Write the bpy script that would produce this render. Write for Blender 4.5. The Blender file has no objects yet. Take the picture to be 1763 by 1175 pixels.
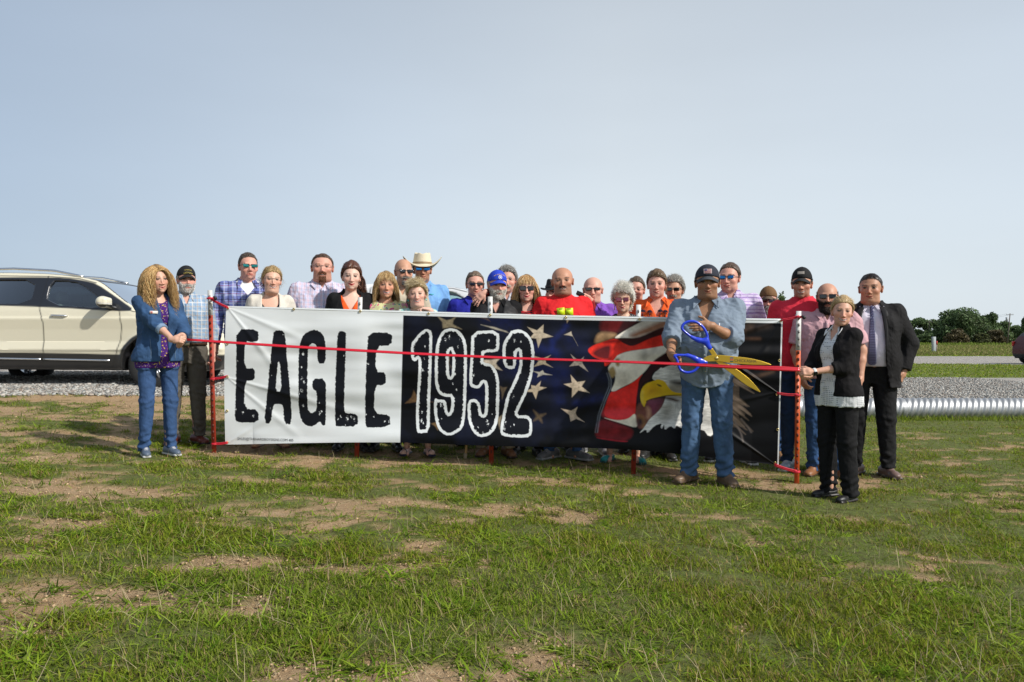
import bpy, bmesh, math, random
import numpy as np
from mathutils import Vector, Matrix
random.seed(7); RNG = np.random.default_rng(11)
R = math.radians
SC = bpy.context.scene
COL = SC.collection

# ---------------------------------------------------------------- camera, sky, sun
F = 1371.0                       # focal length in photo pixels (28 mm)
EYE = 1.2
cam_d = bpy.data.cameras.new('camera'); cam = bpy.data.objects.new('camera', cam_d); COL.objects.link(cam)
cam.location = (0, 0, EYE); cam.rotation_euler = (R(90), 0, 0)
cam_d.sensor_width = 36; cam_d.lens = 28; cam_d.clip_end = 6000; cam_d.clip_start = .05
SC.camera = cam
SUN_EL, SUN_AZ = 38.0, 122.0     # azimuth measured clockwise from +Y
w = bpy.data.worlds.new('World'); SC.world = w; w.use_nodes = True
nt = w.node_tree; nt.nodes.clear()
wo = nt.nodes.new('ShaderNodeOutputWorld'); bg = nt.nodes.new('ShaderNodeBackground'); sky = nt.nodes.new('ShaderNodeTexSky')
sky.sky_type = 'NISHITA'; sky.sun_disc = False; sky.sun_elevation = R(SUN_EL); sky.sun_rotation = R(SUN_AZ)
sky.air_density = 1.0; sky.dust_density = 1.2; sky.ozone_density = 1.5; sky.altitude = 200
hsv = nt.nodes.new('ShaderNodeHueSaturation'); hsv.inputs['Saturation'].default_value = .8
bg.inputs[1].default_value = .09
# thin uniform overcast veil over the clear sky, denser towards the horizon
tcw = nt.nodes.new('ShaderNodeTexCoord'); sxw = nt.nodes.new('ShaderNodeSeparateXYZ'); nt.links.new(tcw.outputs['Generated'], sxw.inputs[0])
mrw = nt.nodes.new('ShaderNodeMapRange'); mrw.inputs[1].default_value = 0; mrw.inputs[2].default_value = .75; mrw.inputs[3].default_value = .88; mrw.inputs[4].default_value = .35
nt.links.new(sxw.outputs[2], mrw.inputs[0])
veil = nt.nodes.new('ShaderNodeMix'); veil.data_type = 'RGBA'; veil.inputs[7].default_value = (7.0, 7.6, 8.0, 1)
nt.links.new(mrw.outputs[0], veil.inputs[0]); nt.links.new(hsv.outputs[0], veil.inputs[6])
nt.links.new(sky.outputs[0], hsv.inputs['Color']); mx_ = nt.nodes.new('ShaderNodeMix'); mx_.data_type = 'RGBA'; mx_.blend_type = 'MULTIPLY'; mx_.inputs[0].default_value = 1
mra = nt.nodes.new('ShaderNodeMapRange'); mra.inputs[1].default_value = -.6; mra.inputs[2].default_value = .6; nt.links.new(sxw.outputs[0], mra.inputs[0])
cr_ = nt.nodes.new('ShaderNodeValToRGB'); el = cr_.color_ramp.elements; el.new(.4); el.new(.62)
for e_, (p_, c_) in zip(el, ((.03, (.62, .69, .79)), (.38, (.87, .90, .94)), (.6, (1, 1, 1)), (1., (.93, .95, .98)))): e_.position = p_; e_.color = (*c_, 1)
nt.links.new(mra.outputs[0], cr_.inputs[0]); nt.links.new(veil.outputs[2], mx_.inputs[6]); nt.links.new(cr_.outputs[0], mx_.inputs[7]); nzw = nt.nodes.new('ShaderNodeTexNoise'); nzw.inputs['Scale'].default_value = 1.6; nzw.inputs['Detail'].default_value = 4; mpw = nt.nodes.new('ShaderNodeMapping'); mpw.inputs['Scale'].default_value = (1, 1, 3.5)
nt.links.new(tcw.outputs['Generated'], mpw.inputs[0]); nt.links.new(mpw.outputs[0], nzw.inputs['Vector']); mrn = nt.nodes.new('ShaderNodeMapRange'); mrn.inputs[1].default_value = .3; mrn.inputs[2].default_value = .7; mrn.inputs[3].default_value = .965; mrn.inputs[4].default_value = 1.04
vmw = nt.nodes.new('ShaderNodeVectorMath'); vmw.operation = 'SCALE'; nt.links.new(nzw.outputs[0], mrn.inputs[0]); nt.links.new(mx_.outputs[2], vmw.inputs[0]); nt.links.new(mrn.outputs[0], vmw.inputs['Scale']); nt.links.new(vmw.outputs[0], bg.inputs[0]); nt.links.new(bg.outputs[0], wo.inputs[0])
sd = bpy.data.lights.new('sun', 'SUN'); sd.energy = 3.6; sd.angle = R(1.5); sd.color = (1, .95, .87)
sun = bpy.data.objects.new('sun', sd); COL.objects.link(sun); sun.location = (20, -15, 30)
_s = Vector((math.sin(R(SUN_AZ)) * math.cos(R(SUN_EL)), math.cos(R(SUN_AZ)) * math.cos(R(SUN_EL)), math.sin(R(SUN_EL))))
sun.rotation_euler = _s.to_track_quat('Z', 'Y').to_euler()
SC.view_settings.view_transform = 'Standard'; SC.view_settings.look = 'None'
SC.view_settings.exposure = .35; SC.view_settings.gamma = 1
SC.cycles.max_bounces = 8; SC.cycles.transparent_max_bounces = 16

# ---------------------------------------------------------------- helpers
def sstep(a, b, x):
    t = np.clip((x - a) / (b - a), 0, 1); return t * t * (3 - 2 * t)
def P(px, py, d):
    """photo pixel + distance -> world point"""
    return np.array([(px - 881.5) / F * d, d, EYE + (587.5 - py) / F * d])
def ground(x, y):
    x = np.asarray(x, float); y = np.asarray(y, float)
    base = -1.08 - .04 * np.clip(x, -6, 3.5)
    yy = np.maximum(y - 7, 0)
    L = .037 * np.minimum(yy, 8) + .055 * np.clip(y - 15, 0, 85) + .0425 * np.clip(y - 100, 0, 300)
    Rr = .012 * np.minimum(yy, 8)
    u = x / np.maximum(y, 1)
    wl = 1 - sstep(-.05, .32, u)
    return EYE + base + Rr + (L - Rr) * wl
def gz(x, y): return float(ground(x, y))

def fast_mesh(name, verts, faces, cols=None, smooth=True, uvs=None):
    """verts (n,3); faces: array (m,k) or list of such arrays"""
    me = bpy.data.meshes.new(name)
    verts = np.asarray(verts, np.float32)
    if isinstance(faces, np.ndarray): faces = [faces]
    faces = [f for f in faces if len(f)]
    nl = sum(f.size for f in faces); nf = sum(len(f) for f in faces)
    me.vertices.add(len(verts)); me.vertices.foreach_set('co', verts.ravel())
    me.loops.add(nl); me.loops.foreach_set('vertex_index', np.concatenate([f.ravel() for f in faces]).astype(np.int32))
    me.polygons.add(nf)
    starts = []; s = 0
    for f in faces:
        starts.append(s + np.arange(len(f)) * f.shape[1]); s += f.size
    me.polygons.foreach_set('loop_start', np.concatenate(starts).astype(np.int32))
    me.update(calc_edges=True)
    if smooth: me.polygons.foreach_set('use_smooth', np.ones(nf, bool))
    if cols is not None:
        cols = np.asarray(cols, np.float32)
        if cols.shape[1] == 3: cols = np.hstack([cols, np.ones((len(cols), 1), np.float32)])
        a = me.attributes.new('Col', 'FLOAT_COLOR', 'POINT'); a.data.foreach_set('color', cols.ravel())
    return me
def link(name, me, mat=None, parent=None, loc=None):
    if mat is not None and not me.materials: me.materials.append(mat)
    o = bpy.data.objects.new(name, me); COL.objects.link(o)
    if parent is not None: o.parent = parent
    if loc is not None: o.location = loc
    return o
def tag(o, label=None, cat=None, group=None, kind=None):
    if label: o['label'] = label
    if cat: o['category'] = cat
    if group: o['group'] = group
    if kind: o['kind'] = kind
    return o
def thing(name, label, cat, loc=(0, 0, 0), rz=0, group=None):
    o = bpy.data.objects.new(name, None); COL.objects.link(o); o.empty_display_size = .1
    o.location = loc; o.rotation_euler = (0, 0, rz)
    return tag(o, label, cat, group)
class MB:
    """collects boxes, tubes, prisms, sheets -> one mesh"""
    def __init__(s): s.v = []; s.f3 = []; s.f4 = []; s.n = 0; s.big = []
    def add(s, v, q=None, t=None):
        v = np.asarray(v, float).reshape(-1, 3)
        if q is not None and len(q): s.f4.append(np.asarray(q) + s.n)
        if t is not None and len(t): s.f3.append(np.asarray(t) + s.n)
        s.v.append(v); s.n += len(v); return s
    def box(s, c, h, rot=None):
        v = np.array([[x, y, z] for x in (-1, 1) for y in (-1, 1) for z in (-1, 1)], float) * np.array(h)
        if rot is not None: v = v @ np.array(rot).T
        return s.add(v + np.array(c), [[0, 1, 3, 2], [4, 6, 7, 5], [0, 4, 5, 1], [2, 3, 7, 6], [0, 2, 6, 4], [1, 5, 7, 3]])
    def tube(s, pts, r, n=8, flat=None, cap=True):
        pts = np.asarray(pts, float); m = len(pts)
        r = np.broadcast_to(np.asarray(r, float), (m,))
        T = np.gradient(pts, axis=0); T /= np.linalg.norm(T, axis=1)[:, None] + 1e-9
        up = np.array([0, 0, 1.]) if abs(T[0, 2]) < .9 else np.array([0, 1., 0])
        rings = []
        for i in range(m):
            a = np.cross(up, T[i]); a /= np.linalg.norm(a) + 1e-9; b = np.cross(T[i], a)
            up = b
            th = np.arange(n) * 2 * math.pi / n
            fx = 1 if flat is None else flat
            rings.append(pts[i] + r[i] * (np.cos(th)[:, None] * a * fx + np.sin(th)[:, None] * b))
        v = np.concatenate(rings); q = []
        for i in range(m - 1):
            for j in range(n):
                q.append([i * n + j, i * n + (j + 1) % n, (i + 1) * n + (j + 1) % n, (i + 1) * n + j])
        t = []
        if cap:
            v = np.vstack([v, pts[0], pts[-1]]); k = len(v) - 2
            for j in range(n):
                t.append([k, (j + 1) % n, j]); t.append([k + 1, (m - 1) * n + j, (m - 1) * n + (j + 1) % n])
        return s.add(v, q, t)
    def sheet(s, rows):
        rows = np.asarray(rows, float); a, b = rows.shape[:2]
        I = np.arange(a * b).reshape(a, b)
        q = np.stack([I[:-1, :-1], I[:-1, 1:], I[1:, 1:], I[1:, :-1]], -1).reshape(-1, 4)
        return s.add(rows.reshape(-1, 3), q)
    def prism(s, poly, vec):
        """closed polygon (n,3) extruded by vec; caps by ngon fan via centroid (star-shaped)"""
        p = np.asarray(poly, float); n = len(p); vec = np.asarray(vec, float)
        c = p.mean(0); v = np.vstack([p, p + vec, c, c + vec])
        q = [[i, (i + 1) % n, (i + 1) % n + n, i + n] for i in range(n)]
        t = [[2 * n, (i + 1) % n, i] for i in range(n)] + [[2 * n + 1, i + n, (i + 1) % n + n] for i in range(n)]
        return s.add(v, q, t)
    def build(s, name, mat, parent=None, smooth=False, bevel=None, cols=None):
        v = np.concatenate(s.v); f = []
        if s.f4: f.append(np.concatenate(s.f4))
        if s.f3: f.append(np.concatenate(s.f3))
        me = fast_mesh(name, v, f, cols, smooth); o = link(name, me, mat, parent)
        if bevel:
            m = o.modifiers.new('b', 'BEVEL'); m.width = bevel; m.segments = 2; m.limit_method = 'ANGLE'; m.angle_limit = R(35)
        return o

# noise
_nr = np.random.default_rng(3)
_ND = _nr.normal(size=(24, 3)); _ND /= np.linalg.norm(_ND, axis=1)[:, None]; _NP = _nr.uniform(0, 6.28, 24)
def snoise(x, y, z, f=1.0, n=6, seed=0):
    s = 0
    for i in range(n):
        d = _ND[(i + seed * 5) % 24]; e = _ND[(i + 7 + seed) % 24]
        ff = f * (.8 + .35 * i / n * 2)
        s = s + np.sin((x * d[0] + y * d[1] + z * d[2]) * ff * 6.28 + _NP[(i + seed) % 24]
                       + 1.3 * np.sin((x * e[0] + y * e[1] + z * e[2]) * ff * 4.1 + _NP[(i + 11 + seed) % 24]))
    return s / n * 1.3
_perm = _nr.random((256, 256))
def vnoise(x, y, f=1.0, seed=0):
    x = x * f + seed * 17.31; y = y * f + seed * 9.77
    xi = np.floor(x).astype(int); yi = np.floor(y).astype(int); fx = x - xi; fy = y - yi
    fx = fx * fx * (3 - 2 * fx); fy = fy * fy * (3 - 2 * fy)
    g = lambda a, b: _perm[a & 255, b & 255]
    return (g(xi, yi) * (1 - fx) + g(xi + 1, yi) * fx) * (1 - fy) + (g(xi, yi + 1) * (1 - fx) + g(xi + 1, yi + 1) * fx) * fy
def fbm(x, y, f=1.0, o=4, seed=0):
    s = 0; a = .5; t = 0
    for i in range(o): s = s + a * vnoise(x, y, f * 2 ** i, seed + i); t += a; a *= .55
    return s / t

# ---------------------------------------------------------------- materials
_mats = {}
def new_mat(name):
    m = bpy.data.materials.new(name); m.use_nodes = True
    nt = m.node_tree; b = nt.nodes['Principled BSDF']; return m, nt, b
def rgb(c): return (c[0], c[1], c[2], 1)
def mat(name, col, rough=.6, metal=0, spec=.5, noise=0, nscale=20, bump=0, bscale=60, coat=0, emit=None):
    if name in _mats: return _mats[name]
    m, nt, b = new_mat(name)
    b.inputs['Base Color'].default_value = rgb(col); b.inputs['Roughness'].default_value = rough
    b.inputs['Metallic'].default_value = metal; b.inputs['Specular IOR Level'].default_value = spec
    b.inputs['Coat Weight'].default_value = coat; b.inputs['Coat Roughness'].default_value = .05
    L = nt.links.new
    if noise or bump:
        tc = nt.nodes.new('ShaderNodeTexCoord')
    if noise:
        n = nt.nodes.new('ShaderNodeTexNoise'); n.inputs['Scale'].default_value = nscale; n.inputs['Detail'].default_value = 4
        r = nt.nodes.new('ShaderNodeMapRange'); r.inputs[3].default_value = 1 - noise; r.inputs[4].default_value = 1 + noise
        mx = nt.nodes.new('ShaderNodeVectorMath'); mx.operation = 'SCALE'; mx.inputs[0].default_value = col
        L(tc.outputs['Object'], n.inputs['Vector']); L(n.outputs[0], r.inputs[0]); L(r.outputs[0], mx.inputs['Scale']); L(mx.outputs[0], b.inputs['Base Color'])
    if bump:
        n2 = nt.nodes.new('ShaderNodeTexNoise'); n2.inputs['Scale'].default_value = bscale; n2.inputs['Detail'].default_value = 3
        bp = nt.nodes.new('ShaderNodeBump'); bp.inputs['Strength'].default_value = bump; bp.inputs['Distance'].default_value = .01
        L(tc.outputs['Object'], n2.inputs['Vector']); L(n2.outputs[0], bp.inputs['Height']); L(bp.outputs[0], b.inputs['Normal'])
    _mats[name] = m; return m
def attr_mat(name, rough=.6, spec=.5, metal=0, trans=0, bump=0, bscale=60, noise=0, nscale=30, coat=0, sheen=0):
    if name in _mats: return _mats[name]
    m, nt, b = new_mat(name); L = nt.links.new
    a = nt.nodes.new('ShaderNodeAttribute'); a.attribute_name = 'Col'
    out = a.outputs['Color']
    tc = nt.nodes.new('ShaderNodeTexCoord')
    if noise:
        n = nt.nodes.new('ShaderNodeTexNoise'); n.inputs['Scale'].default_value = nscale; n.inputs['Detail'].default_value = 5
        r = nt.nodes.new('ShaderNodeMapRange'); r.inputs[1].default_value = .25; r.inputs[2].default_value = .75; r.inputs[3].default_value = 1 - noise; r.inputs[4].default_value = 1 + noise
        mx = nt.nodes.new('ShaderNodeVectorMath'); mx.operation = 'SCALE'
        L(tc.outputs['Object'], n.inputs['Vector']); L(n.outputs[0], r.inputs[0]); L(r.outputs[0], mx.inputs['Scale']); L(out, mx.inputs[0]); out = mx.outputs[0]
    L(out, b.inputs['Base Color'])
    b.inputs['Roughness'].default_value = rough; b.inputs['Specular IOR Level'].default_value = spec; b.inputs['Metallic'].default_value = metal
    b.inputs['Coat Weight'].default_value = coat; b.inputs['Coat Roughness'].default_value = .3
    if bump:
        n2 = nt.nodes.new('ShaderNodeTexNoise'); n2.inputs['Scale'].default_value = bscale
        bp = nt.nodes.new('ShaderNodeBump'); bp.inputs['Strength'].default_value = bump; bp.inputs['Distance'].default_value = .01
        L(tc.outputs['Object'], n2.inputs['Vector']); L(n2.outputs[0], bp.inputs['Height']); L(bp.outputs[0], b.inputs['Normal'])
    if trans:
        t = nt.nodes.new('ShaderNodeBsdfTranslucent'); ms = nt.nodes.new('ShaderNodeMixShader'); ms.inputs[0].default_value = trans
        L(out, t.inputs[0]); o = nt.nodes['Material Output']; L(b.outputs[0], ms.inputs[1]); L(t.outputs[0], ms.inputs[2]); L(ms.outputs[0], o.inputs[0])
    _mats[name] = m; return m

# ---------------------------------------------------------------- signed distance volumes -> meshes
def surface_nets(d, lo, h):
    ins = d < 0
    c8 = [(i, j, k) for i in (0, 1) for j in (0, 1) for k in (0, 1)]
    nx, ny, nz = d.shape
    s = np.zeros((nx - 1, ny - 1, nz - 1), np.int8)
    for i, j, k in c8: s += ins[i:nx - 1 + i, j:ny - 1 + j, k:nz - 1 + k]
    idx = np.argwhere((s > 0) & (s < 8))
    if not len(idx): return np.zeros((0, 3)), np.zeros((0, 4), int)
    vals = [d[idx[:, 0] + i, idx[:, 1] + j, idx[:, 2] + k] for i, j, k in c8]
    acc = np.zeros((len(idx), 3)); cnt = np.zeros(len(idx))
    for a in range(8):
        for b in range(a + 1, 8):
            ca, cb = np.array(c8[a]), np.array(c8[b])
            if abs(ca - cb).sum() != 1: continue
            va, vb = vals[a], vals[b]; m = (va < 0) != (vb < 0)
            t = np.where(m, va / np.where(m, va - vb, 1), 0)
            acc += (ca + (cb - ca) * t[:, None]) * m[:, None]; cnt += m
    v = (idx + acc / cnt[:, None]) * h + lo
    ids = np.full(s.shape, -1, np.int64); ids[tuple(idx.T)] = np.arange(len(idx))
    F4 = []
    def q(axis):
        o = [0, 0, 0]; o[axis] = 1
        A = ins[1:nx - 1, 1:ny - 1, 1:nz - 1]
        B = ins[1 + o[0]:nx - 1 + o[0], 1 + o[1]:ny - 1 + o[1], 1 + o[2]:nz - 1 + o[2]]
        e = np.argwhere(A != B) + 1; sg = A[tuple((e - 1).T)]
        u = [(axis + 1) % 3, (axis + 2) % 3]
        du = np.zeros(3, int); dv = np.zeros(3, int); du[u[0]] = 1; dv[u[1]] = 1
        mx = np.array(s.shape) - 1
        ok = (e <= mx).all(1); e = e[ok]; sg = sg[ok]
        g = lambda off: ids[tuple((e - off).T)]
        f = np.stack([g(du + dv), g(dv), g(0 * du), g(du)], 1)
        f = np.where(sg[:, None], f, f[:, ::-1]); F4.append(f[(f >= 0).all(1)])
    for ax in range(3): q(ax)
    return v, np.concatenate(F4)
def euler(rx=0, ry=0, rz=0):
    return np.array(Matrix.Rotation(rz, 3, 'Z') @ Matrix.Rotation(ry, 3, 'Y') @ Matrix.Rotation(rx, 3, 'X'))
class SDF:
    def __init__(s, lo, hi, h):
        s.lo = np.array(lo, float); s.h = h
        n = np.ceil((np.array(hi) - s.lo) / h).astype(int) + 1
        s.ax = [s.lo[i] + np.arange(n[i]) * h for i in range(3)]
        s.d = np.full(n, 1.0, np.float32)
    def op(s, f, lo=None, hi=None, k=.02, mode='u'):
        sl = []
        m = k + 3 * s.h
        for i in range(3):
            if lo is None: sl.append(slice(None)); continue
            a = np.searchsorted(s.ax[i], lo[i] - m); b = np.searchsorted(s.ax[i], hi[i] + m)
            if b <= a: return s
            sl.append(slice(a, b))
        sl = tuple(sl)
        X = s.ax[0][sl[0]][:, None, None]; Y = s.ax[1][sl[1]][None, :, None]; Z = s.ax[2][sl[2]][None, None, :]
        n = f(X, Y, Z); a = s.d[sl]
        if mode == 'u':
            if k > 0:
                hh = np.maximum(k - abs(a - n), 0) / k; r = np.minimum(a, n) - hh * hh * k / 4
            else: r = np.minimum(a, n)
        elif mode == 's':
            n = -n; hh = np.maximum(k - abs(a - n), 0) / k if k > 0 else 0; r = np.maximum(a, n) + hh * hh * k / 4
        elif mode == 'i':
            hh = np.maximum(k - abs(a - n), 0) / k if k > 0 else 0; r = np.maximum(a, n) + hh * hh * k / 4
        elif mode == 'd': r = a + n
        s.d[sl] = r; return s
    def ell(s, c, r, rot=None, k=.02, mode='u'):
        c = np.array(c, float); r = np.array(r, float) * np.ones(3); M = None if rot is None else np.array(rot).T
        def f(X, Y, Z):
            x, y, z = X - c[0], Y - c[1], Z - c[2]
            if M is not None: x, y, z = (M[i, 0] * x + M[i, 1] * y + M[i, 2] * z for i in range(3))
            k0 = np.sqrt((x / r[0]) ** 2 + (y / r[1]) ** 2 + (z / r[2]) ** 2)
            k1 = np.sqrt((x / r[0] ** 2) ** 2 + (y / r[1] ** 2) ** 2 + (z / r[2] ** 2) ** 2) + 1e-9
            return np.where(k1 > 1e-6, k0 * (k0 - 1) / k1, -r.min())
        R_ = r.max() if rot is not None else r
        return s.op(f, c - R_, c + R_, k, mode)
    def cap(s, a, b, ra, rb=None, k=.02, sy=1.0, mode='u'):
        a = np.array(a, float); b = np.array(b, float); rb = ra if rb is None else rb
        ab = b - a; L2 = ab @ ab + 1e-12; cy = (a[1] + b[1]) / 2
        def f(X, Y, Z):
            x, y, z = X - a[0], Y - a[1], Z - a[2]
            t = np.clip((x * ab[0] + y * ab[1] + z * ab[2]) / L2, 0, 1)
            return np.sqrt((x - t * ab[0]) ** 2 + ((y - t * ab[1]) / sy) ** 2 + (z - t * ab[2]) ** 2) - (ra + (rb - ra) * t)
        R_ = max(ra, rb) * max(1, sy)
        return s.op(f, np.minimum(a, b) - R_, np.maximum(a, b) + R_, k, mode)
    def box(s, c, hf, rd=.005, rot=None, k=.01, mode='u'):
        c = np.array(c, float); hf = np.array(hf, float); M = None if rot is None else np.array(rot).T
        def f(X, Y, Z):
            x, y, z = X - c[0], Y - c[1], Z - c[2]
            if M is not None: x, y, z = (M[i, 0] * x + M[i, 1] * y + M[i, 2] * z for i in range(3))
            qx, qy, qz = abs(x) - hf[0] + rd, abs(y) - hf[1] + rd, abs(z) - hf[2] + rd
            return np.sqrt(np.maximum(qx, 0) ** 2 + np.maximum(qy, 0) ** 2 + np.maximum(qz, 0) ** 2) + np.minimum(np.maximum(qx, np.maximum(qy, qz)), 0) - rd
        R_ = np.linalg.norm(hf) if rot is not None else hf
        return s.op(f, c - R_, c + R_, k, mode)
    def loft(s, prof, k=.02, p=2.3, mode='u'):
        """prof rows: z, half width, half depth, centre y, (centre x)"""
        pr = np.array([list(r) + [0] * (5 - len(r)) for r in prof], float); z = pr[:, 0]
        zz = np.linspace(z[0], z[-1], 160)
        pp = [np.interp(zz, z, pr[:, i]) for i in range(1, 5)]
        ker = np.ones(9) / 9
        pp = [np.convolve(np.pad(q, 4, 'edge'), ker, 'valid') for q in pp]
        def f(X, Y, Z):
            a, b, cy, cx = (np.interp(Z, zz, q) for q in pp)
            k0 = ((abs(X - cx) / a) ** p + (abs(Y - cy) / b) ** p) ** (1 / p)
            d = (k0 - 1) * np.minimum(a, b)
            return np.maximum(d, np.maximum(z[0] - Z, Z - z[-1]))
        A = pr[:, 1].max() + abs(pr[:, 4]).max(); B = pr[:, 2].max() + abs(pr[:, 3]).max()
        return s.op(f, (-A, -B, z[0]), (A, B, z[-1]), k, mode)
    def plane(s, n, off, k=.004):
        """keep the half space n.p < off"""
        n = np.array(n, float); n /= np.linalg.norm(n)
        return s.op(lambda X, Y, Z: n[0] * X + n[1] * Y + n[2] * Z - off, None, None, k, 'i')
    def disp(s, f): s.op(lambda X, Y, Z: f(X, Y, Z).astype(np.float32), None, None, 0, 'd'); return s
    def mesh(s): return surface_nets(s.d, s.lo, s.h)
# ================================================================ GROUND
def road_mask(x, y):
    """>0 inside gravel: near road and far road"""
    n1 = (fbm(x, y, .8, 4, 5) - .5) * .9
    lo = 10.45 + np.clip((x + 6.5) / 16, 0, 1) * 4.6
    lo = np.where(x > 9.5, 15.05, lo)
    hi = np.interp(x, [-30, -8, -3, 2, 6, 12, 40], [19, 18.5, 17.5, 20, 23.4, 24.3, 25.5])
    a = np.minimum(y - lo, hi - y) + n1 * .5
    lo2 = np.interp(x, [5, 16, 22, 30, 60], [40, 40.5, 39, 34, 31]); hi2 = np.interp(x, [5, 30, 60], [62, 59, 57])
    b = np.minimum(np.minimum(y - lo2, hi2 - y) + n1 * 3, x - 4)
    return a, b
def dirt_mask(x, y):
    """0 lush .. 1 bare"""
    n = fbm(x * .7, y * 1.6, 2.1, 5, 2) * .62 + fbm(x, y * 1.5, 8, 3, 77) * .38
    left = sstep(2.0, -4.0, x) * .10 + sstep(-.8, -3.0, x) * .012 + sstep(.5, -1.5, x) * sstep(6.2, 4.5, y) * .045
    band = np.exp(-((y - 7.0) / .35) ** 2) * sstep(2.9, 2.2, x) * sstep(-4.5, -3.5, x) * .10
    edge = np.exp(-((y - (10.2 + np.clip((x + 6.5) / 16, 0, 1) * 4.4)) / .45) ** 2) * sstep(1, -3, x) * .2
    rt = np.exp(-((y - 6.6) ** 2 / .5 + (x - 4.6) ** 2 / 1.2)) * .12 + np.exp(-((y - 6.5) ** 2 / .15 + (x - 2.3) ** 2 / .6)) * .2
    far = -.25 * sstep(9.5, 13, y)
    return np.clip(sstep(.585, .665, far + n + left + band + edge + rt), 0, 1)
def axis(parts):
    out = [parts[0][0]]
    for a, b, st in parts:
        n = max(1, int(round((b - a) / st))); out += list(np.linspace(a, b, n + 1)[1:])
    return np.array(out)
gx = axis([(-900, -200, 50), (-200, -60, 10), (-60, -20, 2), (-20, -9, .4), (-9, 9, .06), (9, 20, .3), (20, 60, 1.5), (60, 200, 8), (200, 900, 50)])
gy = axis([(-300, -40, 20), (-40, -4, 3), (-4, 2, .5), (2, 10, .06), (10, 18, .1), (18, 40, .5), (40, 120, 2), (120, 300, 10), (300, 3000, 150)])
GX, GY = np.meshgrid(gx, gy, indexing='ij')
GZ = ground(GX, GY)
ra_, rb_ = road_mask(GX, GY)
near = sstep(30, 12, GY) * sstep(25, 10, abs(GX)) * sstep(0, 2, GY)
dm_ = dirt_mask(GX, GY)
GZ = GZ + near * ((fbm(GX, GY, 2.2, 4, 9) - .5) * .05 - dm_ * .012) * sstep(.2, -.3, ra_)
GZ = GZ + near * (fbm(GX, GY, 9, 2, 19) - .5) * .02 * sstep(-.1, .3, ra_)
I = np.arange(GX.size).reshape(GX.shape)
q = np.stack([I[:-1, :-1], I[1:, :-1], I[1:, 1:], I[:-1, 1:]], -1).reshape(-1, 4)
gc = np.zeros((GX.size, 3), np.float32)
gc[:, 0] = sstep(-.05, .12, np.maximum(ra_, rb_ * .3)).ravel()          # gravel
gc[:, 1] = dm_.ravel()                                                 # bare earth
gc[:, 2] = sstep(60, 75, GY).ravel() * sstep(0, 8, GX).ravel() * .8
me = fast_mesh('ground', np.stack([GX, GY, GZ], -1).reshape(-1, 3), q, gc)
m, nt, b = new_mat('ground'); L = nt.links.new; N = nt.nodes.new
geo = N('ShaderNodeNewGeometry'); at = N('ShaderNodeAttribute'); at.attribute_name = 'Col'
sp = N('ShaderNodeSeparateColor'); L(at.outputs['Color'], sp.inputs[0])
def noise_n(scale, det=5, rough=.6):
    n = N('ShaderNodeTexNoise'); n.inputs['Scale'].default_value = scale; n.inputs['Detail'].default_value = det; n.inputs['Roughness'].default_value = rough
    L(geo.outputs['Position'], n.inputs['Vector']); return n.outputs[0]
def ramp(fac, stops):
    r = N('ShaderNodeValToRGB'); L(fac, r.inputs[0]); e = r.color_ramp.elements
    while len(e) < len(stops): e.new(.5)
    for i, (p_, c) in enumerate(stops): e[i].position = p_; e[i].color = rgb(c)
    return r.outputs[0]
def mixc(f, a, c):
    x = N('ShaderNodeMix'); x.data_type = 'RGBA'
    if isinstance(f, float): x.inputs[0].default_value = f
    else: L(f, x.inputs[0])
    for k_, v_ in ((6, a), (7, c)):
        if isinstance(v_, tuple): x.inputs[k_].default_value = rgb(v_)
        else: L(v_, x.inputs[k_])
    return x.outputs[2]
earth = mixc(noise_n(3, 6), ramp(noise_n(25, 6, .7), [(.3, (.25, .165, .085)), (.5, (.44, .33, .20)), (.7, (.56, .45, .295))]), (.42, .255, .13))
thatch = ramp(noise_n(18, 6, .75), [(.3, (.05, .06, .016)), (.45, (.12, .125, .04)), (.56, (.13, .17, .04)), (.7, (.26, .23, .10))])
farg = ramp(noise_n(.35, 8, .8), [(.3, (.085, .125, .024)), (.5, (.13, .165, .04)), (.7, (.20, .20, .07))])
farn = mixc(sp.outputs[2], farg, ramp(noise_n(.5, 4), [(.35, (.16, .17, .06)), (.65, (.25, .22, .10))]))
sepp = N('ShaderNodeSeparateXYZ'); L(geo.outputs['Position'], sepp.inputs[0])
mr = N('ShaderNodeMapRange'); mr.inputs[1].default_value = 11; mr.inputs[2].default_value = 20; L(sepp.outputs[1], mr.inputs[0])
grassc = mixc(mr.outputs[0], thatch, farn)
soil = mixc(sp.outputs[1], grassc, earth)
vo = N('ShaderNodeTexVoronoi'); vo.inputs['Scale'].default_value = 26; L(geo.outputs['Position'], vo.inputs['Vector'])
sc_ = N('ShaderNodeSeparateColor'); L(vo.outputs['Color'], sc_.inputs[0])
grav = ramp(sc_.outputs[0], [(0, (.17, .155, .14)), (.4, (.33, .31, .285)), (.75, (.44, .425, .40)), (1, (.62, .6, .57))])
grav = mixc(ramp(noise_n(.6, 4), [(.35, (0, 0, 0)), (.7, (.4, .4, .4))]), grav, (.37, .31, .25))
soil = mixc(ramp(noise_n(1.1, 5, .6), [(.42, (0, 0, 0)), (.62, (.35, .35, .35))]), soil, mixc(sp.outputs[1], grassc, (.30, .20, .115)))
L(mixc(sp.outputs[0], soil, grav), b.inputs['Base Color']); b.inputs['Roughness'].default_value = .95; b.inputs['Specular IOR Level'].default_value = .15
hgt = N('ShaderNodeMix'); L(sp.outputs[0], hgt.inputs[0]); L(noise_n(55, 6, .7), hgt.inputs[2])
inv = N('ShaderNodeMath'); inv.operation = 'MULTIPLY'; inv.inputs[1].default_value = -1.2; L(vo.outputs['Distance'], inv.inputs[0]); L(inv.outputs[0], hgt.inputs[3])
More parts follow.
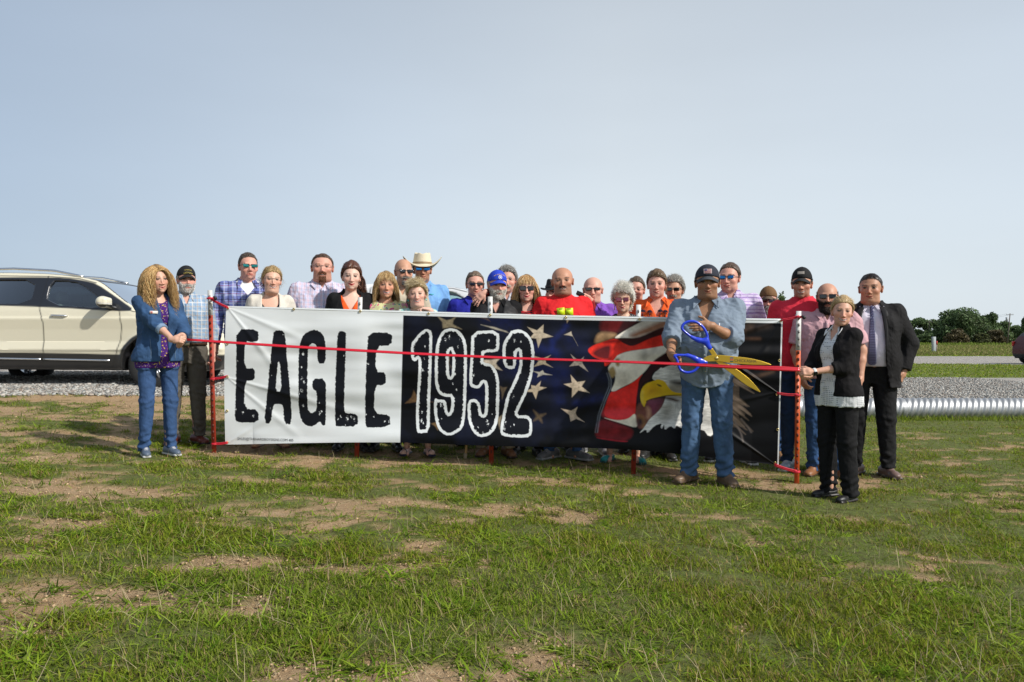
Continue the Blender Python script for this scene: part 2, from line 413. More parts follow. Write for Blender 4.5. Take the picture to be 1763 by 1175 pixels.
bp = N('ShaderNodeBump'); bp.inputs['Distance'].default_value = .035; bp.inputs['Strength'].default_value = .8; L(hgt.outputs[0], bp.inputs['Height']); L(bp.outputs[0], b.inputs['Normal'])
g_ = link('ground', me, m); tag(g_, kind='structure')

# ---- gravel stones
def scatter_grid(x0, x1, y0, y1, n): return RNG.uniform(x0, x1, n), RNG.uniform(y0, y1, n)
sx = np.concatenate([RNG.uniform(-9, 0, 60000), RNG.uniform(1, 14, 60000)]); sy = np.concatenate([RNG.uniform(9.8, 14.5, 60000), RNG.uniform(12.5, 24.8, 60000)])
k = (road_mask(sx, sy)[0] > RNG.uniform(-.18, .1, len(sx))) & (abs(sx / sy) < .68) & ((sx / sy < -.32) | (sx / sy > .4) | (RNG.random(len(sx)) < .15))
sx, sy = sx[k], sy[k]; n = len(sx)
bv = np.array([[x, y, z] for x in (-1, 1) for y in (-1, 1) for z in (-1, 1)], float)
bq = np.array([[0, 1, 3, 2], [4, 6, 7, 5], [0, 4, 5, 1], [2, 3, 7, 6], [0, 2, 6, 4], [1, 5, 7, 3]])
sz = RNG.uniform(.008, .024, n) * (1 + .3 * (RNG.random(n) < .08))
V = bv[None] * RNG.uniform(.45, 1.0, (n, 8, 1)) * sz[:, None, None] * RNG.uniform(.6, 1.2, (n, 1, 3))
th = RNG.uniform(0, 6.28, n); c_, s_ = np.cos(th)[:, None], np.sin(th)[:, None]
V = np.stack([V[..., 0] * c_ - V[..., 1] * s_, V[..., 0] * s_ + V[..., 1] * c_, V[..., 2] * .7], -1)
V += np.stack([sx, sy, ground(sx, sy) + sz * .35], -1)[:, None]
g0 = RNG.uniform(.13, .50, n) ** 1.0; tint = RNG.uniform(-.015, .045, n)
cc = np.stack([g0 + tint, g0, g0 * .94 - tint * .5], -1).repeat(8, 0)
Fq = (bq[None] + (np.arange(n) * 8)[:, None, None]).reshape(-1, 4)
o = link('gravel', fast_mesh('gravel', V.reshape(-1, 3), Fq, cc, smooth=False), attr_mat('stone', .9, .2)); tag(o, kind='stuff')

n = 16000; u0 = RNG.random(n); py0 = 2.3 * (10 / 2.3) ** u0; px0 = RNG.uniform(-.7, .7, n) * py0; k = dirt_mask(px0, py0) > .35; px0, py0 = px0[k], py0[k]; n = len(px0)
sz = RNG.uniform(.002, .007, n) * (1 + .9 * (RNG.random(n) < .04)); V = bv[None] * RNG.uniform(.4, 1, (n, 8, 1)) * sz[:, None, None]; V += np.stack([px0, py0, ground(px0, py0) + sz * .2 - .006], -1)[:, None]
g0 = RNG.uniform(.6, 1.25, (n, 1)); cc = (np.array([.42, .30, .18]) * g0).repeat(8, 0)
o = link('clods', fast_mesh('clods', V.reshape(-1, 3), (bq[None] + (np.arange(n) * 8)[:, None, None]).reshape(-1, 4), cc, smooth=False), attr_mat('stone', 1, 1)); tag(o, kind='stuff')

# ---- grass: all blades of the lawn in one object
def blades(px, py, hgt, wid, az, lean, cols, bend):
    """vectorised blades: 3 segments, tip point -> 7 verts, 2 quads + 2 quads"""
    n = len(px); base = np.stack([px, py, ground(px, py) - .01], -1)
    dirv = np.stack([np.cos(az), np.sin(az), np.zeros(n)], -1); side = np.stack([-np.sin(az), np.cos(az), np.zeros(n)], -1)
    tw = RNG.uniform(-.9, .9, n)[:, None]
    side = side * np.cos(tw) + np.array([0, 0, 1.]) * np.sin(tw) * .5
    rows = []
    for i, t in enumerate((0, .38, .72, 1)):
        r = lean * t + bend * t * t * 1.0
        ang = lean + bend * t
        horiz = hgt * t * np.sin(np.minimum(lean + bend * t * .7, 1.75)); vert = hgt * t * np.cos(np.minimum(lean + bend * t * .7, 1.5))
        c = base + dirv * horiz[:, None] + np.array([0, 0, 1.]) * np.maximum(vert, .006)[:, None]
        ww = wid * (1, .95, .6, 0)[i] / 2
        if i < 3: rows += [c - side * ww[:, None], c + side * ww[:, None]]
        else: rows.append(c)
    V = np.stack(rows, 1)
    q = np.array([[0, 1, 3, 2], [2, 3, 5, 4]]); t = np.array([[4, 5, 6]])
    off = (np.arange(n) * 7)[:, None, None]
    shade = np.array([.75, .75, 1, 1, 1.1, 1.1, 1.15])
    C = cols[:, None, :] * np.ones((1, 7, 1))
    return V.reshape(-1, 3), (q[None] + off).reshape(-1, 4), (t[None] + off).reshape(-1, 3), C.reshape(-1, 3)
GP = []
def near_sample(n, y0, y1, uw=.70):
    # sample with density ~ 1/y (in area) so that far cover stays affordable
    u = RNG.random(n); y = y0 * (y1 / y0) ** u; x = RNG.uniform(-uw, uw, n) * y; return x, y
def grass_color(n, dry=.1):
    h = RNG.random(n)[:, None]
    c = np.array([.085, .155, .010]) * (1 - h) + np.array([.27, .335, .032]) * h
    y = (RNG.random(n) < .2)[:, None]; c = np.where(y, np.array([.27, .31, .065]) * RNG.uniform(.7, 1.1, (n, 1)), c)
    d = (RNG.random(n) < dry)[:, None]; c = np.where(d, np.array([.36, .27, .13]) * RNG.uniform(.5, 1.1, (n, 1)), c)
    return c * RNG.uniform(.8, 1.15, (n, 1))
# fine short cover
n = 620000
x, y = near_sample(n, 2.3, 15)
dm = dirt_mask(x, y); rm = road_mask(x, y)[0]; cl = fbm(x, y, 3.2, 3, 31)
keep = (RNG.random(n) > dm * .97) & (rm < .02) & (RNG.random(n) < .25 + sstep(.35, .6, cl) * .9)
x, y, dm, cl = x[keep], y[keep], dm[keep], cl[keep]; n = len(x)
tone = sstep(.35, .7, fbm(x, y, .9, 3, 41))[:, None]
col = grass_color(n, .16) * (1 - tone * .12) * np.array([1, 1, 1]) ; col = np.where(tone > .5, col * np.array([1.12, 1.03, .9]), col)
GP.append(blades(x, y, RNG.uniform(.014, .045, n) * (1 + cl * .5), (.0028 + .0005 * y) * RNG.uniform(.7, 1.3, n), RNG.uniform(0, 6.28, n), RNG.uniform(.2, 1.35, n), col, RNG.uniform(0, .9, n)))
# crab grass tufts: broad blades radiating from a crown
nt_ = 11000
tx, ty = near_sample(nt_, 2.3, 14)
dm = dirt_mask(tx, ty); cl = fbm(tx, ty, 1.6, 3, 51)
keep = (road_mask(tx, ty)[0] < -.05) & (RNG.random(nt_) < (.25 + 1.3 * sstep(.42, .62, cl)) * (1 - .85 * dm))
tx, ty = tx[keep], ty[keep]; nt_ = len(tx)
size = RNG.uniform(.40, 1.2, nt_) ** 1.2 * (.75 + .25 * (tx < 0)); nb = RNG.integers(7, 20, nt_)
r_ = np.repeat(np.arange(nt_), nb); n = len(r_)
bx = tx[r_] + RNG.normal(0, .025, n) * size[r_]; by = ty[r_] + RNG.normal(0, .025, n) * size[r_]
tcol = grass_color(nt_, .04)
col = tcol[r_] * RNG.uniform(.75, 1.3, (n, 1)) * np.array([.95, 1.05, .9])
GP.append(blades(bx, by, RNG.uniform(.04, .115, n) * size[r_], RNG.uniform(.0042, .0075, n) * (.8 + .4 * size[r_]), RNG.uniform(0, 6.28, n), RNG.uniform(.55, 1.4, n), col, RNG.uniform(.2, 1.0, n)))
# clover mats: tiny broad leaves close to the soil
n = 150000; x, y = near_sample(n, 2.3, 9); cm = sstep(.50, .60, fbm(x, y, 1.3, 3, 91)); keep = (RNG.random(n) < cm) & (RNG.random(n) > dirt_mask(x, y)); x, y = x[keep], y[keep]; n = len(x)
GP.append(blades(x, y, RNG.uniform(.010, .028, n), RNG.uniform(.006, .011, n), RNG.uniform(0, 6.28, n), RNG.uniform(.5, 1.5, n), grass_color(n, .02) * np.array([.95, 1.05, .9]), RNG.uniform(0, .6, n)))
# dry stalks
n = 6000; x, y = near_sample(n, 2.3, 12); keep = road_mask(x, y)[0] < -.05; x, y = x[keep], y[keep]; n = len(x)
GP.append(blades(x, y, RNG.uniform(.05, .16, n), RNG.uniform(.0015, .003, n), RNG.uniform(0, 6.28, n), RNG.uniform(.2, 1.5, n), np.array([.55, .46, .28]) * RNG.uniform(.5, 1.1, (n, 1)), RNG.uniform(0, .5, n)))
# far cover, coarser, right of the road and beyond
n = 60000; y = 14 * (70 / 14) ** RNG.random(n); x = RNG.uniform(.30, .75, n) * y; rm = road_mask(x, y)
keep = (rm[0] < .05) & (rm[1] < .3); x, y = x[keep], y[keep]; n = len(x)
GP.append(blades(x, y, RNG.uniform(.02, .06, n) * (1 + y / 60), .0022 * y * RNG.uniform(.3, .8, n), RNG.uniform(0, 6.28, n), RNG.uniform(.1, 1.2, n), grass_color(n, .08) * 1.1, RNG.uniform(0, .7, n)))
n = 50000; y = 62 * (260 / 62) ** RNG.random(n); x = RNG.uniform(.30, .75, n) * y; tl = (y > 205)
GP.append(blades(x, y, RNG.uniform(.10, .35, n) * (1 + 2.2 * tl), .0022 * y * RNG.uniform(.3, .8, n), RNG.uniform(0, 6.28, n), RNG.uniform(.1, .8, n), np.where(tl[:, None] | (RNG.random((n, 1)) < .35), np.array([.16, .22, .04]), np.array([.27, .25, .10])) * RNG.uniform(.7, 1.2, (n, 1)), RNG.uniform(0, .5, n)))
# along the pipe, tall
n = 5000; x = RNG.uniform(2.5, 10.5, n); y = 11.68 + RNG.normal(0, .1, n) - .0 * x
GP.append(blades(x, y, RNG.uniform(.05, .13, n), RNG.uniform(.005, .012, n), RNG.uniform(0, 6.28, n), RNG.uniform(.1, 1.0, n), grass_color(n, .05), RNG.uniform(0, .7, n)))
Vs, Q, T, C = [], [], [], []; off = 0
for v, q, t, c in GP: Vs.append(v); Q.append(q + off); T.append(t + off); C.append(c); off += len(v)
o = link('grass', fast_mesh('grass', np.concatenate(Vs), [np.concatenate(Q), np.concatenate(T)], np.concatenate(C), smooth=False), attr_mat('grass_blade', .7, .08, trans=.34))
tag(o, kind='stuff')
print('grass verts', off)
# ================================================================ BANNER
def crop(pts, ox, oy, s): return np.array([(ox + x / s, oy + y / s) for x, y in pts], float)
def poly_sd(X, Y, pts):
    """signed distance (px), negative inside; polygon may hold several rings"""
    rings = pts if isinstance(pts, list) else [pts]
    d2 = np.full(X.shape, 1e9); ins = np.zeros(X.shape, bool)
    for p in rings:
        a = p; b = np.roll(p, -1, 0)
        for (ax, ay), (bx, by) in zip(a, b):
            ex, ey = bx - ax, by - ay; wx, wy = X - ax, Y - ay
            t = np.clip((wx * ex + wy * ey) / (ex * ex + ey * ey + 1e-9), 0, 1)
            d2 = np.minimum(d2, (wx - ex * t) ** 2 + (wy - ey * t) ** 2)
            c = ((ay > Y) != (by > Y)) & (X < (bx - ax) * (Y - ay) / (by - ay + 1e-12) + ax)
            ins ^= c
    d = np.sqrt(d2); return np.where(ins, -d, d)
def smooth_poly(p, it=1):
    for _ in range(it):
        q = np.roll(p, -1, 0); p = np.stack([.78 * p + .22 * q, .22 * p + .78 * q], 1).reshape(-1, 2)
    return p
NU, NV = 1700, 430
u = np.linspace(0, 1, NU)[:, None]; v = np.linspace(0, 1, NV)[None, :]
bx_top = 389.5 + (1347.5 - 389.5) * u; bx_bot = 388 + (1340.5 - 388) * u
by_top = np.interp(u[:, 0], [0, .12, .32, .6, .8, 1], [527, 530, 535.5, 543, 546.5, 549])[:, None]
by_bot = np.interp(bx_bot[:, 0], [388, 500, 600, 690, 860, 1000, 1090, 1190, 1260, 1341], [766, 763.5, 762, 762, 768.5, 771, 774.5, 784, 792, 801.5])
by_bot = np.convolve(np.pad(by_bot, 60, 'edge'), np.ones(121) / 121, 'valid')[:, None]
PX = bx_top * (1 - v) + bx_bot * v; PY = by_top * (1 - v) + by_bot * v
PX = PX + 4.0 * np.sin(v * 3.14) ** 1 * sstep(.06, 0, u) * -0.6
X, Y = PX, PY
C = np.zeros((NU, NV, 3)); C[:] = (.70, .73, .74)
def blend(mask, col): 
    global C
    col = np.asarray(col, float); C = C * (1 - mask[..., None]) + col * mask[..., None]
rn = (fbm(X, Y, .35, 3, 61) - .5)
def paint(p, col, soft=1.0, rough=0, alpha=1.0, colf=None):
    sd = np.full(X.shape, 99.); pp = np.concatenate(p) if isinstance(p, list) else p
    x0, y0 = pp.min(0) - soft - 6; x1, y1 = pp.max(0) + soft + 6
    m = (X > x0) & (X < x1) & (Y > y0) & (Y < y1)
    if not m.any(): return sd
    sd[m] = poly_sd(X[m], Y[m], p); 
    if rough: sd = sd + rn * rough
    a = np.clip(.5 - sd / soft, 0, 1) * alpha
    if col is not None: blend(a, col if colf is None else colf)
    return sd
# black photographic field
split = 694.5 - (Y - 535) * .024
field = np.clip((X - split) / 1.0 + .5, 0, 1) * np.clip((Y - (by_top + 7.5)) / .8, 0, 1) * np.clip((1345.5 - (Y - 549) * .027 - X) / .8, 0, 1)
n1 = fbm(X, Y, .02, 4, 3); n2 = fbm(X, Y, .12, 3, 5)
base = np.array([.0022, .0025, .0038]) + np.clip(n1 - .45, 0, 1)[..., None] * np.array([.01, .015, .05]) * sstep(1080, 1000, X)[..., None]
blend(field, base)
def glow(pts, r, col, s=1, ox=900, oy=535, sc=4.79):
    p = crop(pts, ox, oy, sc); d = np.full(X.shape, 1e9)
    for (ax, ay), (bx, by) in zip(p[:-1], p[1:]):
        ex, ey = bx - ax, by - ay; t = np.clip(((X - ax) * ex + (Y - ay) * ey) / (ex * ex + ey * ey + 1e-9), 0, 1)
        d = np.minimum(d, (X - ax - ex * t) ** 2 + (Y - ay - ey * t) ** 2)
    blend(field * s * np.exp(-d / (2 * r * r)) * (.75 + .5 * (n2 - .5) * 2), col)
B1 = (.008, .015, .095)
for pts, r, s in [([(120, 310), (280, 350)], 7, .8), ([(250, 260), (300, 200), (360, 130)], 4, .9), ([(240, 250), (245, 340), (285, 360)], 3, .9),
                  ([(130, 520), (330, 520)], 9, .55), ([(280, 620), (310, 740)], 8, .5), ([(440, 770), (640, 715)], 5, .8), ([(-60, 430), (60, 500)], 14, .6),
                  ([(380, 250), (520, 340)], 10, .35), ([(-300, 40), (-60, 110)], 10, .4), ([(-420, 620), (-300, 700)], 16, .25), ([(560, 500), (700, 560)], 8, .25)]:
    glow(pts, r, B1, s)
def star(tips, col=(.40, .33, .24), a=1, soft=1.6, ox=900, oy=535, sc=4.79, k=.42):
    t = crop(tips, ox, oy, sc); c = t.mean(0); n = len(t); p = []
    for i in range(n):
        p.append(t[i]); mid = (t[i] + t[(i + 1) % n]) / 2; p.append(c + (mid - c) * k * (1.15 if n == 5 else 1))
    p = np.array(p); sd = paint(p, None)
    x0, y0 = p.min(0) - 3; x1, y1 = p.max(0) + 3
    m = (X > x0) & (X < x1) & (Y > y0) & (Y < y1); sd = np.full(X.shape, 99.); sd[m] = poly_sd(X[m], Y[m], p)
    tex = 1.05 * (.55 + .9 * fbm(X, Y, .3, 3, 13))[..., None] * np.array(col)
    blend(np.clip(.5 - sd / soft, 0, 1) * a * field, tex)
star([(38, 135), (172, 115), (250, 215), (128, 308), (60, 225)])
star([(85, 372), (232, 367), (190, 425), (248, 470), (90, 465)], (.42, .34, .24))
star([(395, 530), (515, 580), (552, 680), (405, 715), (338, 607)], (.47, .38, .28))
star([(150, 580), (197, 635), (108, 730), (0, 670), (70, 615)], (.45, .36, .26))
star([(315, 808), (452, 795), (440, 860), (510, 920), (395, 915)], (.46, .36, .27), k=.5)
star([(88, 822), (190, 850), (160, 925), (90, 910)], (.16, .11, .06), .8, 5)
star([(85, 500), (165, 492), (243, 532), (120, 550)], (.5, .46, .4), k=.5)
star([(395, 360), (470, 405), (505, 380), (540, 505), (385, 460)], (.30, .26, .22), .9)
star([(340, 200), (400, 172), (412, 212)], (.42, .36, .28), k=.9)
star([(412, 212), (440, 260), (455, 292)], (.3, .26, .2), k=.8)
star([(355, 60), (400, 52), (365, 105)], (.3, .22, .14), k=.9); star([(440, 50), (470, 55), (492, 82)], (.3, .22, .16), k=.9)
for t_, c_, a_ in [([(290, 110), (370, 150), (450, 118), (420, 180), (495, 222), (340, 215)], (.22, .18, .11), .8), ([(600, 120), (700, 105), (725, 160), (660, 135)], (.12, .08, .05), .5),
                   ([(35, 822), (105, 715), (150, 790), (265, 812)], (.16, .09, .04), .7), ([(640, 470), (800, 460), (770, 500), (820, 555), (660, 520)], (.5, .42, .33), 1),
                   ([(245, 985), (330, 950), (300, 1040)], (.2, .12, .05), .7), ([(770, 930), (820, 915), (800, 1030)], (.3, .24, .16), .8), ([(800, 680), (860, 690), (820, 790)], (.14, .1, .06), .7),
                   ([(360, 440), (400, 430), (390, 500), (420, 560)], (.16, .12, .08), .8), ([(648, 185), (760, 205), (860, 240), (870, 250), (760, 222)], (.4, .36, .28), .9)]:
    star(t_, c_, a_, 2.5, 690, 520, 4.7, .75)
fo = field.copy()
def pc(pts, col, soft=2.0, s=4.894, o=(1010, 540), it=2, alpha=1.0, var=.5, seed=21, streak=None):
    p = smooth_poly(crop(pts, o[0], o[1], s), it)
    x0, y0 = p.min(0) - 8; x1, y1 = p.max(0) + 8
    m = (X > x0) & (X < x1) & (Y > y0) & (Y < y1); sd = np.full(X.shape, 99.); sd[m] = poly_sd(X[m], Y[m], p)
    t = (1 - var + 2 * var * fbm(X, Y, .06, 4, seed))[..., None]
    if streak is not None: t = t * (1 + streak[2] * (fbm(X * streak[0], Y * streak[1], 1, 4, seed + 3)[..., None] - .5) * 2)
    blend(np.clip(.5 - sd / soft, 0, 1) * alpha * fo, t * np.array(col))
pc([(130, 30), (330, 30), (300, 120), (240, 165), (110, 150)], (.13, .010, .012), 9)
pc([(100, 150), (270, 170), (200, 220), (55, 265)], (.30, .18, .09), 6)
pc([(330, 30), (560, 30), (400, 110), (250, 165)], (.035, .008, .010), 6)
pc([(540, 38), (700, 38), (680, 110), (520, 180), (420, 215), (330, 205), (215, 215), (330, 140), (450, 75)], (.70, .64, .55), 2)
pc([(350, 180), (520, 110), (640, 60), (690, 50), (660, 130), (480, 180), (400, 210)], (.36, .17, .10), 8)
pc([(235, 207), (420, 215), (640, 110), (700, 120), (650, 195), (500, 220), (390, 285), (330, 268), (150, 240)], (.045, .010, .012), 3)
pc([(0, 310), (60, 265), (150, 238), (240, 208), (330, 262), (390, 280), (520, 215), (680, 165), (680, 275), (520, 297), (350, 315), (260, 350), (230, 400), (150, 455), (150, 400), (60, 370)], (.80, .030, .016), 2, var=.5)
pc([(40, 325), (120, 278), (205, 260), (205, 330), (190, 400), (70, 372)], (.10, .008, .010), 7)
pc([(130, 240), (240, 212), (300, 235), (240, 250), (150, 255)], (.25, .012, .012), 5)
pc([(680, 265), (700, 325), (560, 400), (500, 480), (470, 510), (400, 575), (280, 630), (240, 658), (200, 655), (235, 590), (245, 520), (165, 470), (240, 380), (260, 350), (350, 318), (520, 297)], (.80, .74, .62), 2, var=.45)
pc([(240, 375), (282, 380), (275, 450), (245, 440)], (.30, .20, .08), 4)
pc([(180, 475), (225, 440), (250, 500), (235, 535), (205, 545)], (.36, .25, .10), 4)
pc([(430, 330), (600, 310), (560, 380), (470, 400)], (.40, .36, .30), 14, alpha=.6)
pc([(650, 340), (820, 235), (830, 480), (700, 460), (620, 470), (560, 490), (540, 560), (460, 590), (440, 800), (420, 700), (425, 600), (500, 500), (560, 400)], (.030, .006, .010), 3)
pc([(480, 500), (440, 560), (430, 640), (415, 740), (415, 850), (350, 893), (260, 902), (130, 865), (195, 660), (240, 660), (400, 578)], (.80, .022, .014), 2, var=.5)
pc([(140, 790), (400, 780), (410, 850), (350, 890), (260, 898), (130, 865)], (.68, .045, .06), 10, alpha=.8)
pc([(415, 830), (440, 972), (300, 930), (120, 872), (250, 903), (350, 890)], (.80, .73, .58), 2)
pc([(110, 885), (250, 922), (400, 975), (380, 1050), (300, 1080), (80, 1048), (70, 990)], (.16, .008, .012), 5, var=.8)
pc([(75, 1042), (300, 1072), (360, 1078), (300, 1085), (100, 1055)], (.35, .01, .02), 2)
for dx_, c_ in ((0, (.16, .18, .22)), (14, (.22, .24, .28)), (7, (.01, .01, .012))):
    glow([(172 + dx_, 505), (190 + dx_, 560), (190 + dx_, 620), (140 + dx_, 740), (100 + dx_, 850), (75 + dx_, 1000)], 1.0, c_, 1, 1010, 540, 4.894)
EO = dict(s=6.913, o=(1040, 600))
pc([(380, 660), (560, 600), (740, 590), (800, 640), (660, 800), (520, 900), (470, 960), (410, 960), (375, 860)], (.17, .06, .05), 4, var=.7, **EO)
pc([(500, 610), (700, 600), (690, 680), (600, 800), (550, 760)], (.20, .05, .09), 10, **EO)
pc([(500, 690), (550, 720), (550, 810), (510, 840), (520, 770)], (.50, .28, .18), 8, **EO)
pc([(400, 790), (460, 800), (500, 880), (470, 960), (440, 900)], (.30, .14, .05), 8, **EO)
pc([(400, 830), (455, 840), (460, 900), (410, 920)], (.02, .01, .02), 8, **EO)
hw = [(570, 350), (600, 290), (640, 262), (680, 225), (690, 240), (760, 210), (900, 180), (1200, 190), (1440, 300), (1500, 560), (1480, 800), (1440, 960), (1330, 1000), (1250, 1060), (1180, 960), (1060, 1000), (930, 950), (900, 940), (860, 915), (840, 960), (790, 920), (720, 978), (715, 900), (690, 960), (670, 940), (690, 890), (600, 920), (515, 1015), (500, 960), (410, 1020), (480, 940), (540, 840), (640, 760), (700, 680), (740, 560), (700, 400), (590, 380)]
pc(hw, (.76, .75, .71), 1.6, it=1, var=.3, streak=(.08, .35, .5), **EO)
pc([(740, 640), (960, 620), (960, 720), (800, 740)], (.62, .62, .60), 14, alpha=.7, streak=(.5, .1, .6), **EO)
pc([(700, 700), (800, 690), (800, 800), (700, 860)], (.16, .14, .11), 20, alpha=.75, **EO)
pc([(760, 400), (960, 420), (960, 620), (880, 620), (760, 590), (740, 520)], (.30, .26, .19), 12, alpha=.85, **EO)
pc([(775, 400), (850, 388), (960, 390), (960, 445), (860, 440)], (.035, .03, .025), 8, **EO)
pc([(640, 585), (780, 575), (900, 620), (860, 640), (760, 610)], (.06, .03, .015), 5, **EO)
pc([(585, 390), (640, 365), (720, 388), (770, 470), (820, 520), (960, 540), (960, 572), (780, 562), (640, 582), (540, 605), (495, 650), (480, 708), (440, 640), (428, 560), (450, 470), (510, 415)], (.78, .50, .012), 1.6, it=1, var=.2, **EO)
pc([(500, 450), (600, 440), (680, 490), (600, 560), (500, 570)], (.62, .28, .01), 16, alpha=.7, **EO)
pc([(440, 520), (470, 500), (460, 620), (478, 690), (448, 640)], (.70, .55, .10), 6, alpha=.7, **EO)
pc([(620, 425), (660, 430), (690, 455), (655, 455)], (.02, .015, .01), 2.5, **EO)
pc([(500, 620), (600, 590), (740, 556), (960, 550), (960, 558), (760, 568), (640, 592), (540, 610), (500, 650)], (.03, .02, .01), 2, **EO)
RO = dict(s=4.35, o=(1230, 540))
pc([(1380, 330), (1540, 330), (1560, 700), (1520, 900), (1400, 860), (1330, 600)], (.13, .095, .07), 60, alpha=.9, streak=(.1, .4, .7), **EO)
for j in range(26):
    a0 = RNG.uniform(0, 1); sx0 = 60 + RNG.uniform(0, 110); sy0 = 470 + a0 * 330; ln = RNG.uniform(90, 170) * (1.1 - .3 * a0); sl = .55 + .35 * a0
    w_ = RNG.uniform(6, 13); tipx, tipy = sx0 + ln, sy0 + ln * sl
    pc([(sx0, sy0 - w_), (sx0 + ln * .6, sy0 + ln * .6 * sl - w_), (tipx, tipy), (sx0 + ln * .5, sy0 + ln * .5 * sl + w_), (sx0, sy0 + w_)], np.array([.22, .165, .125]) * RNG.uniform(.35, 1.2), 3, it=1, alpha=.75, **RO)
for pts, s_ in [([(150, 800), (200, 900), (215, 960)], 1.2), ([(200, 790), (250, 850), (275, 890)], 1.2)]: glow(pts, s_, (.12, .10, .09), .9, 1230, 540, 4.35)
for pts, r_, c_ in [([(190, 140), (270, 100)], 5, (.10, .06, .04)), ([(160, 185), (340, 190)], 2.2, (.10, .05, .03)), ([(200, 470), (330, 470), (440, 435)], 2.5, (.09, .05, .03)), ([(340, 110), (420, 90)], 4, (.05, .035, .03))]:
    glow(pts, r_, c_, .8, 1230, 540, 4.35)
# lettering: dark navy distressed capitals and white outlined figures
G1 = (390, 555, 6.18); G3 = (540, 555, 6.18); N1 = (700, 555, 5.595); N2 = (800, 555, 5.595)
letters = [
 [crop([(105, 72), (340, 78), (342, 185), (325, 210), (190, 205), (190, 490), (300, 490), (302, 620), (195, 625), (188, 925), (340, 930), (342, 1070), (120, 1068), (88, 1030), (92, 900), (100, 700), (105, 400)], *G1)],
 [crop([(505, 85), (615, 88), (630, 200), (650, 450), (675, 700), (700, 1085), (615, 1085), (605, 900), (585, 872), (510, 872), (495, 900), (470, 1080), (400, 1075), (430, 800), (450, 560), (470, 380), (490, 200)], *G1), crop([(552, 395), (575, 480), (585, 735), (522, 735), (535, 560)], *G1)],
 [crop([(920, 75), (1000, 100), (1040, 160), (1055, 230), (1056, 440), (970, 440), (965, 290), (950, 240), (915, 225), (880, 245), (865, 300), (860, 700), (862, 920), (885, 960), (920, 970), (960, 935), (962, 740), (915, 715), (912, 605), (1055, 600), (1058, 800), (1055, 1090), (1020, 1105), (995, 1050), (940, 1100), (880, 1112), (820, 1080), (780, 1000), (765, 850), (765, 400), (780, 220), (820, 130)], *G1)],
 [crop([(255, 98), (345, 98), (345, 200), (330, 600), (322, 930), (345, 970), (470, 975), (470, 1110), (240, 1110), (228, 1080), (230, 700), (245, 300)], *G3)],
 [crop([(580, 110), (838, 112), (830, 250), (668, 252), (658, 530), (770, 535), (765, 670), (650, 672), (640, 975), (815, 985), (815, 1115), (570, 1125), (550, 1095), (548, 900), (555, 600), (570, 300)], *G3)]]
nums = [
 [crop([(190, 60), (248, 90), (245, 300), (225, 800), (222, 1060), (115, 1072), (95, 1040), (90, 850), (110, 560), (118, 345), (85, 382), (45, 360), (42, 210), (80, 160), (120, 110)], *N1)],
 [crop([(420, 55), (500, 75), (560, 150), (582, 250), (580, 500), (572, 800), (555, 980), (525, 1040), (505, 1050), (440, 1090), (370, 1090), (300, 1030), (268, 900), (262, 790), (275, 730), (300, 745), (380, 752), (390, 850), (405, 880), (425, 850), (435, 720), (380, 720), (320, 700), (280, 630), (270, 500), (278, 250), (310, 140), (350, 80)], *N1), crop([(425, 262), (442, 300), (440, 480), (425, 535), (408, 500), (405, 300)], *N1)],
 [crop([(65, 90), (330, 75), (335, 250), (310, 288), (190, 290), (182, 340), (180, 390), (250, 400), (300, 450), (330, 540), (335, 700), (325, 940), (290, 1040), (230, 1095), (140, 1110), (80, 1060), (35, 960), (25, 800), (50, 745), (110, 740), (150, 790), (160, 880), (180, 895), (195, 860), (200, 700), (195, 590), (180, 580), (150, 630), (110, 640), (60, 625), (42, 580), (60, 300)], *N2)],
 [crop([(540, 68), (620, 120), (660, 200), (675, 320), (655, 510), (600, 680), (540, 800), (500, 900), (610, 895), (650, 950), (650, 1080), (600, 1115), (400, 1105), (345, 1080), (345, 1000), (375, 850), (400, 720), (470, 580), (530, 430), (527, 290), (515, 275), (500, 300), (490, 440), (440, 455), (380, 430), (362, 300), (370, 200), (430, 110), (450, 80)], *N2)]]
specks = []
for g, pts in ((G1, [(118, 410, 3), (175, 960, 4), (285, 1005, 4), (100, 930, 3), (470, 430, 3), (483, 570, 2), (467, 920, 2), (815, 340, 5), (800, 480, 3), (800, 600, 5), (825, 640, 5), (800, 730, 6), (815, 890, 4), (775, 760, 4), (990, 970, 5), (1010, 950, 4), (990, 860, 3), (600, 135, 2)]),
               (G3, [(260, 1030, 4), (290, 1005, 4), (360, 1025, 6), (430, 1030, 6), (400, 1010, 4), (322, 360, 3), (580, 450, 4), (640, 1010, 4), (560, 985, 3), (760, 1055, 5), (800, 1060, 3), (335, 1095, 3)]),
               (N1, [(178, 240, 4), (170, 350, 3), (157, 465, 4), (150, 870, 4), (143, 950, 5), (160, 970, 3), (375, 170, 5), (415, 140, 6), (495, 240, 4), (515, 170, 3), (480, 650, 4), (330, 800, 5), (335, 935, 3), (470, 400, 4), (470, 500, 4), (445, 590, 3)]),
               (N2, [(232, 180, 5), (85, 510, 4), (85, 285, 3), (215, 950, 5), (225, 980, 5), (130, 1010, 4), (175, 1065, 3), (265, 885, 2), (480, 180, 5), (545, 185, 4), (468, 720, 4), (395, 965, 4), (380, 1025, 6), (445, 1010, 3), (475, 990, 3)])):
    for x_, y_, r_ in pts: specks.append((g[0] + x_ / g[2], g[1] + y_ / g[2], r_))
wsp = np.zeros(X.shape)
for x_, y_, r_ in specks: wsp = np.maximum(wsp, np.exp(-(((X - x_) / (r_ * .62)) ** 2 + ((Y - y_) / (r_ * 1.05)) ** 2)))
hole = np.clip((fbm(X, Y, .8, 3, 71) * .8 + wsp * .55 - .86) * 10, 0, 1) * sstep(.25, .5, wsp)
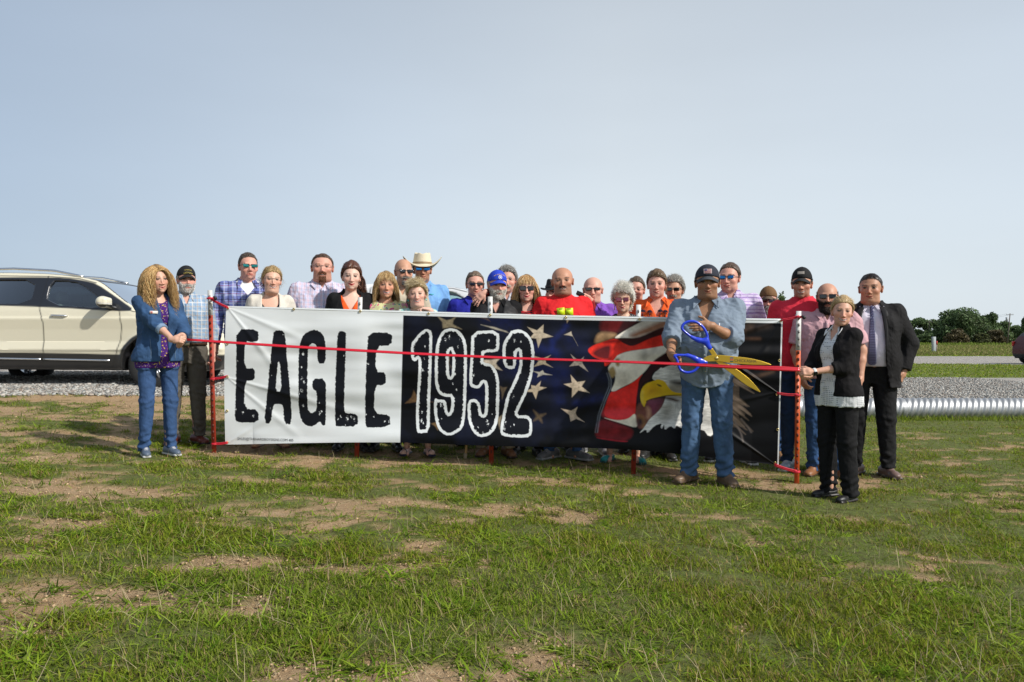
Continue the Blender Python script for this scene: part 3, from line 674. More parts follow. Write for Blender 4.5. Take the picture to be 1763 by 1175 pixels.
hole = np.maximum(hole, np.clip((fbm(X * 1.3, Y * .8, .9, 3, 75) - .93) * 20, 0, 1))
for lt in letters:
    sd = paint([smooth_poly(p, 1) for p in lt], None, 1)
    pp = [smooth_poly(p, 1) for p in lt]; al = np.concatenate(pp); x0, y0 = al.min(0) - 4; x1, y1 = al.max(0) + 4
    m = (X > x0) & (X < x1) & (Y > y0) & (Y < y1); sd = np.full(X.shape, 99.); sd[m] = poly_sd(X[m], Y[m], pp); sd += rn * 2.2
    blend(np.clip(.5 - sd / .8, 0, 1) * (1 - hole), (.006, .007, .011))
for lt in nums:
    pp = [smooth_poly(p, 1) for p in lt]; al = np.concatenate(pp); x0, y0 = al.min(0) - 4; x1, y1 = al.max(0) + 4
    m = (X > x0) & (X < x1) & (Y > y0) & (Y < y1); sd = np.full(X.shape, 99.); sd[m] = poly_sd(X[m], Y[m], pp); sd += rn * 1.2
    blend(np.clip(.5 - sd / .8, 0, 1), (.70, .73, .74))
    blend(np.clip(.5 - (sd + 5.0 + rn * 2.5) / .8, 0, 1) * (1 - hole), (.005, .006, .010))
# cloth shape: depth of every point, ripples and creases pulled from the ties
D = 7.03 + (6.62 - 7.03) * u + 0 * v
D = D + .030 * np.sin(v * math.pi) * np.sin(u * 9) * .5 - .035 * np.sin(v * math.pi) * (.6 + .4 * np.sin(u * 5 + 1))
D = D - .07 * sstep(.72, 1, v) * np.sin(np.clip((u - .05) / .9, 0, 1) * math.pi) ** .6
rip = (fbm(X * .25, Y * 1.6, .022, 2, 81) - .5) * .034 * sstep(0, .15, v) * sstep(0, .08, u)
D = D + rip + (fbm(X, Y, .012, 2, 83) - .5) * .06 * np.sin(v * math.pi)
def crease(a, b, wd, amp):
    ex, ey = b[0] - a[0], b[1] - a[1]; L2 = ex * ex + ey * ey; t = np.clip(((X - a[0]) * ex + (Y - a[1]) * ey) / L2, 0, 1)
    dd = np.sqrt((X - a[0] - ex * t) ** 2 + (Y - a[1] - ey * t) ** 2); ww = wd * (.25 + t)
    return -amp * np.exp(-(dd / ww) ** 2) * (1 - t) ** .6 * (.15 + 1.2 * t)
for a_, b_, w_, am in [((391, 650), (640, 720), 7, .016), ((391, 650), (520, 755), 6, .012), ((392, 530), (480, 640), 6, .014), ((392, 530), (560, 600), 7, .012), ((390, 764), (470, 715), 6, .012),
                       ((1338, 676), (1250, 618), 3.0, .034), ((1338, 676), (1230, 700), 6, .012), ((1334, 800), (1240, 735), 3.5, .016), ((1334, 800), (1180, 790), 4, .012), ((1345, 552), (1250, 580), 6, .014), ((1345, 552), (1290, 650), 6, .010)]:
    D = D + crease(a_, b_, w_, am)
W = np.stack([(X - 881.5) / F * D, D, EYE + (587.5 - Y) / F * D], -1)
I = np.arange(NU * NV).reshape(NU, NV); q = np.stack([I[:-1, :-1], I[:-1, 1:], I[1:, 1:], I[1:, :-1]], -1).reshape(-1, 4)
banner = thing('vinyl_banner', 'long vinyl banner reading EAGLE 1952 with eagle and flag, tied between red posts', 'banner', tuple(P(868, 785, 6.83)))
bl = np.array(banner.location)
me = fast_mesh('printed_sheet', W.reshape(-1, 3) - bl, q, C.reshape(-1, 3))
link('printed_sheet', me, attr_mat('vinyl', .48, .18), banner)
def banner_pt(px, py, off=.004):
    d = (X - px) ** 2 + (Y - py) ** 2; i = np.unravel_index(d.argmin(), d.shape); return W[i] + np.array([0, -off, 0])
gm = mat('brass', (.62, .48, .2), .3, 1)
def ring_mb(c, r, rr, n=14, ax='y'):
    th = np.linspace(0, 2 * math.pi, n, endpoint=False); P_ = [(math.cos(t), math.sin(t)) for t in th]
    V = []; 
    for a, b in P_:
        for p in np.linspace(0, 2 * math.pi, 6, endpoint=False):
            V.append([c[0] + a * (r + rr * math.cos(p)), c[1] + rr * math.sin(p), c[2] + b * (r + rr * math.cos(p))])
    Q = [[i * 6 + j, i * 6 + (j + 1) % 6, ((i + 1) % n) * 6 + (j + 1) % 6, ((i + 1) % n) * 6 + j] for i in range(n) for j in range(6)]
    mb = MB(); mb.add(V, Q); return mb
for px, py in [(506, 533), (620, 536.5), (738, 540.5), (844, 543), (974, 547), (1101, 550), (1344, 553), (1341, 621), (1338.5, 740), (1337, 679), (1334, 797), (392, 592), (392, 649), (391, 708), (393, 531), (392, 762)]:
    ring_mb(banner_pt(px, py, .006) - bl, .0085, .0032).build('grommet', gm, banner, smooth=True)
# hem of the top edge, rolled towards the back
hm = MB(); pts = [W[i, 0] + np.array([0, .006, -.012]) - bl for i in range(0, NU, 20)] + [W[-1, 0] + np.array([0, .006, -.012]) - bl]
hm.tube(pts, .010, 6); hm.build('hem', mat('vinyl_white', (.7, .73, .74), .4), banner, smooth=True)

def text_geo(s, size, font_scale_x=1.0, thick=0):
    cu = bpy.data.curves.new('t', 'FONT'); cu.body = s; cu.size = size; cu.extrude = thick; cu.resolution_u = 3
    o = bpy.data.objects.new('t', cu); COL.objects.link(o)
    dg = bpy.context.evaluated_depsgraph_get(); dg.update(); me = o.evaluated_get(dg).to_mesh()
    V = np.array([v.co[:] for v in me.vertices]).reshape(-1, 3); Fc = [list(p.vertices) for p in me.polygons]
    o.evaluated_get(dg).to_mesh_clear(); bpy.data.objects.remove(o); bpy.data.curves.remove(cu)
    V[:, 0] *= font_scale_x; return V, Fc
def text_obj(name, s, size, origin, xdir, ydir, m, parent=None, sx=1.0, rel=None, thick=0):
    V, Fc = text_geo(s, size, sx, thick); xd = np.array(xdir, float); yd = np.array(ydir, float); zd = np.cross(xd, yd)
    Wd = np.array(origin) + V[:, :1] * xd + V[:, 1:2] * yd + V[:, 2:3] * zd
    if rel is not None: Wd = Wd - np.array(rel)
    me = bpy.data.meshes.new(name); me.from_pydata([tuple(v) for v in Wd], [], Fc); return link(name, me, m, parent)
V, Fc = text_geo('SALES@THEHARDBOYSIGNS.COM 405', .032, .9)
Wd = []
for vx, vy, _ in V:
    px = 409 + vx * F / 7.0; py = 757.5 + vx * F / 7.0 * .028 - vy * F / 7.0; 
    i = min(max(int((px - 388) / 952.5 * NU), 0), NU - 1); j = int(np.argmin(abs(PY[i] - py))); Wd.append(W[i, j] + np.array([0, -.004, 0]) - bl)
    Wd[-1][0] = (px - 881.5) / F * W[i, j][1] - bl[0]; Wd[-1][2] = EYE + (587.5 - py) / F * W[i, j][1] - bl[2]
me = bpy.data.meshes.new('small_print'); me.from_pydata([tuple(p) for p in Wd], [], Fc); link('small_print', me, mat('ink', (.03, .03, .035), .6), banner)

# ================================================================ POSTS, CORDS, RIBBON
RUST = mat('post_red', (.33, .035, .014), .6, noise=.35, nscale=25); ORNG = mat('post_orange', (.52, .085, .018), .5, noise=.3, nscale=30)
SILV = mat('post_white', (.62, .62, .6), .45, noise=.15, nscale=40); STUD = mat('post_stud', (.10, .018, .01), .7)
def t_post(top, bot, d, label, m, tipfrac, w_=.040):
    a = P(top[0], top[1], d); b = P(bot[0], bot[1], d); b[2] = gz(b[0], b[1]) - .06
    b[0] = b[0]; L_ = np.linalg.norm(a - b)
    t = thing('fence_post', label, 'post', (b[0], b[1], gz(b[0], b[1])), group='red metal posts carrying the banner'); tl = np.array(t.location)
    def tee(z0, z1, mm, name, g=0):
        p0 = b + (a - b) * z0 - tl; p1 = b + (a - b) * z1 - tl
        ax = (a - b) / L_; rot = np.stack([[1, 0, -ax[0] / ax[2]], [0, 1, -ax[1] / ax[2]], ax], 1)
        mb = MB(); c = (p0 + p1) / 2; h = np.linalg.norm(p1 - p0) / 2
        mb.box(c, (w_ / 2 + g, .003 + g, h), rot); mb.box(c + np.array([0, .017, 0]), (.003 + g, .0145 + g, h - .001), rot)
        n = int(L_ / .055); nb = mb.n
        for i in range(3, n):
            if z0 <= i / n < z1: mb.box(b + (a - b) * (i / n) - tl + np.array([0, -.007, 0]), (.006, .007, .012))
        o = mb.build(name, mm, t); o.data.materials.append(STUD if mm is not SILV else mat('tip_hole', (.25, .24, .23), .6)); pi = np.zeros(len(o.data.polygons), np.int32); pi[nb // 8 * 6:] = 1; o.data.polygons.foreach_set('material_index', pi); return o
    tee(0, 1 - tipfrac, m, 'post_shaft'); tee(1 - tipfrac, 1, SILV, 'painted_tip', .0004)
    return a, b
LP = t_post((361.5, 500), (369, 775), 7.05, 'dark red metal post with white tip, at the left end of the banner', RUST, .15)
t_post((1375, 536), (1371.5, 830), 6.60, 'bright orange red metal post with white tip, at the right end of the banner', ORNG, .22)
t_post((620, 512), (614, 790), 7.02, 'red post behind the banner in front of the woman in the black blazer', RUST, .17)
t_post((844, 511), (846, 803), 6.93, 'red post behind the banner in front of the old man in the blue cap', RUST, .17)
t_post((1099.5, 525), (1090, 815), 6.82, 'red post behind the banner beside the white haired woman', RUST, .17)
CORD = mat('red_cord', (.62, .015, .04), .5, bump=.3, bscale=400)
def cord(p0, d0, p1, d1, label, r=.007):
    a = P(*p0, d0); b = P(*p1, d1); t = np.linspace(0, 1, 8)[:, None]; pts = a * (1 - t) + b * t; pts[:, 2] -= .006 * np.sin(t[:, 0] * math.pi)
    mb = MB(); mb.tube(pts, r, 6); mb.tube(pts + np.array([0, -.004, .011]), r * .7, 6)
    # turns round the post
    th = np.linspace(0, 4 * math.pi, 24); mb.tube(np.stack([b[0] + .027 * np.cos(th), b[1] + .012 + .024 * np.sin(th), b[2] + .012 * (th / 12.6) - .006], -1), r * .7, 5)
    o = mb.build('red_cord', CORD, smooth=True); return tag(o, label, 'cord', group='red cords tying the banner to the posts')
cord((393, 531), 7.01, (361, 514), 7.02, 'red cord from the top left banner corner up to the left post')
cord((392, 649), 7.01, (366.5, 653), 7.02, 'red cord from the middle of the left banner edge to the left post')
cord((392, 763), 7.01, (369, 765), 7.02, 'red cord at the bottom left corner of the banner')
cord((1344, 552), 6.60, (1375, 546), 6.57, 'red cord from the top right banner corner to the orange post')
cord((1337, 678), 6.60, (1373.5, 681), 6.57, 'red cord from the middle of the right banner edge to the orange post')
cord((1333, 801), 6.60, (1372, 813), 6.57, 'red cord at the bottom right corner of the banner', .009)
for px, py, d_, lb in ((371, 514, 7.0, 'small black ball clip on the cord at the top of the left post'), (1384, 547, 6.55, 'small black clip on the cord at the top of the orange post')):
    s_ = SDF((-.03,) * 3, (.03,) * 3, .003); s_.ell((0, 0, 0), .016, k=0); s_.cap((0, 0, 0), (-.014, 0, .012), .008, k=.006)
    vv, qq = s_.mesh(); o = link('ball_clip', fast_mesh('ball_clip', vv, qq), mat('black_rubber', (.01, .01, .011), .5), loc=tuple(P(px, py, d_))); tag(o, lb, 'clip')
# ribbon
rp = [(322, 585, 6.45, .019), (500, 597, 6.35, .022), (700, 608.5, 6.25, .021), (881, 617, 6.15, .020), (1040, 622, 6.02, .018), (1180, 627.5, 5.93, .022), (1250, 631.5, 5.88, .026), (1300, 633.5, 5.84, .031), (1345, 635, 5.80, .036), (1377, 636.5, 5.78, .028)]
tt = np.linspace(0, 1, 90); k_ = np.linspace(0, 1, len(rp)); rpn = np.array(rp)
pp = [np.interp(tt, k_, rpn[:, i]) for i in range(4)]
rows = []
for i in range(90):
    c = P(pp[0][i], pp[1][i], pp[2][i]); tw = .5 * math.sin(tt[i] * 7) * .4; w2 = pp[3][i] / 2
    rows.append([c + np.array([0, math.sin(tw) * w2 * s_, math.cos(tw) * w2 * s_]) + np.array([0, .003 * math.sin(s_ * 3), 0]) for s_ in np.linspace(-1, 1, 5)])
mb = MB(); mb.sheet(rows); o = mb.build('ribbon', mat('ribbon_satin', (.66, .008, .028), .32, spec=.7), smooth=True)
sm = o.modifiers.new('s', 'SOLIDIFY'); sm.thickness = .0012
tag(o, 'long bright red satin ribbon stretched in front of the banner between two women', 'ribbon')

# ================================================================ GIANT SCISSORS
sc_d = 6.00; S5 = 6.527
def sp(x, y, dd=0): return P(1120 + x / S5, 520 + y / S5, sc_d + dd)
sciss = thing('giant_scissors', 'giant ceremonial scissors with blue handles and gold blades held open over the ribbon', 'scissors', tuple(sp(742, 635)))
sl_ = np.array(sciss.location)
def flat_part(name, pts, m, dd, th, parent=sciss, bev=.002):
    p = np.array([sp(x, y, dd) for x, y in pts]) - sl_; n = len(p); V = np.vstack([p, p + np.array([0, th, 0])])
    Fc = [list(range(n))[::-1], list(range(n, 2 * n))] + [[i, (i + 1) % n, (i + 1) % n + n, i + n] for i in range(n)]
    me = bpy.data.meshes.new(name); me.from_pydata([tuple(v) for v in V], [], Fc); me.update()
    bm = bmesh.new(); bm.from_mesh(me); bmesh.ops.recalc_face_normals(bm, faces=bm.faces); bm.to_mesh(me); bm.free()
    o = link(name, me, m, parent); b_ = o.modifiers.new('b', 'BEVEL'); b_.width = bev; b_.segments = 2; b_.limit_method = 'ANGLE'; b_.angle_limit = R(40); return o
GOLD = mat('gold_blade', (.56, .37, .045), .36, .85, noise=.12, nscale=8); BLUE = mat('blue_handle', (.012, .045, .60), .28, coat=.4)
up = flat_part('upper_blade', smooth_poly(np.array([(590, 640), (640, 605), (740, 595), (900, 608), (1100, 630), (1250, 665), (1358, 704), (1352, 711), (1100, 708), (900, 690), (760, 668), (650, 672), (600, 668)], float), 1), GOLD, 0, .006)
flat_part('lower_blade', smooth_poly(np.array([(630, 515), (690, 512), (745, 590), (775, 660), (900, 715), (1000, 778), (1130, 880), (1240, 1012), (1225, 1018), (1060, 930), (900, 800), (760, 700), (700, 640), (685, 590)], float), 1), GOLD, .008, .006)
s_ = SDF((-.03,) * 3, (.03,) * 3, .003); s_.ell((0, 0, 0), (.014, .006, .014), k=0); s_.box((0, -.006, 0), (.010, .003, .0016), k=.001, mode='s')
vv, qq = s_.mesh(); link('pivot_screw', fast_mesh('pivot_screw', vv, qq), mat('brass', (1, 1, 1)), sciss, (0, -.003, 0))
def handle(name, ring, shank, rr):
    ps = np.array([sp(x, y, .003) for x, y in ring]) - sl_
    cl = ps.tolist(); n = len(cl); out = []
    for i in range(n):
        p0, p1, p2, p3 = (ps[(i + j - 1) % n] for j in range(4))
        for t in (0, .25, .5, .75): out.append(.5 * ((2 * p1) + (-p0 + p2) * t + (2 * p0 - 5 * p1 + 4 * p2 - p3) * t * t + (-p0 + 3 * p1 - 3 * p2 + p3) * t ** 3))
    out = np.array(out); lo = out.min(0) - .05; hi = out.max(0) + .07
    s = SDF(lo - .02, hi + .05, .004)
    for i in range(len(out)): s.cap(out[i], out[(i + 1) % len(out)], rr, k=.004)
    for (x0, y0, r0), (x1, y1, r1) in zip(shank[:-1], shank[1:]): s.cap(sp(x0, y0, .003) - sl_, sp(x1, y1, .003) - sl_, r0, r1, k=.02, sy=.6)
    vv, qq = s.mesh(); return link(name, fast_mesh(name, vv, qq), BLUE, sciss)
handle('upper_handle', [(352, 300), (372, 250), (430, 222), (500, 224), (562, 258), (608, 312), (638, 385), (618, 436), (545, 432), (470, 400), (400, 350)], [(470, 405, .009), (540, 432, .014), (620, 445, .022), (665, 515, .018)], .0095)
handle('lower_handle', [(272, 606), (340, 600), (430, 606), (505, 636), (548, 690), (520, 748), (470, 786), (400, 794), (338, 764), (312, 710), (296, 650)], [(420, 600, .010), (500, 640, .014), (560, 668, .020), (625, 682, .012)], .0095)
for k_, c_ in enumerate([(.02, .05, .2), (.45, .05, .08), (.01, .06, .04)]):
    flat_part('logo_bar', [(893, 625 + k_ * 20), (930, 625 + k_ * 20), (930, 636 + k_ * 20), (893, 636 + k_ * 20)], mat('logo%d' % k_, c_, .5), -.0012, .001, up, .0001)
for o in list(sciss.children):
    pass
text_obj('lettering', 'CHICKASHA', .0300, sp(940, 672, -.0015), (1, 0, -.05), (0, 0, 1), mat('blade_ink', (.10, .07, .02), .6), up, 1.0, rel=sl_)
# ================================================================ PEOPLE
def nrm(v): v = np.array(v, float); return v / (np.linalg.norm(v) + 1e-12)
SKIN_M = attr_mat('skin', .5, .38, noise=.07, nscale=55)
HS = 1.07
class HG:
    def __init__(s, g): s.g = g
    def ell(s, c, r, rot=None, k=.02, mode='u'): s.g.ell(c, np.array(r, float) * HS, rot, k, mode)
    def cap(s, a, b, ra, rb=None, k=.02, mode='u'): s.g.cap(a, b, ra * HS, None if rb is None else rb * HS, k=k, mode=mode)
HAIR_M = attr_mat('hair_strand', .42, .5)
CRC, CRR = np.array([0, .018, .033]), np.array([.0765, .095, .085])
def hairline(x, y, rec=0.0, wid=1.0):
    """height of the hairline at a point of the head (head coordinates)"""
    a = np.interp(y, [-.10, -.07, -.052, -.035, -.012, .000, .022, .045, .08, .12], [.068, .066, .054, .036, .004, .002, .008, -.040, -.070, -.080])
    front = sstep(-.01, -.05, y)
    return a + rec * front * (1 + .5 * sstep(.02, .05, abs(x)))
class Person:
    def __init__(s, **k):
        s.__dict__.update(dict(sex='m', fat=0., hw=1.0, tilt=0, turn=0, roll=0, skin=(.50, .29, .20), res=.0045, rz=0, lean=0, smile=1, brow=None, rec=0, scalp=None, jaw=1.0, shoulder=1.0, legs=1, stance=.0, ear=1))
        s.__dict__.update(k)
        s.skin = tuple(np.array(s.skin) ** .97 * np.array([1, .99, .98])); rv = np.random.default_rng(sum(map(ord, s.label))); s.v = rv.uniform(-1, 1, 8)
        if s.sex == 'm': s.rec = s.rec + .008
        g = gz(s.x, s.d); s.S = (s.ztop - g) / (s.rig - .017)
        s.root = thing('person', s.label, 'person', (s.x, s.d, g), s.rz, group=None); s.root.scale = (s.S,) * 3
        s.g = g
        s.Rh = euler(R(s.tilt), R(s.roll), R(s.turn)); s.piv = np.array([0, .03, 1.50]); s.hc = np.array([0, -.014, 1.603])
    def hp(s, p):
        p = np.atleast_2d(np.array(p, float)) * HS + s.hc - s.piv; q = p @ s.Rh.T + s.piv; return q if len(q) > 1 else q[0]
    def hinv(s, v): return ((np.asarray(v) - s.piv) @ s.Rh + s.piv - s.hc) / HS
    def local(s, w):
        c, sn = math.cos(-s.rz), math.sin(-s.rz); v = np.array(w, float) - np.array(s.root.location)
        return np.array([v[0] * c - v[1] * sn, v[0] * sn + v[1] * c, v[2]]) / s.S
    def ik(s, side, target, pole=(0, .3, -1), lu=.285, lf=.262):
        S = s.sh[side]; T = np.array(target, float); D = T - S; L = min(np.linalg.norm(D), lu + lf - .002); D = nrm(D)
        T = S + D * L; a = (lu * lu - lf * lf + L * L) / (2 * L); h = math.sqrt(max(lu * lu - a * a, 0)); pv = np.array(pole, float); pv = nrm(pv - D * (pv @ D))
        return S + D * a + pv * h, T
    def rig_(s):
        w = s.shoulder * (.172 if s.sex == 'm' else .152)
        s.sh = {-1: np.array([-w, .01, 1.398]), 1: np.array([w, .01, 1.398])}
        s.arm = {}
        for sd_ in (-1, 1):
            a = s.arms.get(sd_) if hasattr(s, 'arms') else None
            if a is None:
                e = s.sh[sd_] + np.array([sd_ * (.06 + .08 * s.fat), .03, -.275]); wr = e + np.array([sd_ * .0, -.06, -.25])
                a = dict(e=e, w=wr, d=(0, -.15, -1), n=(-sd_, -.2, 0), curl=.42)
            if 'tow' in a: a = dict(a, to=s.local(a['tow']))
            for kk in ('d', 'n', 'pole'):
                if kk + 'w' in a: a = dict(a); a[kk] = tuple(s.local(np.array(s.root.location) + np.array(a[kk + 'w'], float)))
            if 'to' in a:
                e, wr = s.ik(sd_, a['to'], a.get('pole', (sd_ * .4, .5, -1))); a = dict(a, e=e, w=wr)
            s.arm[sd_] = a
    def hand(s, g, sd_, W, d, n, curl=.4, spread=.0, k=.006, thumb=.5, splay=0, grip=None):
        d = nrm(d); n = np.array(n, float); n = nrm(n - d * (n @ d)); t = -np.cross(d, n) * sd_     # thumb side
        sc = 1.0 if s.sex == 'm' else .9
        M = np.stack([t, d, n], 1)
        g.cap(W - d * .02, W + d * .03, .026 * sc, .03 * sc, k=.015)
        g.box(W + d * .052 * sc, (.040 * sc, .042 * sc, .0145 * sc), .013, M, k=.016)
        g.ell(W + d * .035 * sc + t * .022 * sc + n * .008, (.018, .03, .016), M, k=.012)
        cu = curl if hasattr(curl, '__len__') else [curl] * 4
        for i, (o, L) in enumerate(((.0295, .072), (.0105, .080), (-.0095, .074), (-.0285, .058))):
            b = W + d * (.088 - .004 * abs(i - 1.2)) * sc + t * o * sc; a = 0; dir0 = nrm(d + t * (o * (.9 + 9 * splay)))
            p = b
            for j, (f, r0, r1) in enumerate(((.45, .0098, .0092), (.31, .0092, .0084), (.24, .0084, .0072))):
                a += cu[i] * (1, 1.25, .8)[j]; dd = dir0 * math.cos(a) + n * math.sin(a)
                q = p + dd * L * sc * f; g.cap(p, q, r0 * sc, r1 * sc, k=.004); p = q
        b = W + d * .022 * sc + t * .030 * sc; dd = nrm(d * .75 + t * (1.0 - .5 * thumb) + n * (.25 + .5 * thumb)); q = b + dd * .042 * sc
        g.cap(b, q, .0135 * sc, .0112 * sc, k=.008); dd = nrm(d * .95 + t * (.45 - .5 * thumb) + n * (.2 + .5 * thumb)); g.cap(q, q + dd * .034 * sc, .0112 * sc, .0088 * sc, k=.004)
    def torso_prof(s, inf=0., hem=None):
        f = s.fat; i = inf
        if s.sex == 'm':
            P_ = [(.80, .168, .118, .0), (.90, .175 + .03 * f, .125 + .02 * f, .0), (.98, .170 + .06 * f, .12 + .07 * f, -.03 * f), (1.07, .163 + .075 * f, .117 + .11 * f, -.045 * f), (1.17, .168 + .065 * f, .117 + .09 * f, -.04 * f),
                  (1.27, .182 + .04 * f, .122 + .04 * f, -.015 * f), (1.34, .188 + .03 * f, .118 + .02 * f, 0), (1.40, .165, .100, .008), (1.445, .115, .078, .015), (1.48, .066, .06, .02), (1.50, .058, .055, .02)]
        else:
            P_ = [(.80, .170, .118, .01), (.90, .178 + .04 * f, .125 + .03 * f, .01), (.98, .160 + .06 * f, .112 + .06 * f, 0), (1.06, .136 + .08 * f, .098 + .07 * f, 0), (1.15, .142 + .07 * f, .102 + .05 * f, 0),
                  (1.25, .155 + .04 * f, .108 + .02 * f, 0), (1.33, .160 + .02 * f, .103, .005), (1.39, .145, .088, .01), (1.435, .100, .07, .015), (1.475, .058, .052, .02), (1.50, .05, .048, .02)]
        return [(z, a * (s.shoulder if z > 1.2 else 1) + i, b + i, c) for z, a, b, c in P_]
    def legs_(s):
        st = s.stance
        return {sd_: [np.array([sd_ * .092, .0, .90]), np.array([sd_ * (.10 + st * .5), -.015, .50]), np.array([sd_ * (.105 + st), .02, .09])] for sd_ in (-1, 1)}
    def body(s):
        s.rig_(); h = s.res
        pts = [s.arm[k][j] for k in (-1, 1) for j in ('e', 'w')] + [np.array(s.arm[k]['w']) + nrm(s.arm[k]['d']) * .20 for k in (-1, 1)] + [s.sh[-1] * 1.45, s.sh[1] * 1.45]
        pts = np.array(pts); lo = np.minimum(pts.min(0) - .04, [-.22, -.17, 0]); hi = np.maximum(pts.max(0) + .04, [.22, .17, 1.80])
        lo[2] = min(lo[2], .0) ; hi[2] = max(hi[2], 1.80)
        lo[2] = .0 if s.legs else .7
        g = SDF(lo, hi, h)
        c = lambda p: s.hp(p); Rh = s.Rh; w = s.hw
        # core
        g.loft([(z, a - .012, b - .012, cy) for z, a, b, cy in s.torso_prof()], k=0)
        for sd_ in (-1, 1):
            a = s.arm[sd_]; r = 1.0 if s.sex == 'm' else .82; r *= 1 + .12 * s.fat
            g.cap(s.sh[sd_] * np.array([.8, 1, 1]), a['e'], .050 * r, .042 * r, k=.03); g.ell(s.sh[sd_], (.055 * r,) * 3, k=.03)
            m_ = np.array(a['e']) * .62 + np.array(a['w']) * .38
            g.cap(a['e'], m_, .040 * r, .038 * r, k=.02); g.cap(m_, a['w'], .038 * r, .026 * r, k=.015)
            s.hand(g, sd_, np.array(a['w'], float), a['d'], a['n'], a.get('curl', .4), thumb=a.get('thumb', .5), splay=a.get('splay', 0))
            if s.legs:
                l = s.legs_()[sd_]; r = 1.0 if s.sex == 'm' else .9
                g.cap(l[0], l[1], .078 * r, .052 * r, k=.02); g.cap(l[1], (l[1] * .6 + l[2] * .4) + np.array([0, .015, 0]), .050 * r, .050 * r, k=.01); g.cap((l[1] * .6 + l[2] * .4) + np.array([0, .015, 0]), l[2], .050 * r, .034 * r, k=.01)
                tf = getattr(s, 'toe', None) is not None
                g.cap(l[2] + np.array([0, .015, -.04]), l[2] + np.array([0, -.13 if tf else -.06, -.064]), .028 if tf else .022, .022 if tf else .016, k=.015)
        # neck
        nr = (.060 if s.sex == 'm' else .049) * (1 + .18 * s.fat) * (.6 + .4 * w)
        g.cap((0, .028, 1.40), c((0, .018, -.07)), nr * 1.12, nr, k=.03)
        H = HG(g)
        # head
        H.ell(c(CRC), CRR * np.array([w, 1, 1]), Rh, k=.02)
        H.ell(c((0, -.022, -.016)), (.064 * w, .072, .088), Rh, k=.03)
        jw = s.jaw * w * (1 + .06 * s.v[4])
        H.ell(c((0, -.032, -.072)), (.053 * jw, .052, .036 + .003 * s.v[5]), Rh, k=.03); H.ell(c((0, -.074, -.098)), (.020 * jw, .015, .015), Rh, k=.02)
        if s.fat > .4: H.ell(c((0, -.03, -.105)), (.056 * jw, .05, .03), Rh, k=.03)
        H.cap(c((-.034 * w, -.080, .019)), c((.034 * w, -.080, .019)), .011 if s.sex == 'm' else .008, k=.014)
        for sd_ in (-1, 1):
            H.ell(c((sd_ * .040 * w, -.060, -.032 + .004 * s.smile)), (.023, .022, .021), Rh, k=.02)
            H.ell(c((sd_ * .031 * w, -.101, .004)), (.019, .016, .011), Rh, k=.010, mode='s')
            H.ell(c((sd_ * .031 * w, -.0775, .002)), (.0135,) * 3, Rh, k=.002)
            if s.ear: 
                H.ell(c((sd_ * .0775 * w, .008, -.008)), (.009, .019, .032), Rh @ euler(0, sd_ * .18, sd_ * .45), k=.006)
                H.ell(c((sd_ * .085 * w, .000, -.006)), (.006, .010, .018), Rh @ euler(0, sd_ * .18, sd_ * .45), k=.004, mode='s')
            H.ell(c((sd_ * (.0125 + .0015 * s.v[3]), -.094, -.041)), (.0075, .010, .007), Rh, k=.008)
        H.cap(c((0, -.088, .008)), c((0, -.1065 - .002 * s.v[0], -.036 - .003 * s.v[1])), .0065, .0098 + .0014 * s.v[2] - (.001 if s.sex == 'f' else 0), k=.012)
        H.cap(c((-.019, -.090, -.0630 + .002 * s.smile)), c((0, -.0960, -.0640)), .0030, .0042, k=.006); H.cap(c((.019, -.090, -.0630 + .002 * s.smile)), c((0, -.0960, -.0640)), .0030, .0042, k=.006)
        H.cap(c((-.018, -.087, -.0765)), c((.018, -.087, -.0765)), .0055, k=.008)
        if s.smile >= 2: H.ell(c((0, -.103, -.0698)), (.026, .010, .0036), Rh, k=.003, mode='s')
        v, q = g.mesh(); s.bv = v
        hv = s.hinv(v); x, y, z = hv.T; isH = (v[:, 2] > 1.40) & (np.abs(hv[:, 0]) < .11)
        col = np.tile(np.array(s.skin, float), (len(v), 1))
        ww = w
        def mixm(m, c_, a=1.0):
            m = np.clip(m, 0, 1)[:, None] * isH[:, None] * a; col[:] = col * (1 - m) + np.array(c_) * m
        sk = np.array(s.skin)
        blush = sk * np.array([1.12, .80, .78])
        for sd_ in (-1, 1): mixm(np.exp(-((x - sd_ * .042 * ww) ** 2 + (z + .028) ** 2) / (2 * .016 ** 2)) * (y < -.03), blush, .6)
        mixm(np.exp(-(x ** 2 + (z + .032) ** 2) / (2 * .012 ** 2)) * (y < -.09), blush, .6)
        ex = np.exp(-((np.abs(x) - .079 * ww) / .012) ** 2) * (np.abs(y - .008) < .03); mixm(ex, blush, .4)
        # crease shade painted into the skin beside the nose and above the eyes
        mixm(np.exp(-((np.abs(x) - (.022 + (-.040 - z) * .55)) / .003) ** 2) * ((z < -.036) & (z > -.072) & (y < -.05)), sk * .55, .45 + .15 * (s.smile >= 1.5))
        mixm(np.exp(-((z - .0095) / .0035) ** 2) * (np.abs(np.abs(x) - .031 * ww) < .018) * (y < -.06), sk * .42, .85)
        fr = y < -.055
        if s.sex == 'm':
            for zz_ in (.036, .045, .053): mixm(np.exp(-((z - zz_ - .003 * np.sin(x * 60 + s.v[6] * 3)) / .0016) ** 2) * (np.abs(x) < .036) * fr, sk * .7, .35)
            mixm((sstep(-.045, -.06, z) * fr), sk * np.array([.86, .84, .86]), .5)
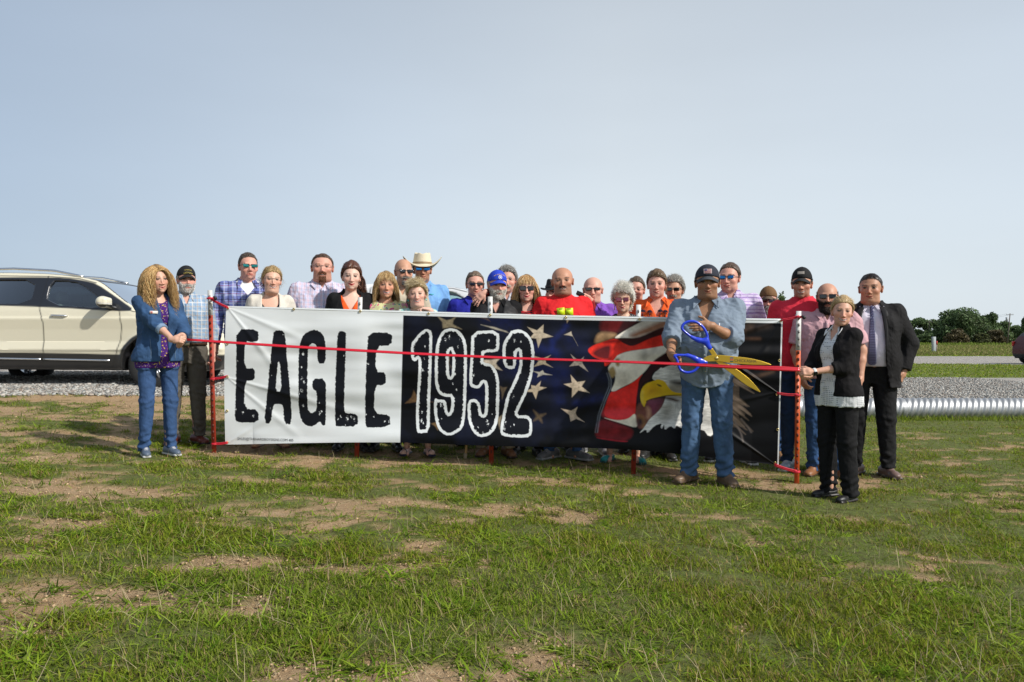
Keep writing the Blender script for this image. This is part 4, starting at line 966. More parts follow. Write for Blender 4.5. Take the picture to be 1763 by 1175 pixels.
        for sd_ in (-1, 1):
            dx = (x - sd_ * .031 * ww) / .0145; open_ = (.0046 if s.smile < 2 else .0038) * np.sqrt(np.clip(1 - dx ** 2, 0, 1)); m = (np.abs(z - .001) < open_ + .0006) & fr & (np.abs(dx) < 1)
            mixm(m.astype(float), (.36, .32, .28), .9); mixm((m & (np.abs(dx) < .62)).astype(float), (.035, .022, .016), 1)
            lash = np.exp(-((z - .001 - open_ - .001) / .0030) ** 2) * (np.abs(dx) < 1.1) * fr; mixm(lash, (.03, .018, .012), .95 if s.sex == 'f' else .8)
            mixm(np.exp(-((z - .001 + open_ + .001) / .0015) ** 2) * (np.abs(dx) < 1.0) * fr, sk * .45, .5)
            if s.brow is not None:
                bx_ = (x - sd_ * .033 * ww) * sd_ / .021; bz = .0215 + .003 * (1 - bx_ ** 2); th_ = .0048 if s.sex == 'm' else .0036
                mixm(np.exp(-((z - bz) / th_) ** 2) * (np.abs(bx_) < 1) * fr, s.brow, .85)
        lipc = np.array(getattr(s, 'lip', None) or sk * np.array([.85, .42, .42])); zc = -.0705 + .0075 * (x / .028) ** 2 * min(s.smile, 1.5)
        lw = .0275 if s.smile < 2 else .0335; prof_ = np.sqrt(np.clip(1 - np.abs(x / lw) ** 3.2, 0, 1)); lh = (.0085 if s.smile < 2 else .0118)
        mf = (y < -.07)
        mixm(np.clip((lh * prof_ - np.abs(z - zc)) / .002 + .5, 0, 1) * mf * (prof_ > 0), lipc, .95 if s.sex == 'f' else .8)
        mixm(np.clip((.0016 - np.abs(z - zc)) / .0015 + .5, 0, 1) * mf * (np.abs(x) < lw * .95), (.09, .02, .02), .9)
        if s.smile >= 2:
            mixm(np.clip((.0062 * prof_ - np.abs(z - zc)) / .0015 + .5, 0, 1) * mf, (.16, .05, .04), .9)
            mixm(np.clip((.0042 * prof_ - np.abs(z - zc - .0008)) / .0015 + .5, 0, 1) * mf * (np.abs(x) < lw * .85), (.60, .57, .51), .9)
        if s.scalp is not None:
            hl = hairline(x, y, s.rec) ; m = sstep(-.004, .008, z - hl) * (np.linalg.norm((hv - CRC) / CRR, axis=1) > .9)
            if getattr(s, 'bald', 0): m = m * np.maximum(sstep(.058, .040, z), .0) * sstep(-.035, -.005, y)
            mixm(m * (np.abs(x) < .079 * ww), s.scalp, getattr(s, 'scalp_a', .9))
        st = getattr(s, 'stubble', None)
        if st is not None:
            m = sstep(-.028, -.055, z - .35 * np.clip(np.abs(x) - .03, 0, 1)) * sstep(.02, -.01, y) * (z > -.15) * (1 - .8 * np.clip((.010 * prof_ - np.abs(z - zc)) / .002 + .5, 0, 1))
            mixm(m, st, getattr(s, 'stub_a', .5))
        if getattr(s, 'toe', None) is not None: col[v[:, 2] < .09] = s.toe
        s.hv = hv; s.isH = isH
        s.bodyo = link('body', fast_mesh('body', v, q, col), SKIN_M, s.root)
        return s
    # ------------------------------------------------------------ hair
    def strands(s, roots, dirs, L, wid, col, name='hair', seg=6, grav=.0, curl=0, cf=3, coll=True, jit=.25, base=None, colvar=.3, hi=None, out=None, colliders=None):
        n = len(roots); p = roots.copy(); d = dirs / (np.linalg.norm(dirs, axis=1)[:, None] + 1e-9); L = np.broadcast_to(L, (n,))
        path = [p.copy()]; stp = (L / seg)[:, None]
        cols_ = [(CRC, CRR + .007), (np.array([0, -.105, -.03]), np.array([.060, .06, .095])), (np.array([0, -.02, -.02]), np.array([.073, .072, .095])), (np.array([0, .02, -.16]), np.array([.065, .07, .14])), (np.array([0, .03, -.38]), np.array([.19, .125, .17]))] if colliders is None else colliders
        for i in range(seg):
            d = d + np.array([0, 0, -1.]) * grav * 1.9 + RNG.normal(0, jit / seg, (n, 3)); d /= np.linalg.norm(d, axis=1)[:, None]
            p = p + d * stp
            if coll:
                for c_, r_ in cols_:
                    qv = (p - c_) / r_; l = np.linalg.norm(qv, axis=1); m = l < 1
                    p[m] = c_ + qv[m] / l[m][:, None] * r_
            path.append(p.copy())
        Pth = np.stack(path, 1)                                         # n, seg+1, 3
        if curl:
            ph = RNG.uniform(0, 6.28, n)[:, None]; t = np.linspace(0, 1, seg + 1)[None] * cf * 6.28 * (L / L.max())[:, None]
            amp = curl * np.linspace(0, 1, seg + 1)[None] ** .5; sgn = np.where(RNG.random(n) < .5, 1, -1)[:, None]
            Pth[..., 0] += amp * np.cos(t * sgn + ph); Pth[..., 1] += amp * np.sin(t * sgn + ph)
        w_ = np.broadcast_to(wid, (n,)) * .68; T = np.gradient(Pth, axis=1); cen = np.array([0, .01, -.02])
        nrmv = Pth - cen; A = np.cross(T, nrmv); A /= np.linalg.norm(A, axis=2)[..., None] + 1e-9; B = np.cross(A, T); B /= np.linalg.norm(B, axis=2)[..., None] + 1e-9
        taper = np.linspace(1, .35, seg + 1)[None, :, None] * (w_ / 2)[:, None, None]
        ring = np.stack([Pth - A * taper, Pth + A * taper, Pth + B * taper * .7], 2)   # n, seg+1, 3, 3
        V = ring.reshape(-1, 3); idx = np.arange(n * (seg + 1) * 3).reshape(n, seg + 1, 3)
        Q = np.concatenate([np.stack([idx[:, :-1, j], idx[:, :-1, (j + 1) % 3], idx[:, 1:, (j + 1) % 3], idx[:, 1:, j]], -1).reshape(-1, 4) for j in range(3)])
        cc = np.array(col, float)[None] * RNG.uniform(1 - colvar, 1 + colvar, (n, 1))
        if hi is not None: m = RNG.random(n) < .35; cc[m] = np.array(hi)[None] * RNG.uniform(.8, 1.15, (m.sum(), 1))
        return V, Q, np.repeat(cc, (seg + 1) * 3, 0)
    def shell(s, t, rec=0, top=0, col=(.1, .05, .03), cut=None, extra=None, amp=.004):
        g = SDF((-.15, -.14, -.30 if extra else -.12), (.15, .17, .19), .005)
        g.ell(CRC + np.array([0, .003, .004 + top * .4]), CRR * np.array([s.hw, 1, 1]) + np.array([t, t, t + top]), k=0)
        rc = rec
        g.op(lambda X, Y, Z: (hairline(X, Y, rc) + .010 - Z) * .45 + 0 * X, None, None, .012, 'i')
        if extra: extra(g)
        if cut: cut(g)
        g.disp(lambda X, Y, Z: amp * snoise(X * 1.0, Y * .5, Z * .5, 24, 4, 1))
        v, q = g.mesh(); return v, q, np.tile(np.array(col) * .8, (len(v), 1))
    def build_hair(s, parts, name='hair', mat_=None):
        V, Q, Cc = [], [], []; off = 0
        for v, q, c in parts:
            if not len(v): continue
            V.append(s.hp(v)); Q.append(q + off); Cc.append(c); off += len(v)
        return link(name, fast_mesh(name, np.concatenate(V), np.concatenate(Q), np.concatenate(Cc)), mat_ or HAIR_M, s.root)
    def roots(s, n, fn, off=0.0, rad=None):
        """random roots on an ellipsoid round the skull, filtered"""
        r = CRR * np.array([s.hw, 1, 1]) + (0.006 if rad is None else rad)
        u_ = RNG.normal(size=(n * 8, 3)); u_ /= np.linalg.norm(u_, axis=1)[:, None]; p = CRC + u_ * r
        m = fn(p[:, 0], p[:, 1], p[:, 2]); p = p[m][:int(n * 1.6)]; nn = (p - CRC) / r ** 2; nn /= np.linalg.norm(nn, axis=1)[:, None]; return p, nn
    def short_hair(s, col, hi=None, L=.03, lift=.35, comb=(0, 1, -.1), rec=0, t=.006, top=.004, n=1500, cap=False, bald=False, curl=0, wid=.0034, jit=.5, var=.3):
        if sum(col) < .5 or L < .04: jit *= .45; lift *= .55
        n = int(n * 1.25)
        rec_ = rec
        def fn(x, y, z):
            m = z > hairline(x, y, rec_) + .004
            if cap: m &= z < .045
            if bald: m &= (z < .05) & (y > -.02)
            return m
        p, nn = s.roots(n, fn, rad=t); cb = np.array(comb, float)
        d = cb - nn * (nn @ cb)[:, None]; side = sstep(.035, .07, np.abs(p[:, 0]))[:, None]; tq = np.array([0, .8, -.6]); d = d * (1 - side) + (tq - nn * (nn @ tq)[:, None]) * side; Ls = 1 - .5 * side[:, 0]
        d = d + nn * lift
        d = d + nn * lift * 0
        parts = []
        if not cap and not bald: parts.append(s.shell(t, rec, top, col))
        if bald or cap:
            def cut(g):
                g.plane((0, 0, 1), .045, .01); 
                if bald: g.op(lambda X, Y, Z: -.01 - Y + 0 * X, None, None, .01, 'i')
            parts.append(s.shell(.003, rec, 0, col, cut=cut, amp=.001))
        if len(p): parts.append(s.strands(p, d, Ls * L * RNG.uniform(.6, 1.2, len(p)), wid, col, seg=4, grav=.1, jit=jit, hi=hi, curl=curl, cf=1.2, colvar=var, colliders=[(CRC, CRR + t)]))
        s.build_hair(parts); return s
    def face_hair(s, kind, col, L=.012, n=900, hi=None, name='beard'):
        x, y, z = s.hv.T; lips = ((x / .030) ** 2 + ((z + .0705) / .0115) ** 2) < 1
        if kind == 'beard': m = (y < .000) & (z > -.145) & (z < -.048 + .75 * np.clip(np.abs(x) - .028, 0, 1) + .012 * (np.abs(x) < .022)) & (y < -.01 + .4 * (-.02 - z))
        elif kind == 'goatee': m = (y < -.055) & (np.abs(x) < .029) & (z < -.045) & (z > -.125)
        elif kind == 'chin': m = (y < -.05) & (np.abs(x) < .022) & (z < -.078) & (z > -.135)
        else: m = (y < -.07) & (np.abs(x) < .030) & (z < -.0475) & (z > -.0620)
        m = m & ~lips & s.isH & (np.abs(x) < .085) & ~((np.abs(x) < .016) & (z > -.044))
        idx = np.where(m)[0]
        if not len(idx): return s
        n = int(n * 1.5); idx = RNG.choice(idx, n); p = s.hv[idx] + RNG.normal(0, .0015, (n, 3)); nn = p - np.array([0, .0, -.05]); nn /= np.linalg.norm(nn, axis=1)[:, None]
        d = nn * .55 + np.array([0, -.05, -1.]); 
        if kind == 'mustache': d = nn * .4 + np.stack([np.sign(p[:, 0]) * .8, 0 * p[:, 0], -.7 + 0 * p[:, 0]], -1)
        s.build_hair([s.strands(p, d, L * RNG.uniform(.5, 1.2, n), .0028, col, seg=3, jit=.4, coll=False, hi=hi)], name if kind != 'mustache' else 'moustache'); return s
    # ------------------------------------------------------------ clothes
    def fold(s, X, Y, Z, amp, seed=0, f=5.5):
        r = snoise(X * 1.3, Y, Z * .8, f, 6, seed); r2 = snoise(X, Y, Z * 2.2 + X * .8, f * 1.7, 5, seed + 2)
        return amp * (np.abs(r) * 1.3 - .5) + amp * .55 * (np.abs(r2) - .4)
    def garment(s, name, m, inf=.012, hem=.84, sleeve='long', neck='collar', v=None, open_=None, hemtilt=0, folds=.006, flare=0, sl_r=1.0, ends=None, res=.008, seed=None, cuff=0, shirt_tail=0):
        seed = sum(map(ord, s.label)) % 9 if seed is None else seed
        pts = np.array([s.arm[k][j] for k in (-1, 1) for j in ('e', 'w')] + [s.sh[-1], s.sh[1]]); a_ = .09
        lo = np.minimum(pts.min(0) - a_, [-.28 - .1 * s.fat, -.22 - .12 * s.fat, hem - .05]); hi = np.maximum(pts.max(0) + a_, [.28 + .1 * s.fat, .22, 1.56]); 
        if sleeve in ('none', 'short'): 
            pts = np.array([s.arm[k]['e'] for k in (-1, 1)] + [s.sh[-1], s.sh[1]]); lo = np.minimum(pts.min(0) - a_, [-.28 - .1 * s.fat, -.22 - .12 * s.fat, hem - .05]); hi = np.maximum(pts.max(0) + a_, [.28 + .1 * s.fat, .22, 1.56])
        g = SDF(lo, hi, res)
        pr = s.torso_prof(inf); 
        if hem < .8: pr = [(hem - .02, pr[0][1] + .01, pr[0][2] + .01, 0)] + pr
        if flare: pr = [(z, a + flare * max(0, 1.05 - z), b + flare * max(0, 1.05 - z), c) for z, a, b, c in pr]
        g.loft(pr, k=0)
        if s.sex == 'f':
            for sd_ in (-1, 1): g.ell((sd_ * .068, -.072, 1.265), (.062 + inf, .055 + inf, .062 + inf), k=.05)
        else:
            for sd_ in (-1, 1): g.ell((sd_ * .075, -.07 - .02 * s.fat, 1.30), (.075 + inf, .045 + inf, .055 + inf), k=.06)
        r = (1.0 if s.sex == 'm' else .84) * (1 + .15 * s.fat) * sl_r
        cuffs = []; g2 = SDF(lo, hi, res); gt = g; g = g2
        for sd_ in (-1, 1):
            a = s.arm[sd_]; S, E, W = s.sh[sd_], np.array(a['e'], float), np.array(a['w'], float)
            g.cap((sd_ * .06, .015, 1.437), S + np.array([0, 0, -.008]), .035, .052 * r + inf * .6, k=.03)
            if sleeve == 'none': continue
            end = {'long': 1.97, 'short': .66, 'elbow': 1.08, 'rolled': 1.25, 'three': 1.5}[sleeve]
            if ends: end = ends[sd_]
            ri = inf * .7
            if end <= 1:
                q_ = S + (E - S) * end; g.cap(S, q_, .058 * r + ri, .056 * r + ri, k=.035); dirn = nrm(E - S)
            else:
                g.cap(S, E, .057 * r + ri, .049 * r + ri, k=.035); q_ = E + (W - E) * (end - 1); g.cap(E, q_, .050 * r + ri, (.050 - .016 * (end - 1)) * r + ri, k=.02); dirn = nrm(W - E)
            cuffs.append((q_, dirn, (.050 - .016 * max(end - 1, 0)) * r + ri))
        sd2 = seed
        g2.disp(lambda X, Y, Z: s.fold(X, Y, Z, folds, sd2)); gt.disp(lambda X, Y, Z: s.fold(X, Y, Z, folds, sd2))
        for q_, dn, r_ in cuffs:
            if cuff: g.cap(q_ - dn * cuff, q_ - dn * .004, r_ + .005, k=.003)
            off = dn @ q_
            g.op(lambda X, Y, Z, q_=q_, dn=dn, off=off: np.maximum(np.sqrt((X - q_[0]) ** 2 + (Y - q_[1]) ** 2 + (Z - q_[2]) ** 2) - .10, off - (X * dn[0] + Y * dn[1] + Z * dn[2])), q_ - .1, q_ + .1, .003, 's')
        g = gt; hh = np.maximum(.03 - np.abs(g.d - g2.d), 0) / .03; g.d = np.minimum(g.d, g2.d) - hh * hh * .0075
        ht = hemtilt; st_ = shirt_tail
        g.op(lambda X, Y, Z: (hem + ht * np.abs(X) + st_ * (np.abs(X) / .17) ** 2 - Z) + 0 * Y, None, None, .006, 'i')
        nr = {'collar': .060, 'crew': .066, 'v': .066, 'scoop': .085, 'wide': .095, 'boat': .10}[neck] * (1 if s.sex == 'm' else .88) * (1 + .15 * s.fat)
        g.cap((0, .02 - (.012 if neck in ('scoop', 'wide') else 0), 1.445), (0, .0, 1.62), nr, nr + .015, k=.004, mode='s')
        if neck in ('scoop', 'wide'): g.ell((0, -.09, 1.44), (nr * .95, .08, .055 if neck == 'scoop' else .085), k=.006, mode='s')
        if v is not None:
            zv, sl = v
            g.op(lambda X, Y, Z: np.maximum(np.maximum((np.abs(X) - (Z - zv) * sl) * .8, Y - .01), zv - Z), (-.2, -.3, zv), (.2, .02, 1.6), .004, 's')
        if open_ is not None:
            zz, ww, cx = open_           # opening half width by height
            g.op(lambda X, Y, Z: np.maximum((np.abs(X - np.interp(Z, zz, cx)) - np.interp(Z, zz, ww)) * .9, Y + .02), (-.3, -.4, hem - .1), (.3, .0, 1.6), .004, 's')
        vv, q = g.mesh(); o = link(name, fast_mesh(name, vv, q), m, s.root); s.gv = getattr(s, 'gv', {}); s.gv[name] = vv
        if name in ('shirt', 't_shirt', 'polo_shirt', 'blouse') or not hasattr(s, 'front'): s.front = vv
        s.last = o; return o
    def fy(s, x, z, inf=.004, r=.015, src=None):
        """front surface y at (x, z)"""
        vv = s.front if src is None else s.gv[src]; m = (np.abs(vv[:, 0] - x) < r) & (np.abs(vv[:, 2] - z) < r)
        return (vv[m, 1].min() if m.any() else -.12) - inf
    def collar(s, m, open_=.02, name='collar', size=1.0, parent=None, h=.036):
        g = SDF((-.13, -.14, 1.39), (.13, .12, 1.55), .004); nr = (.062 if s.sex == 'm' else .054) * (1 + .16 * s.fat) * (.7 + .3 * s.hw)
        def band(X, Y, Z):
            rr = np.sqrt(X ** 2 + ((Y - .02) / 1.0) ** 2); zt = 1.475 + .20 * (Y - .02); lean = (Z - zt) * .18
            dd = np.abs(rr - nr - .003 + lean) - .0035; return np.maximum(dd, np.abs(Z - zt) - h * .55)
        g.op(band, k=0)
        g.op(lambda X, Y, Z: np.maximum((np.abs(X) - open_ - (Z - 1.46) * .7), Y + 0.02), k=.002, mode='s')
        for sd_ in (-1, 1):
            nr2 = nr + .004
            A = np.array([sd_ * (open_ + .002), .02 - nr2 * 1.0, 1.468]); B = np.array([sd_ * nr2 * .98, .0, 1.488]); 
            tipx = open_ + .040 * size; T_ = np.array([sd_ * tipx, s.fy(sd_ * tipx, 1.415 - .012 * size, .006), 1.412 - .012 * size]); D_ = np.array([sd_ * (nr2 + .022), s.fy(sd_ * (nr2 + .018), 1.435, .006) + .01, 1.446])
            for a0, a1, b0, b1 in ((A, T_, B, D_),):
                for t in np.linspace(0, 1, 7):
                    g.cap(a0 * (1 - t) + b0 * t, a1 * (1 - t) + b1 * t, .0045, .0035, k=.006)
        v, q = g.mesh(); return link(name, fast_mesh(name, v, q), m, parent or s.last)
    def buttons(s, m, x=0, z0=.92, z1=1.40, n=6, parent=None, src=None):
        par = parent or s.last
        for z in np.linspace(z0, z1, n):
            g = SDF((x - .012, -.02, -.012), (x + .012, .02, .012), .002); g.ell((x, 0, 0), (.0065, .003, .0065), k=0); v, q = g.mesh(); v = v + np.array([0, s.fy(x, z, .001, .012, src), z])
            link('button', fast_mesh('button', v, q), m, par)
    def placket(s, m, x0=.0, z0=.86, z1=1.44, w=.014, name='placket', src=None):
        zs = np.linspace(z0, z1, 16); rows = [[(x0 + dx, s.fy(x0, z, .0035, .014, src), z) for dx in (-w, 0, w)] for z in zs]
        mb = MB(); mb.sheet(rows); o = mb.build(name, m, s.last, smooth=True); sm = o.modifiers.new('s', 'SOLIDIFY'); sm.thickness = .003; return o
    def trousers(s, m, name='trousers', r=1.0, folds=.006, flare=0, top=1.0, hem=.075, seed=0, waist=0, knee=0, stack=1.0):
        g = SDF((-.30 - .05 * s.fat, -.24 - .08 * s.fat, hem - .05), (.30 + .05 * s.fat, .24, top + .04), .008); f = s.fat
        if s.sex == 'm': pr = [(.80, .165, .118, .01), (.90, .172 + .03 * f, .122 + .02 * f, .005), (.98, .164 + .045 * f, .118 + .05 * f, -.02 * f), (top + .02, .158 + .05 * f, .114 + .06 * f, -.025 * f)]
        else: pr = [(.80, .172 + .02 * f, .12, .012), (.90, .178 + .04 * f, .125 + .03 * f, .012), (.98, .158 + .05 * f, .11 + .05 * f, 0), (top + .02, .145 + .06 * f, .104 + .05 * f, 0)]
        g.loft([(z, a + waist, b + waist, c) for z, a, b, c in pr], k=0)
        L_ = s.legs_()
        for sd_ in (-1, 1):
            l = [p.copy() for p in L_[sd_]]; l[1][1] -= knee
            g.cap(l[0] + np.array([0, 0, .0]), l[1], (.097 + .015 * f) * r, .074 * r, k=.03, sy=1.08); g.cap(l[1], l[2] + np.array([0, -.005, -.03]), .074 * r, (.064 + flare) * r, k=.03, sy=1.12)
        g.op(lambda X, Y, Z: np.maximum(np.abs(X) - .004 + (Z - .83) * .10, Z - .80) + 0 * Y, k=.012, mode='s')
        sk_ = stack
        def fd(X, Y, Z):
            low = sstep(.32, .10, Z) * sk_ + .45 * np.exp(-((Z - .50) / .07) ** 2) + .5 * np.exp(-((Z - .80) / .06) ** 2)
            return s.fold(X, Y, Z, folds, seed) + low * .006 * np.sin(Z * 105 + 3 * np.sin(X * 22 + Y * 14)) + low * .004 * np.sin(Z * 60 + X * 40)
        g.disp(fd); g.op(lambda X, Y, Z: hem - .25 * (Y - .02) * .0 - Z + 0 * X + 0 * Y, k=.004, mode='i'); g.op(lambda X, Y, Z: Z - top + 0 * X + 0 * Y, k=.004, mode='i')
        v, q = g.mesh(); s.tv = v; return link(name, fast_mesh(name, v, q), m, s.root)
    def shoes(s, col, sole=(.03, .03, .03), kind='shoe', turn=12, laces=None, lift=0.):
        L_ = s.legs_(); mt = attr_mat('shoe_leather', .45, .5)
        for sd_ in (-1, 1):
            a = L_[sd_][2]; g = SDF((-.08, -.22, -.01), (.08, .12, .16), .005)
            wd = 1.0 if s.sex == 'm' else .82; ln = 1.0 if s.sex == 'm' else .86
            g.cap((0, .055 * ln, .040), (0, -.13 * ln, .028), .040 * wd, .040 * wd, k=0, sy=1.0); g.ell((0, -.155 * ln, .03), (.041 * wd, .05, .028), k=.02)
            if kind in ('shoe', 'sneaker', 'boot'): g.cap((0, .04, .05), (0, -.06, .06), .040 * wd, .032 * wd, k=.03)
            if kind == 'boot': g.cap((0, .03, .06), (0, .03, .15), .042, .045, k=.02)
            g.box((0, -.05 * ln, .010), (.044 * wd, .15 * ln, .012), .012, k=.004)
            g.op(lambda X, Y, Z: -Z + 0 * X + 0 * Y, k=0, mode='i')
            if kind in ('pump', 'slip', 'sandal'): g.ell((0, .01, .085), (.05, .085, .045 if kind != 'sandal' else .06), k=.004, mode='s')
            v, q = g.mesh(); c_ = np.tile(np.array(col, float), (len(v), 1)); c_[v[:, 2] < .022] = sole
            if kind == 'sandal':
                top = (v[:, 2] > .024); strap = (np.abs(np.abs(v[:, 0]) * .9 + v[:, 1] + .10) < .016) | (np.abs(v[:, 1] + .03) < .012); c_[top & ~strap] = np.array(s.skin) * 1.0
            if laces is not None: m_ = (v[:, 1] < -.03) & (v[:, 1] > -.11) & (np.abs(v[:, 0]) < .014) & (v[:, 2] > .05) & (np.sin(v[:, 1] * 420) > 0); c_[m_] = laces
            rr = R(turn) * sd_; cz, sz_ = math.cos(rr), math.sin(rr); v2 = np.stack([v[:, 0] * cz - v[:, 1] * sz_, v[:, 0] * sz_ + v[:, 1] * cz, v[:, 2]], 1) + np.array([a[0], a[1] - .005, 0])
            # follow the slope of the ground under each foot
            wx = s.x + a[0] * s.S; v2[:, 2] += (gz(wx, s.d) - s.g) / s.S + .004
            link({'boot': 'boot', 'sandal': 'sandal', 'sneaker': 'sneaker'}.get(kind, 'shoe'), fast_mesh('shoe', v2, q, c_), mt, s.root)
    def belt(s, m, z=.985, buckle=None):
        mb = MB(); th = np.linspace(0, 2 * math.pi, 40); f = s.fat
        v = s.tv; rows = []
        for zz in (z - .016, z + .016):
            sl = v[np.abs(v[:, 2] - z) < .02]; ang = np.arctan2(sl[:, 1], sl[:, 0]); rad = np.hypot(sl[:, 0], sl[:, 1]); row = []
            for t in th:
                dd = np.abs((ang - t + math.pi) % (2 * math.pi) - math.pi) < .15; r_ = rad[dd].max() + .004 if dd.any() else .17; row.append((r_ * math.cos(t), r_ * math.sin(t), zz))
            rows.append(row)
        mb.sheet(rows); o = mb.build('belt', m, s.root, smooth=True); sm = o.modifiers.new('s', 'SOLIDIFY'); sm.thickness = .004; sm.offset = 1
        if buckle is not None:
            y = min(r[1] for r in rows[0]); b = MB(); b.box((0, y - .006, z), (.024, .003, .019)); b.build('buckle', buckle, o, bevel=.002)
        return o
    # ------------------------------------------------------------ head wear
    def glasses(s, lens=(.01, .01, .012), frame=(.01, .01, .01), clear=False, shape=1.0, metal=0., wrap=0., rough=.08, z0=.001, size=1.0):
        size *= 1.07 if not clear else 1
        fm = mat('frame%s' % str(tuple(frame)), frame, .3); x0 = .033 * s.hw
        g = SDF((-.1, -.14, -.04), (.1, .06, .05), .003)
        hx, hz = .0295 * size, .0205 * max(shape, .8) * size
        Y0 = -.1005
        for sd_ in (-1, 1):
            rot = euler(0, 0, -sd_ * (.16 + wrap)); c = np.array([sd_ * x0, Y0 + .003, z0])
            if clear:
                g.box(c, (hx, .0024, hz), .010 * shape, rot, k=0); g.box(c, (hx - .0032, .02, hz - .0032), .009 * shape, rot, k=0, mode='s')
            g.cap((sd_ * (x0 + hx - .002), Y0 + .006, z0 + hz * .45), (sd_ * .079 * s.hw, -.02, .008), .0025, k=.002); g.cap((sd_ * .079 * s.hw, -.02, .008), (sd_ * .08 * s.hw, .02, -.002), .0025, k=.002)
        g.cap((-.010, Y0 + .001, z0 + .006), (.010, Y0 + .001, z0 + .006), .0028, k=.003)
        if not clear: g.cap((-x0 - hx * .9, Y0 + .008, z0 + hz * .75), (-.01, Y0 - .001, z0 + hz * .7), .0028, k=.004); g.cap((x0 + hx * .9, Y0 + .008, z0 + hz * .75), (.01, Y0 - .001, z0 + hz * .7), .0028, k=.004)
        v, q = g.mesh(); fo_ = link('sunglasses' if not clear else 'glasses', fast_mesh('glasses', s.hp(v), q), fm, s.root)
        if not clear:
            lm = mat('lens%s' % str(tuple(lens)), lens, rough, metal, .8)
            for sd_ in (-1, 1):
                g = SDF((-.1, -.14, -.04), (.1, -.05, .05), .003); rot = euler(0, 0, -sd_ * (.16 + wrap)); g.box((sd_ * x0, Y0 + .001, z0), (hx, .003, hz), .013 * shape, rot, k=0)
                v, q = g.mesh(); link('lens', fast_mesh('lens', s.hp(v), q), lm, fo_)
    def cap(s, col, brim=None, brimdir=0, front=None, mesh_back=None, rough=.8, patch=None, text=None, tcol=(.6, .5, .1), emblem=None, name='cap', under=None):
        g = SDF((-.13, -.2, -.02), (.13, .16, .17), .004)
        rr = CRR * np.array([s.hw, 1, 1]) + np.array([.0045, .007, .008])
        g.ell(CRC + np.array([0, 0, .006]), rr, k=0); g.ell(CRC + np.array([0, -.03, .022]), (rr[0] * .80, rr[1] * .72, rr[2] * .86), k=.03)
        g.ell(CRC + np.array([0, 0, .0]), rr - .007, k=0, mode='s')
        g.op(lambda X, Y, Z: .030 + .20 * (-Y) * (Y < 0) + 0 * X - Z, k=.002, mode='i')
        g.ell((0, .02, .140), (.008, .008, .005), k=.002)
        def seam(X, Y, Z): return .0012 * (np.exp(-(X / .002) ** 2) + np.exp(-((np.abs(X) - .6 * np.abs(Y - .02)) / .002) ** 2))
        g.disp(seam)
        v, q = g.mesh(); cc = np.tile(np.array(col, float), (len(v), 1))
        if mesh_back is not None: cc[v[:, 1] > -.015] = mesh_back
        co = link(name, fast_mesh(name, s.hp(v), q, cc), attr_mat('cap_cloth', rough, .3, bump=.15, bscale=900), s.root)
        # brim
        rows = []; wd = .072 * s.hw
        for t in np.linspace(0, 1, 9):
            row = []
            for u_ in np.linspace(-1, 1, 17):
                x = wd * u_ * (1 - .06 * t); yb = -.070 + .045 * (u_ * u_) + .010; L_ = .080 * math.sqrt(max(1 - (u_ * .97) ** 2, 0)) ** .8
                y = yb - L_ * t; z = .056 - .038 * t - .026 * (u_ * u_) - .012 * t * t * (1 - u_ * u_) * 0
                row.append((x, y, z))
            rows.append(row)
        mb = MB(); rows = np.array(rows); rr_ = s.hp(rows.reshape(-1, 3)).reshape(rows.shape); mb.sheet(rr_)
        bo = mb.build('brim', mat('brim%s' % str(tuple(brim or col)), brim or col, rough), co, smooth=True); sm = bo.modifiers.new('s', 'SOLIDIFY'); sm.thickness = .004; sm.offset = 0
        fyy = lambda x, z: v[(np.abs(v[:, 0] - x) < .008) & (np.abs(v[:, 2] - z) < .008), 1].min() - .0015
        if patch is not None:
            (px_, pz_, hx, hz, pc_, stripes) = patch; mb = MB(); mb.sheet([[s.hp((px_ + a * hx, fyy(px_ + a * hx, pz_ + b_ * hz), pz_ + b_ * hz)) for a in np.linspace(-1, 1, 7)] for b_ in np.linspace(-1, 1, 5)])
            po = mb.build('patch', mat('patch%s' % str(tuple(pc_)), pc_, .7), co, smooth=True); 
            if stripes:
                for k_ in range(5):
                    zz = pz_ - hz * .8 + k_ * hz * .4; x0_ = -.1 if k_ > 2 else -.85
                    mb = MB(); mb.sheet([[s.hp((px_ + a * hx, fyy(px_ + a * hx, zz + b_) - .0012, zz + b_)) for a in np.linspace(x0_, .85, 5)] for b_ in (-hz * .08, hz * .08)]); mb.build('stripe', mat('flag_stripe', (.30, .05, .06), .7), po)
                mb = MB(); mb.sheet([[s.hp((px_ + a * hx, fyy(px_ + a * hx, pz_ + b_ * hz) - .0012, pz_ + b_ * hz)) for a in np.linspace(-.85, -.15, 4)] for b_ in np.linspace(.15, .85, 3)]); mb.build('canton', mat('flag_canton', (.05, .06, .15), .7), po)
        for tx, tz, ts, tc_ in (text or []):
            V, Fc = text_geo(tx, ts, 1.0); cx = (V[:, 0].min() + V[:, 0].max()) / 2; Vv = []
            for a, b_, _ in V:
                x_ = a - cx; z_ = tz + b_ - 6.0 * x_ * x_; Vv.append(s.hp((x_, fyy(x_, z_) - .0012, z_)))
            me = bpy.data.meshes.new('cap_lettering'); me.from_pydata([tuple(p) for p in Vv], [], Fc); link('cap_lettering', me, mat('thread%s' % str(tc_), tc_, .6), co)
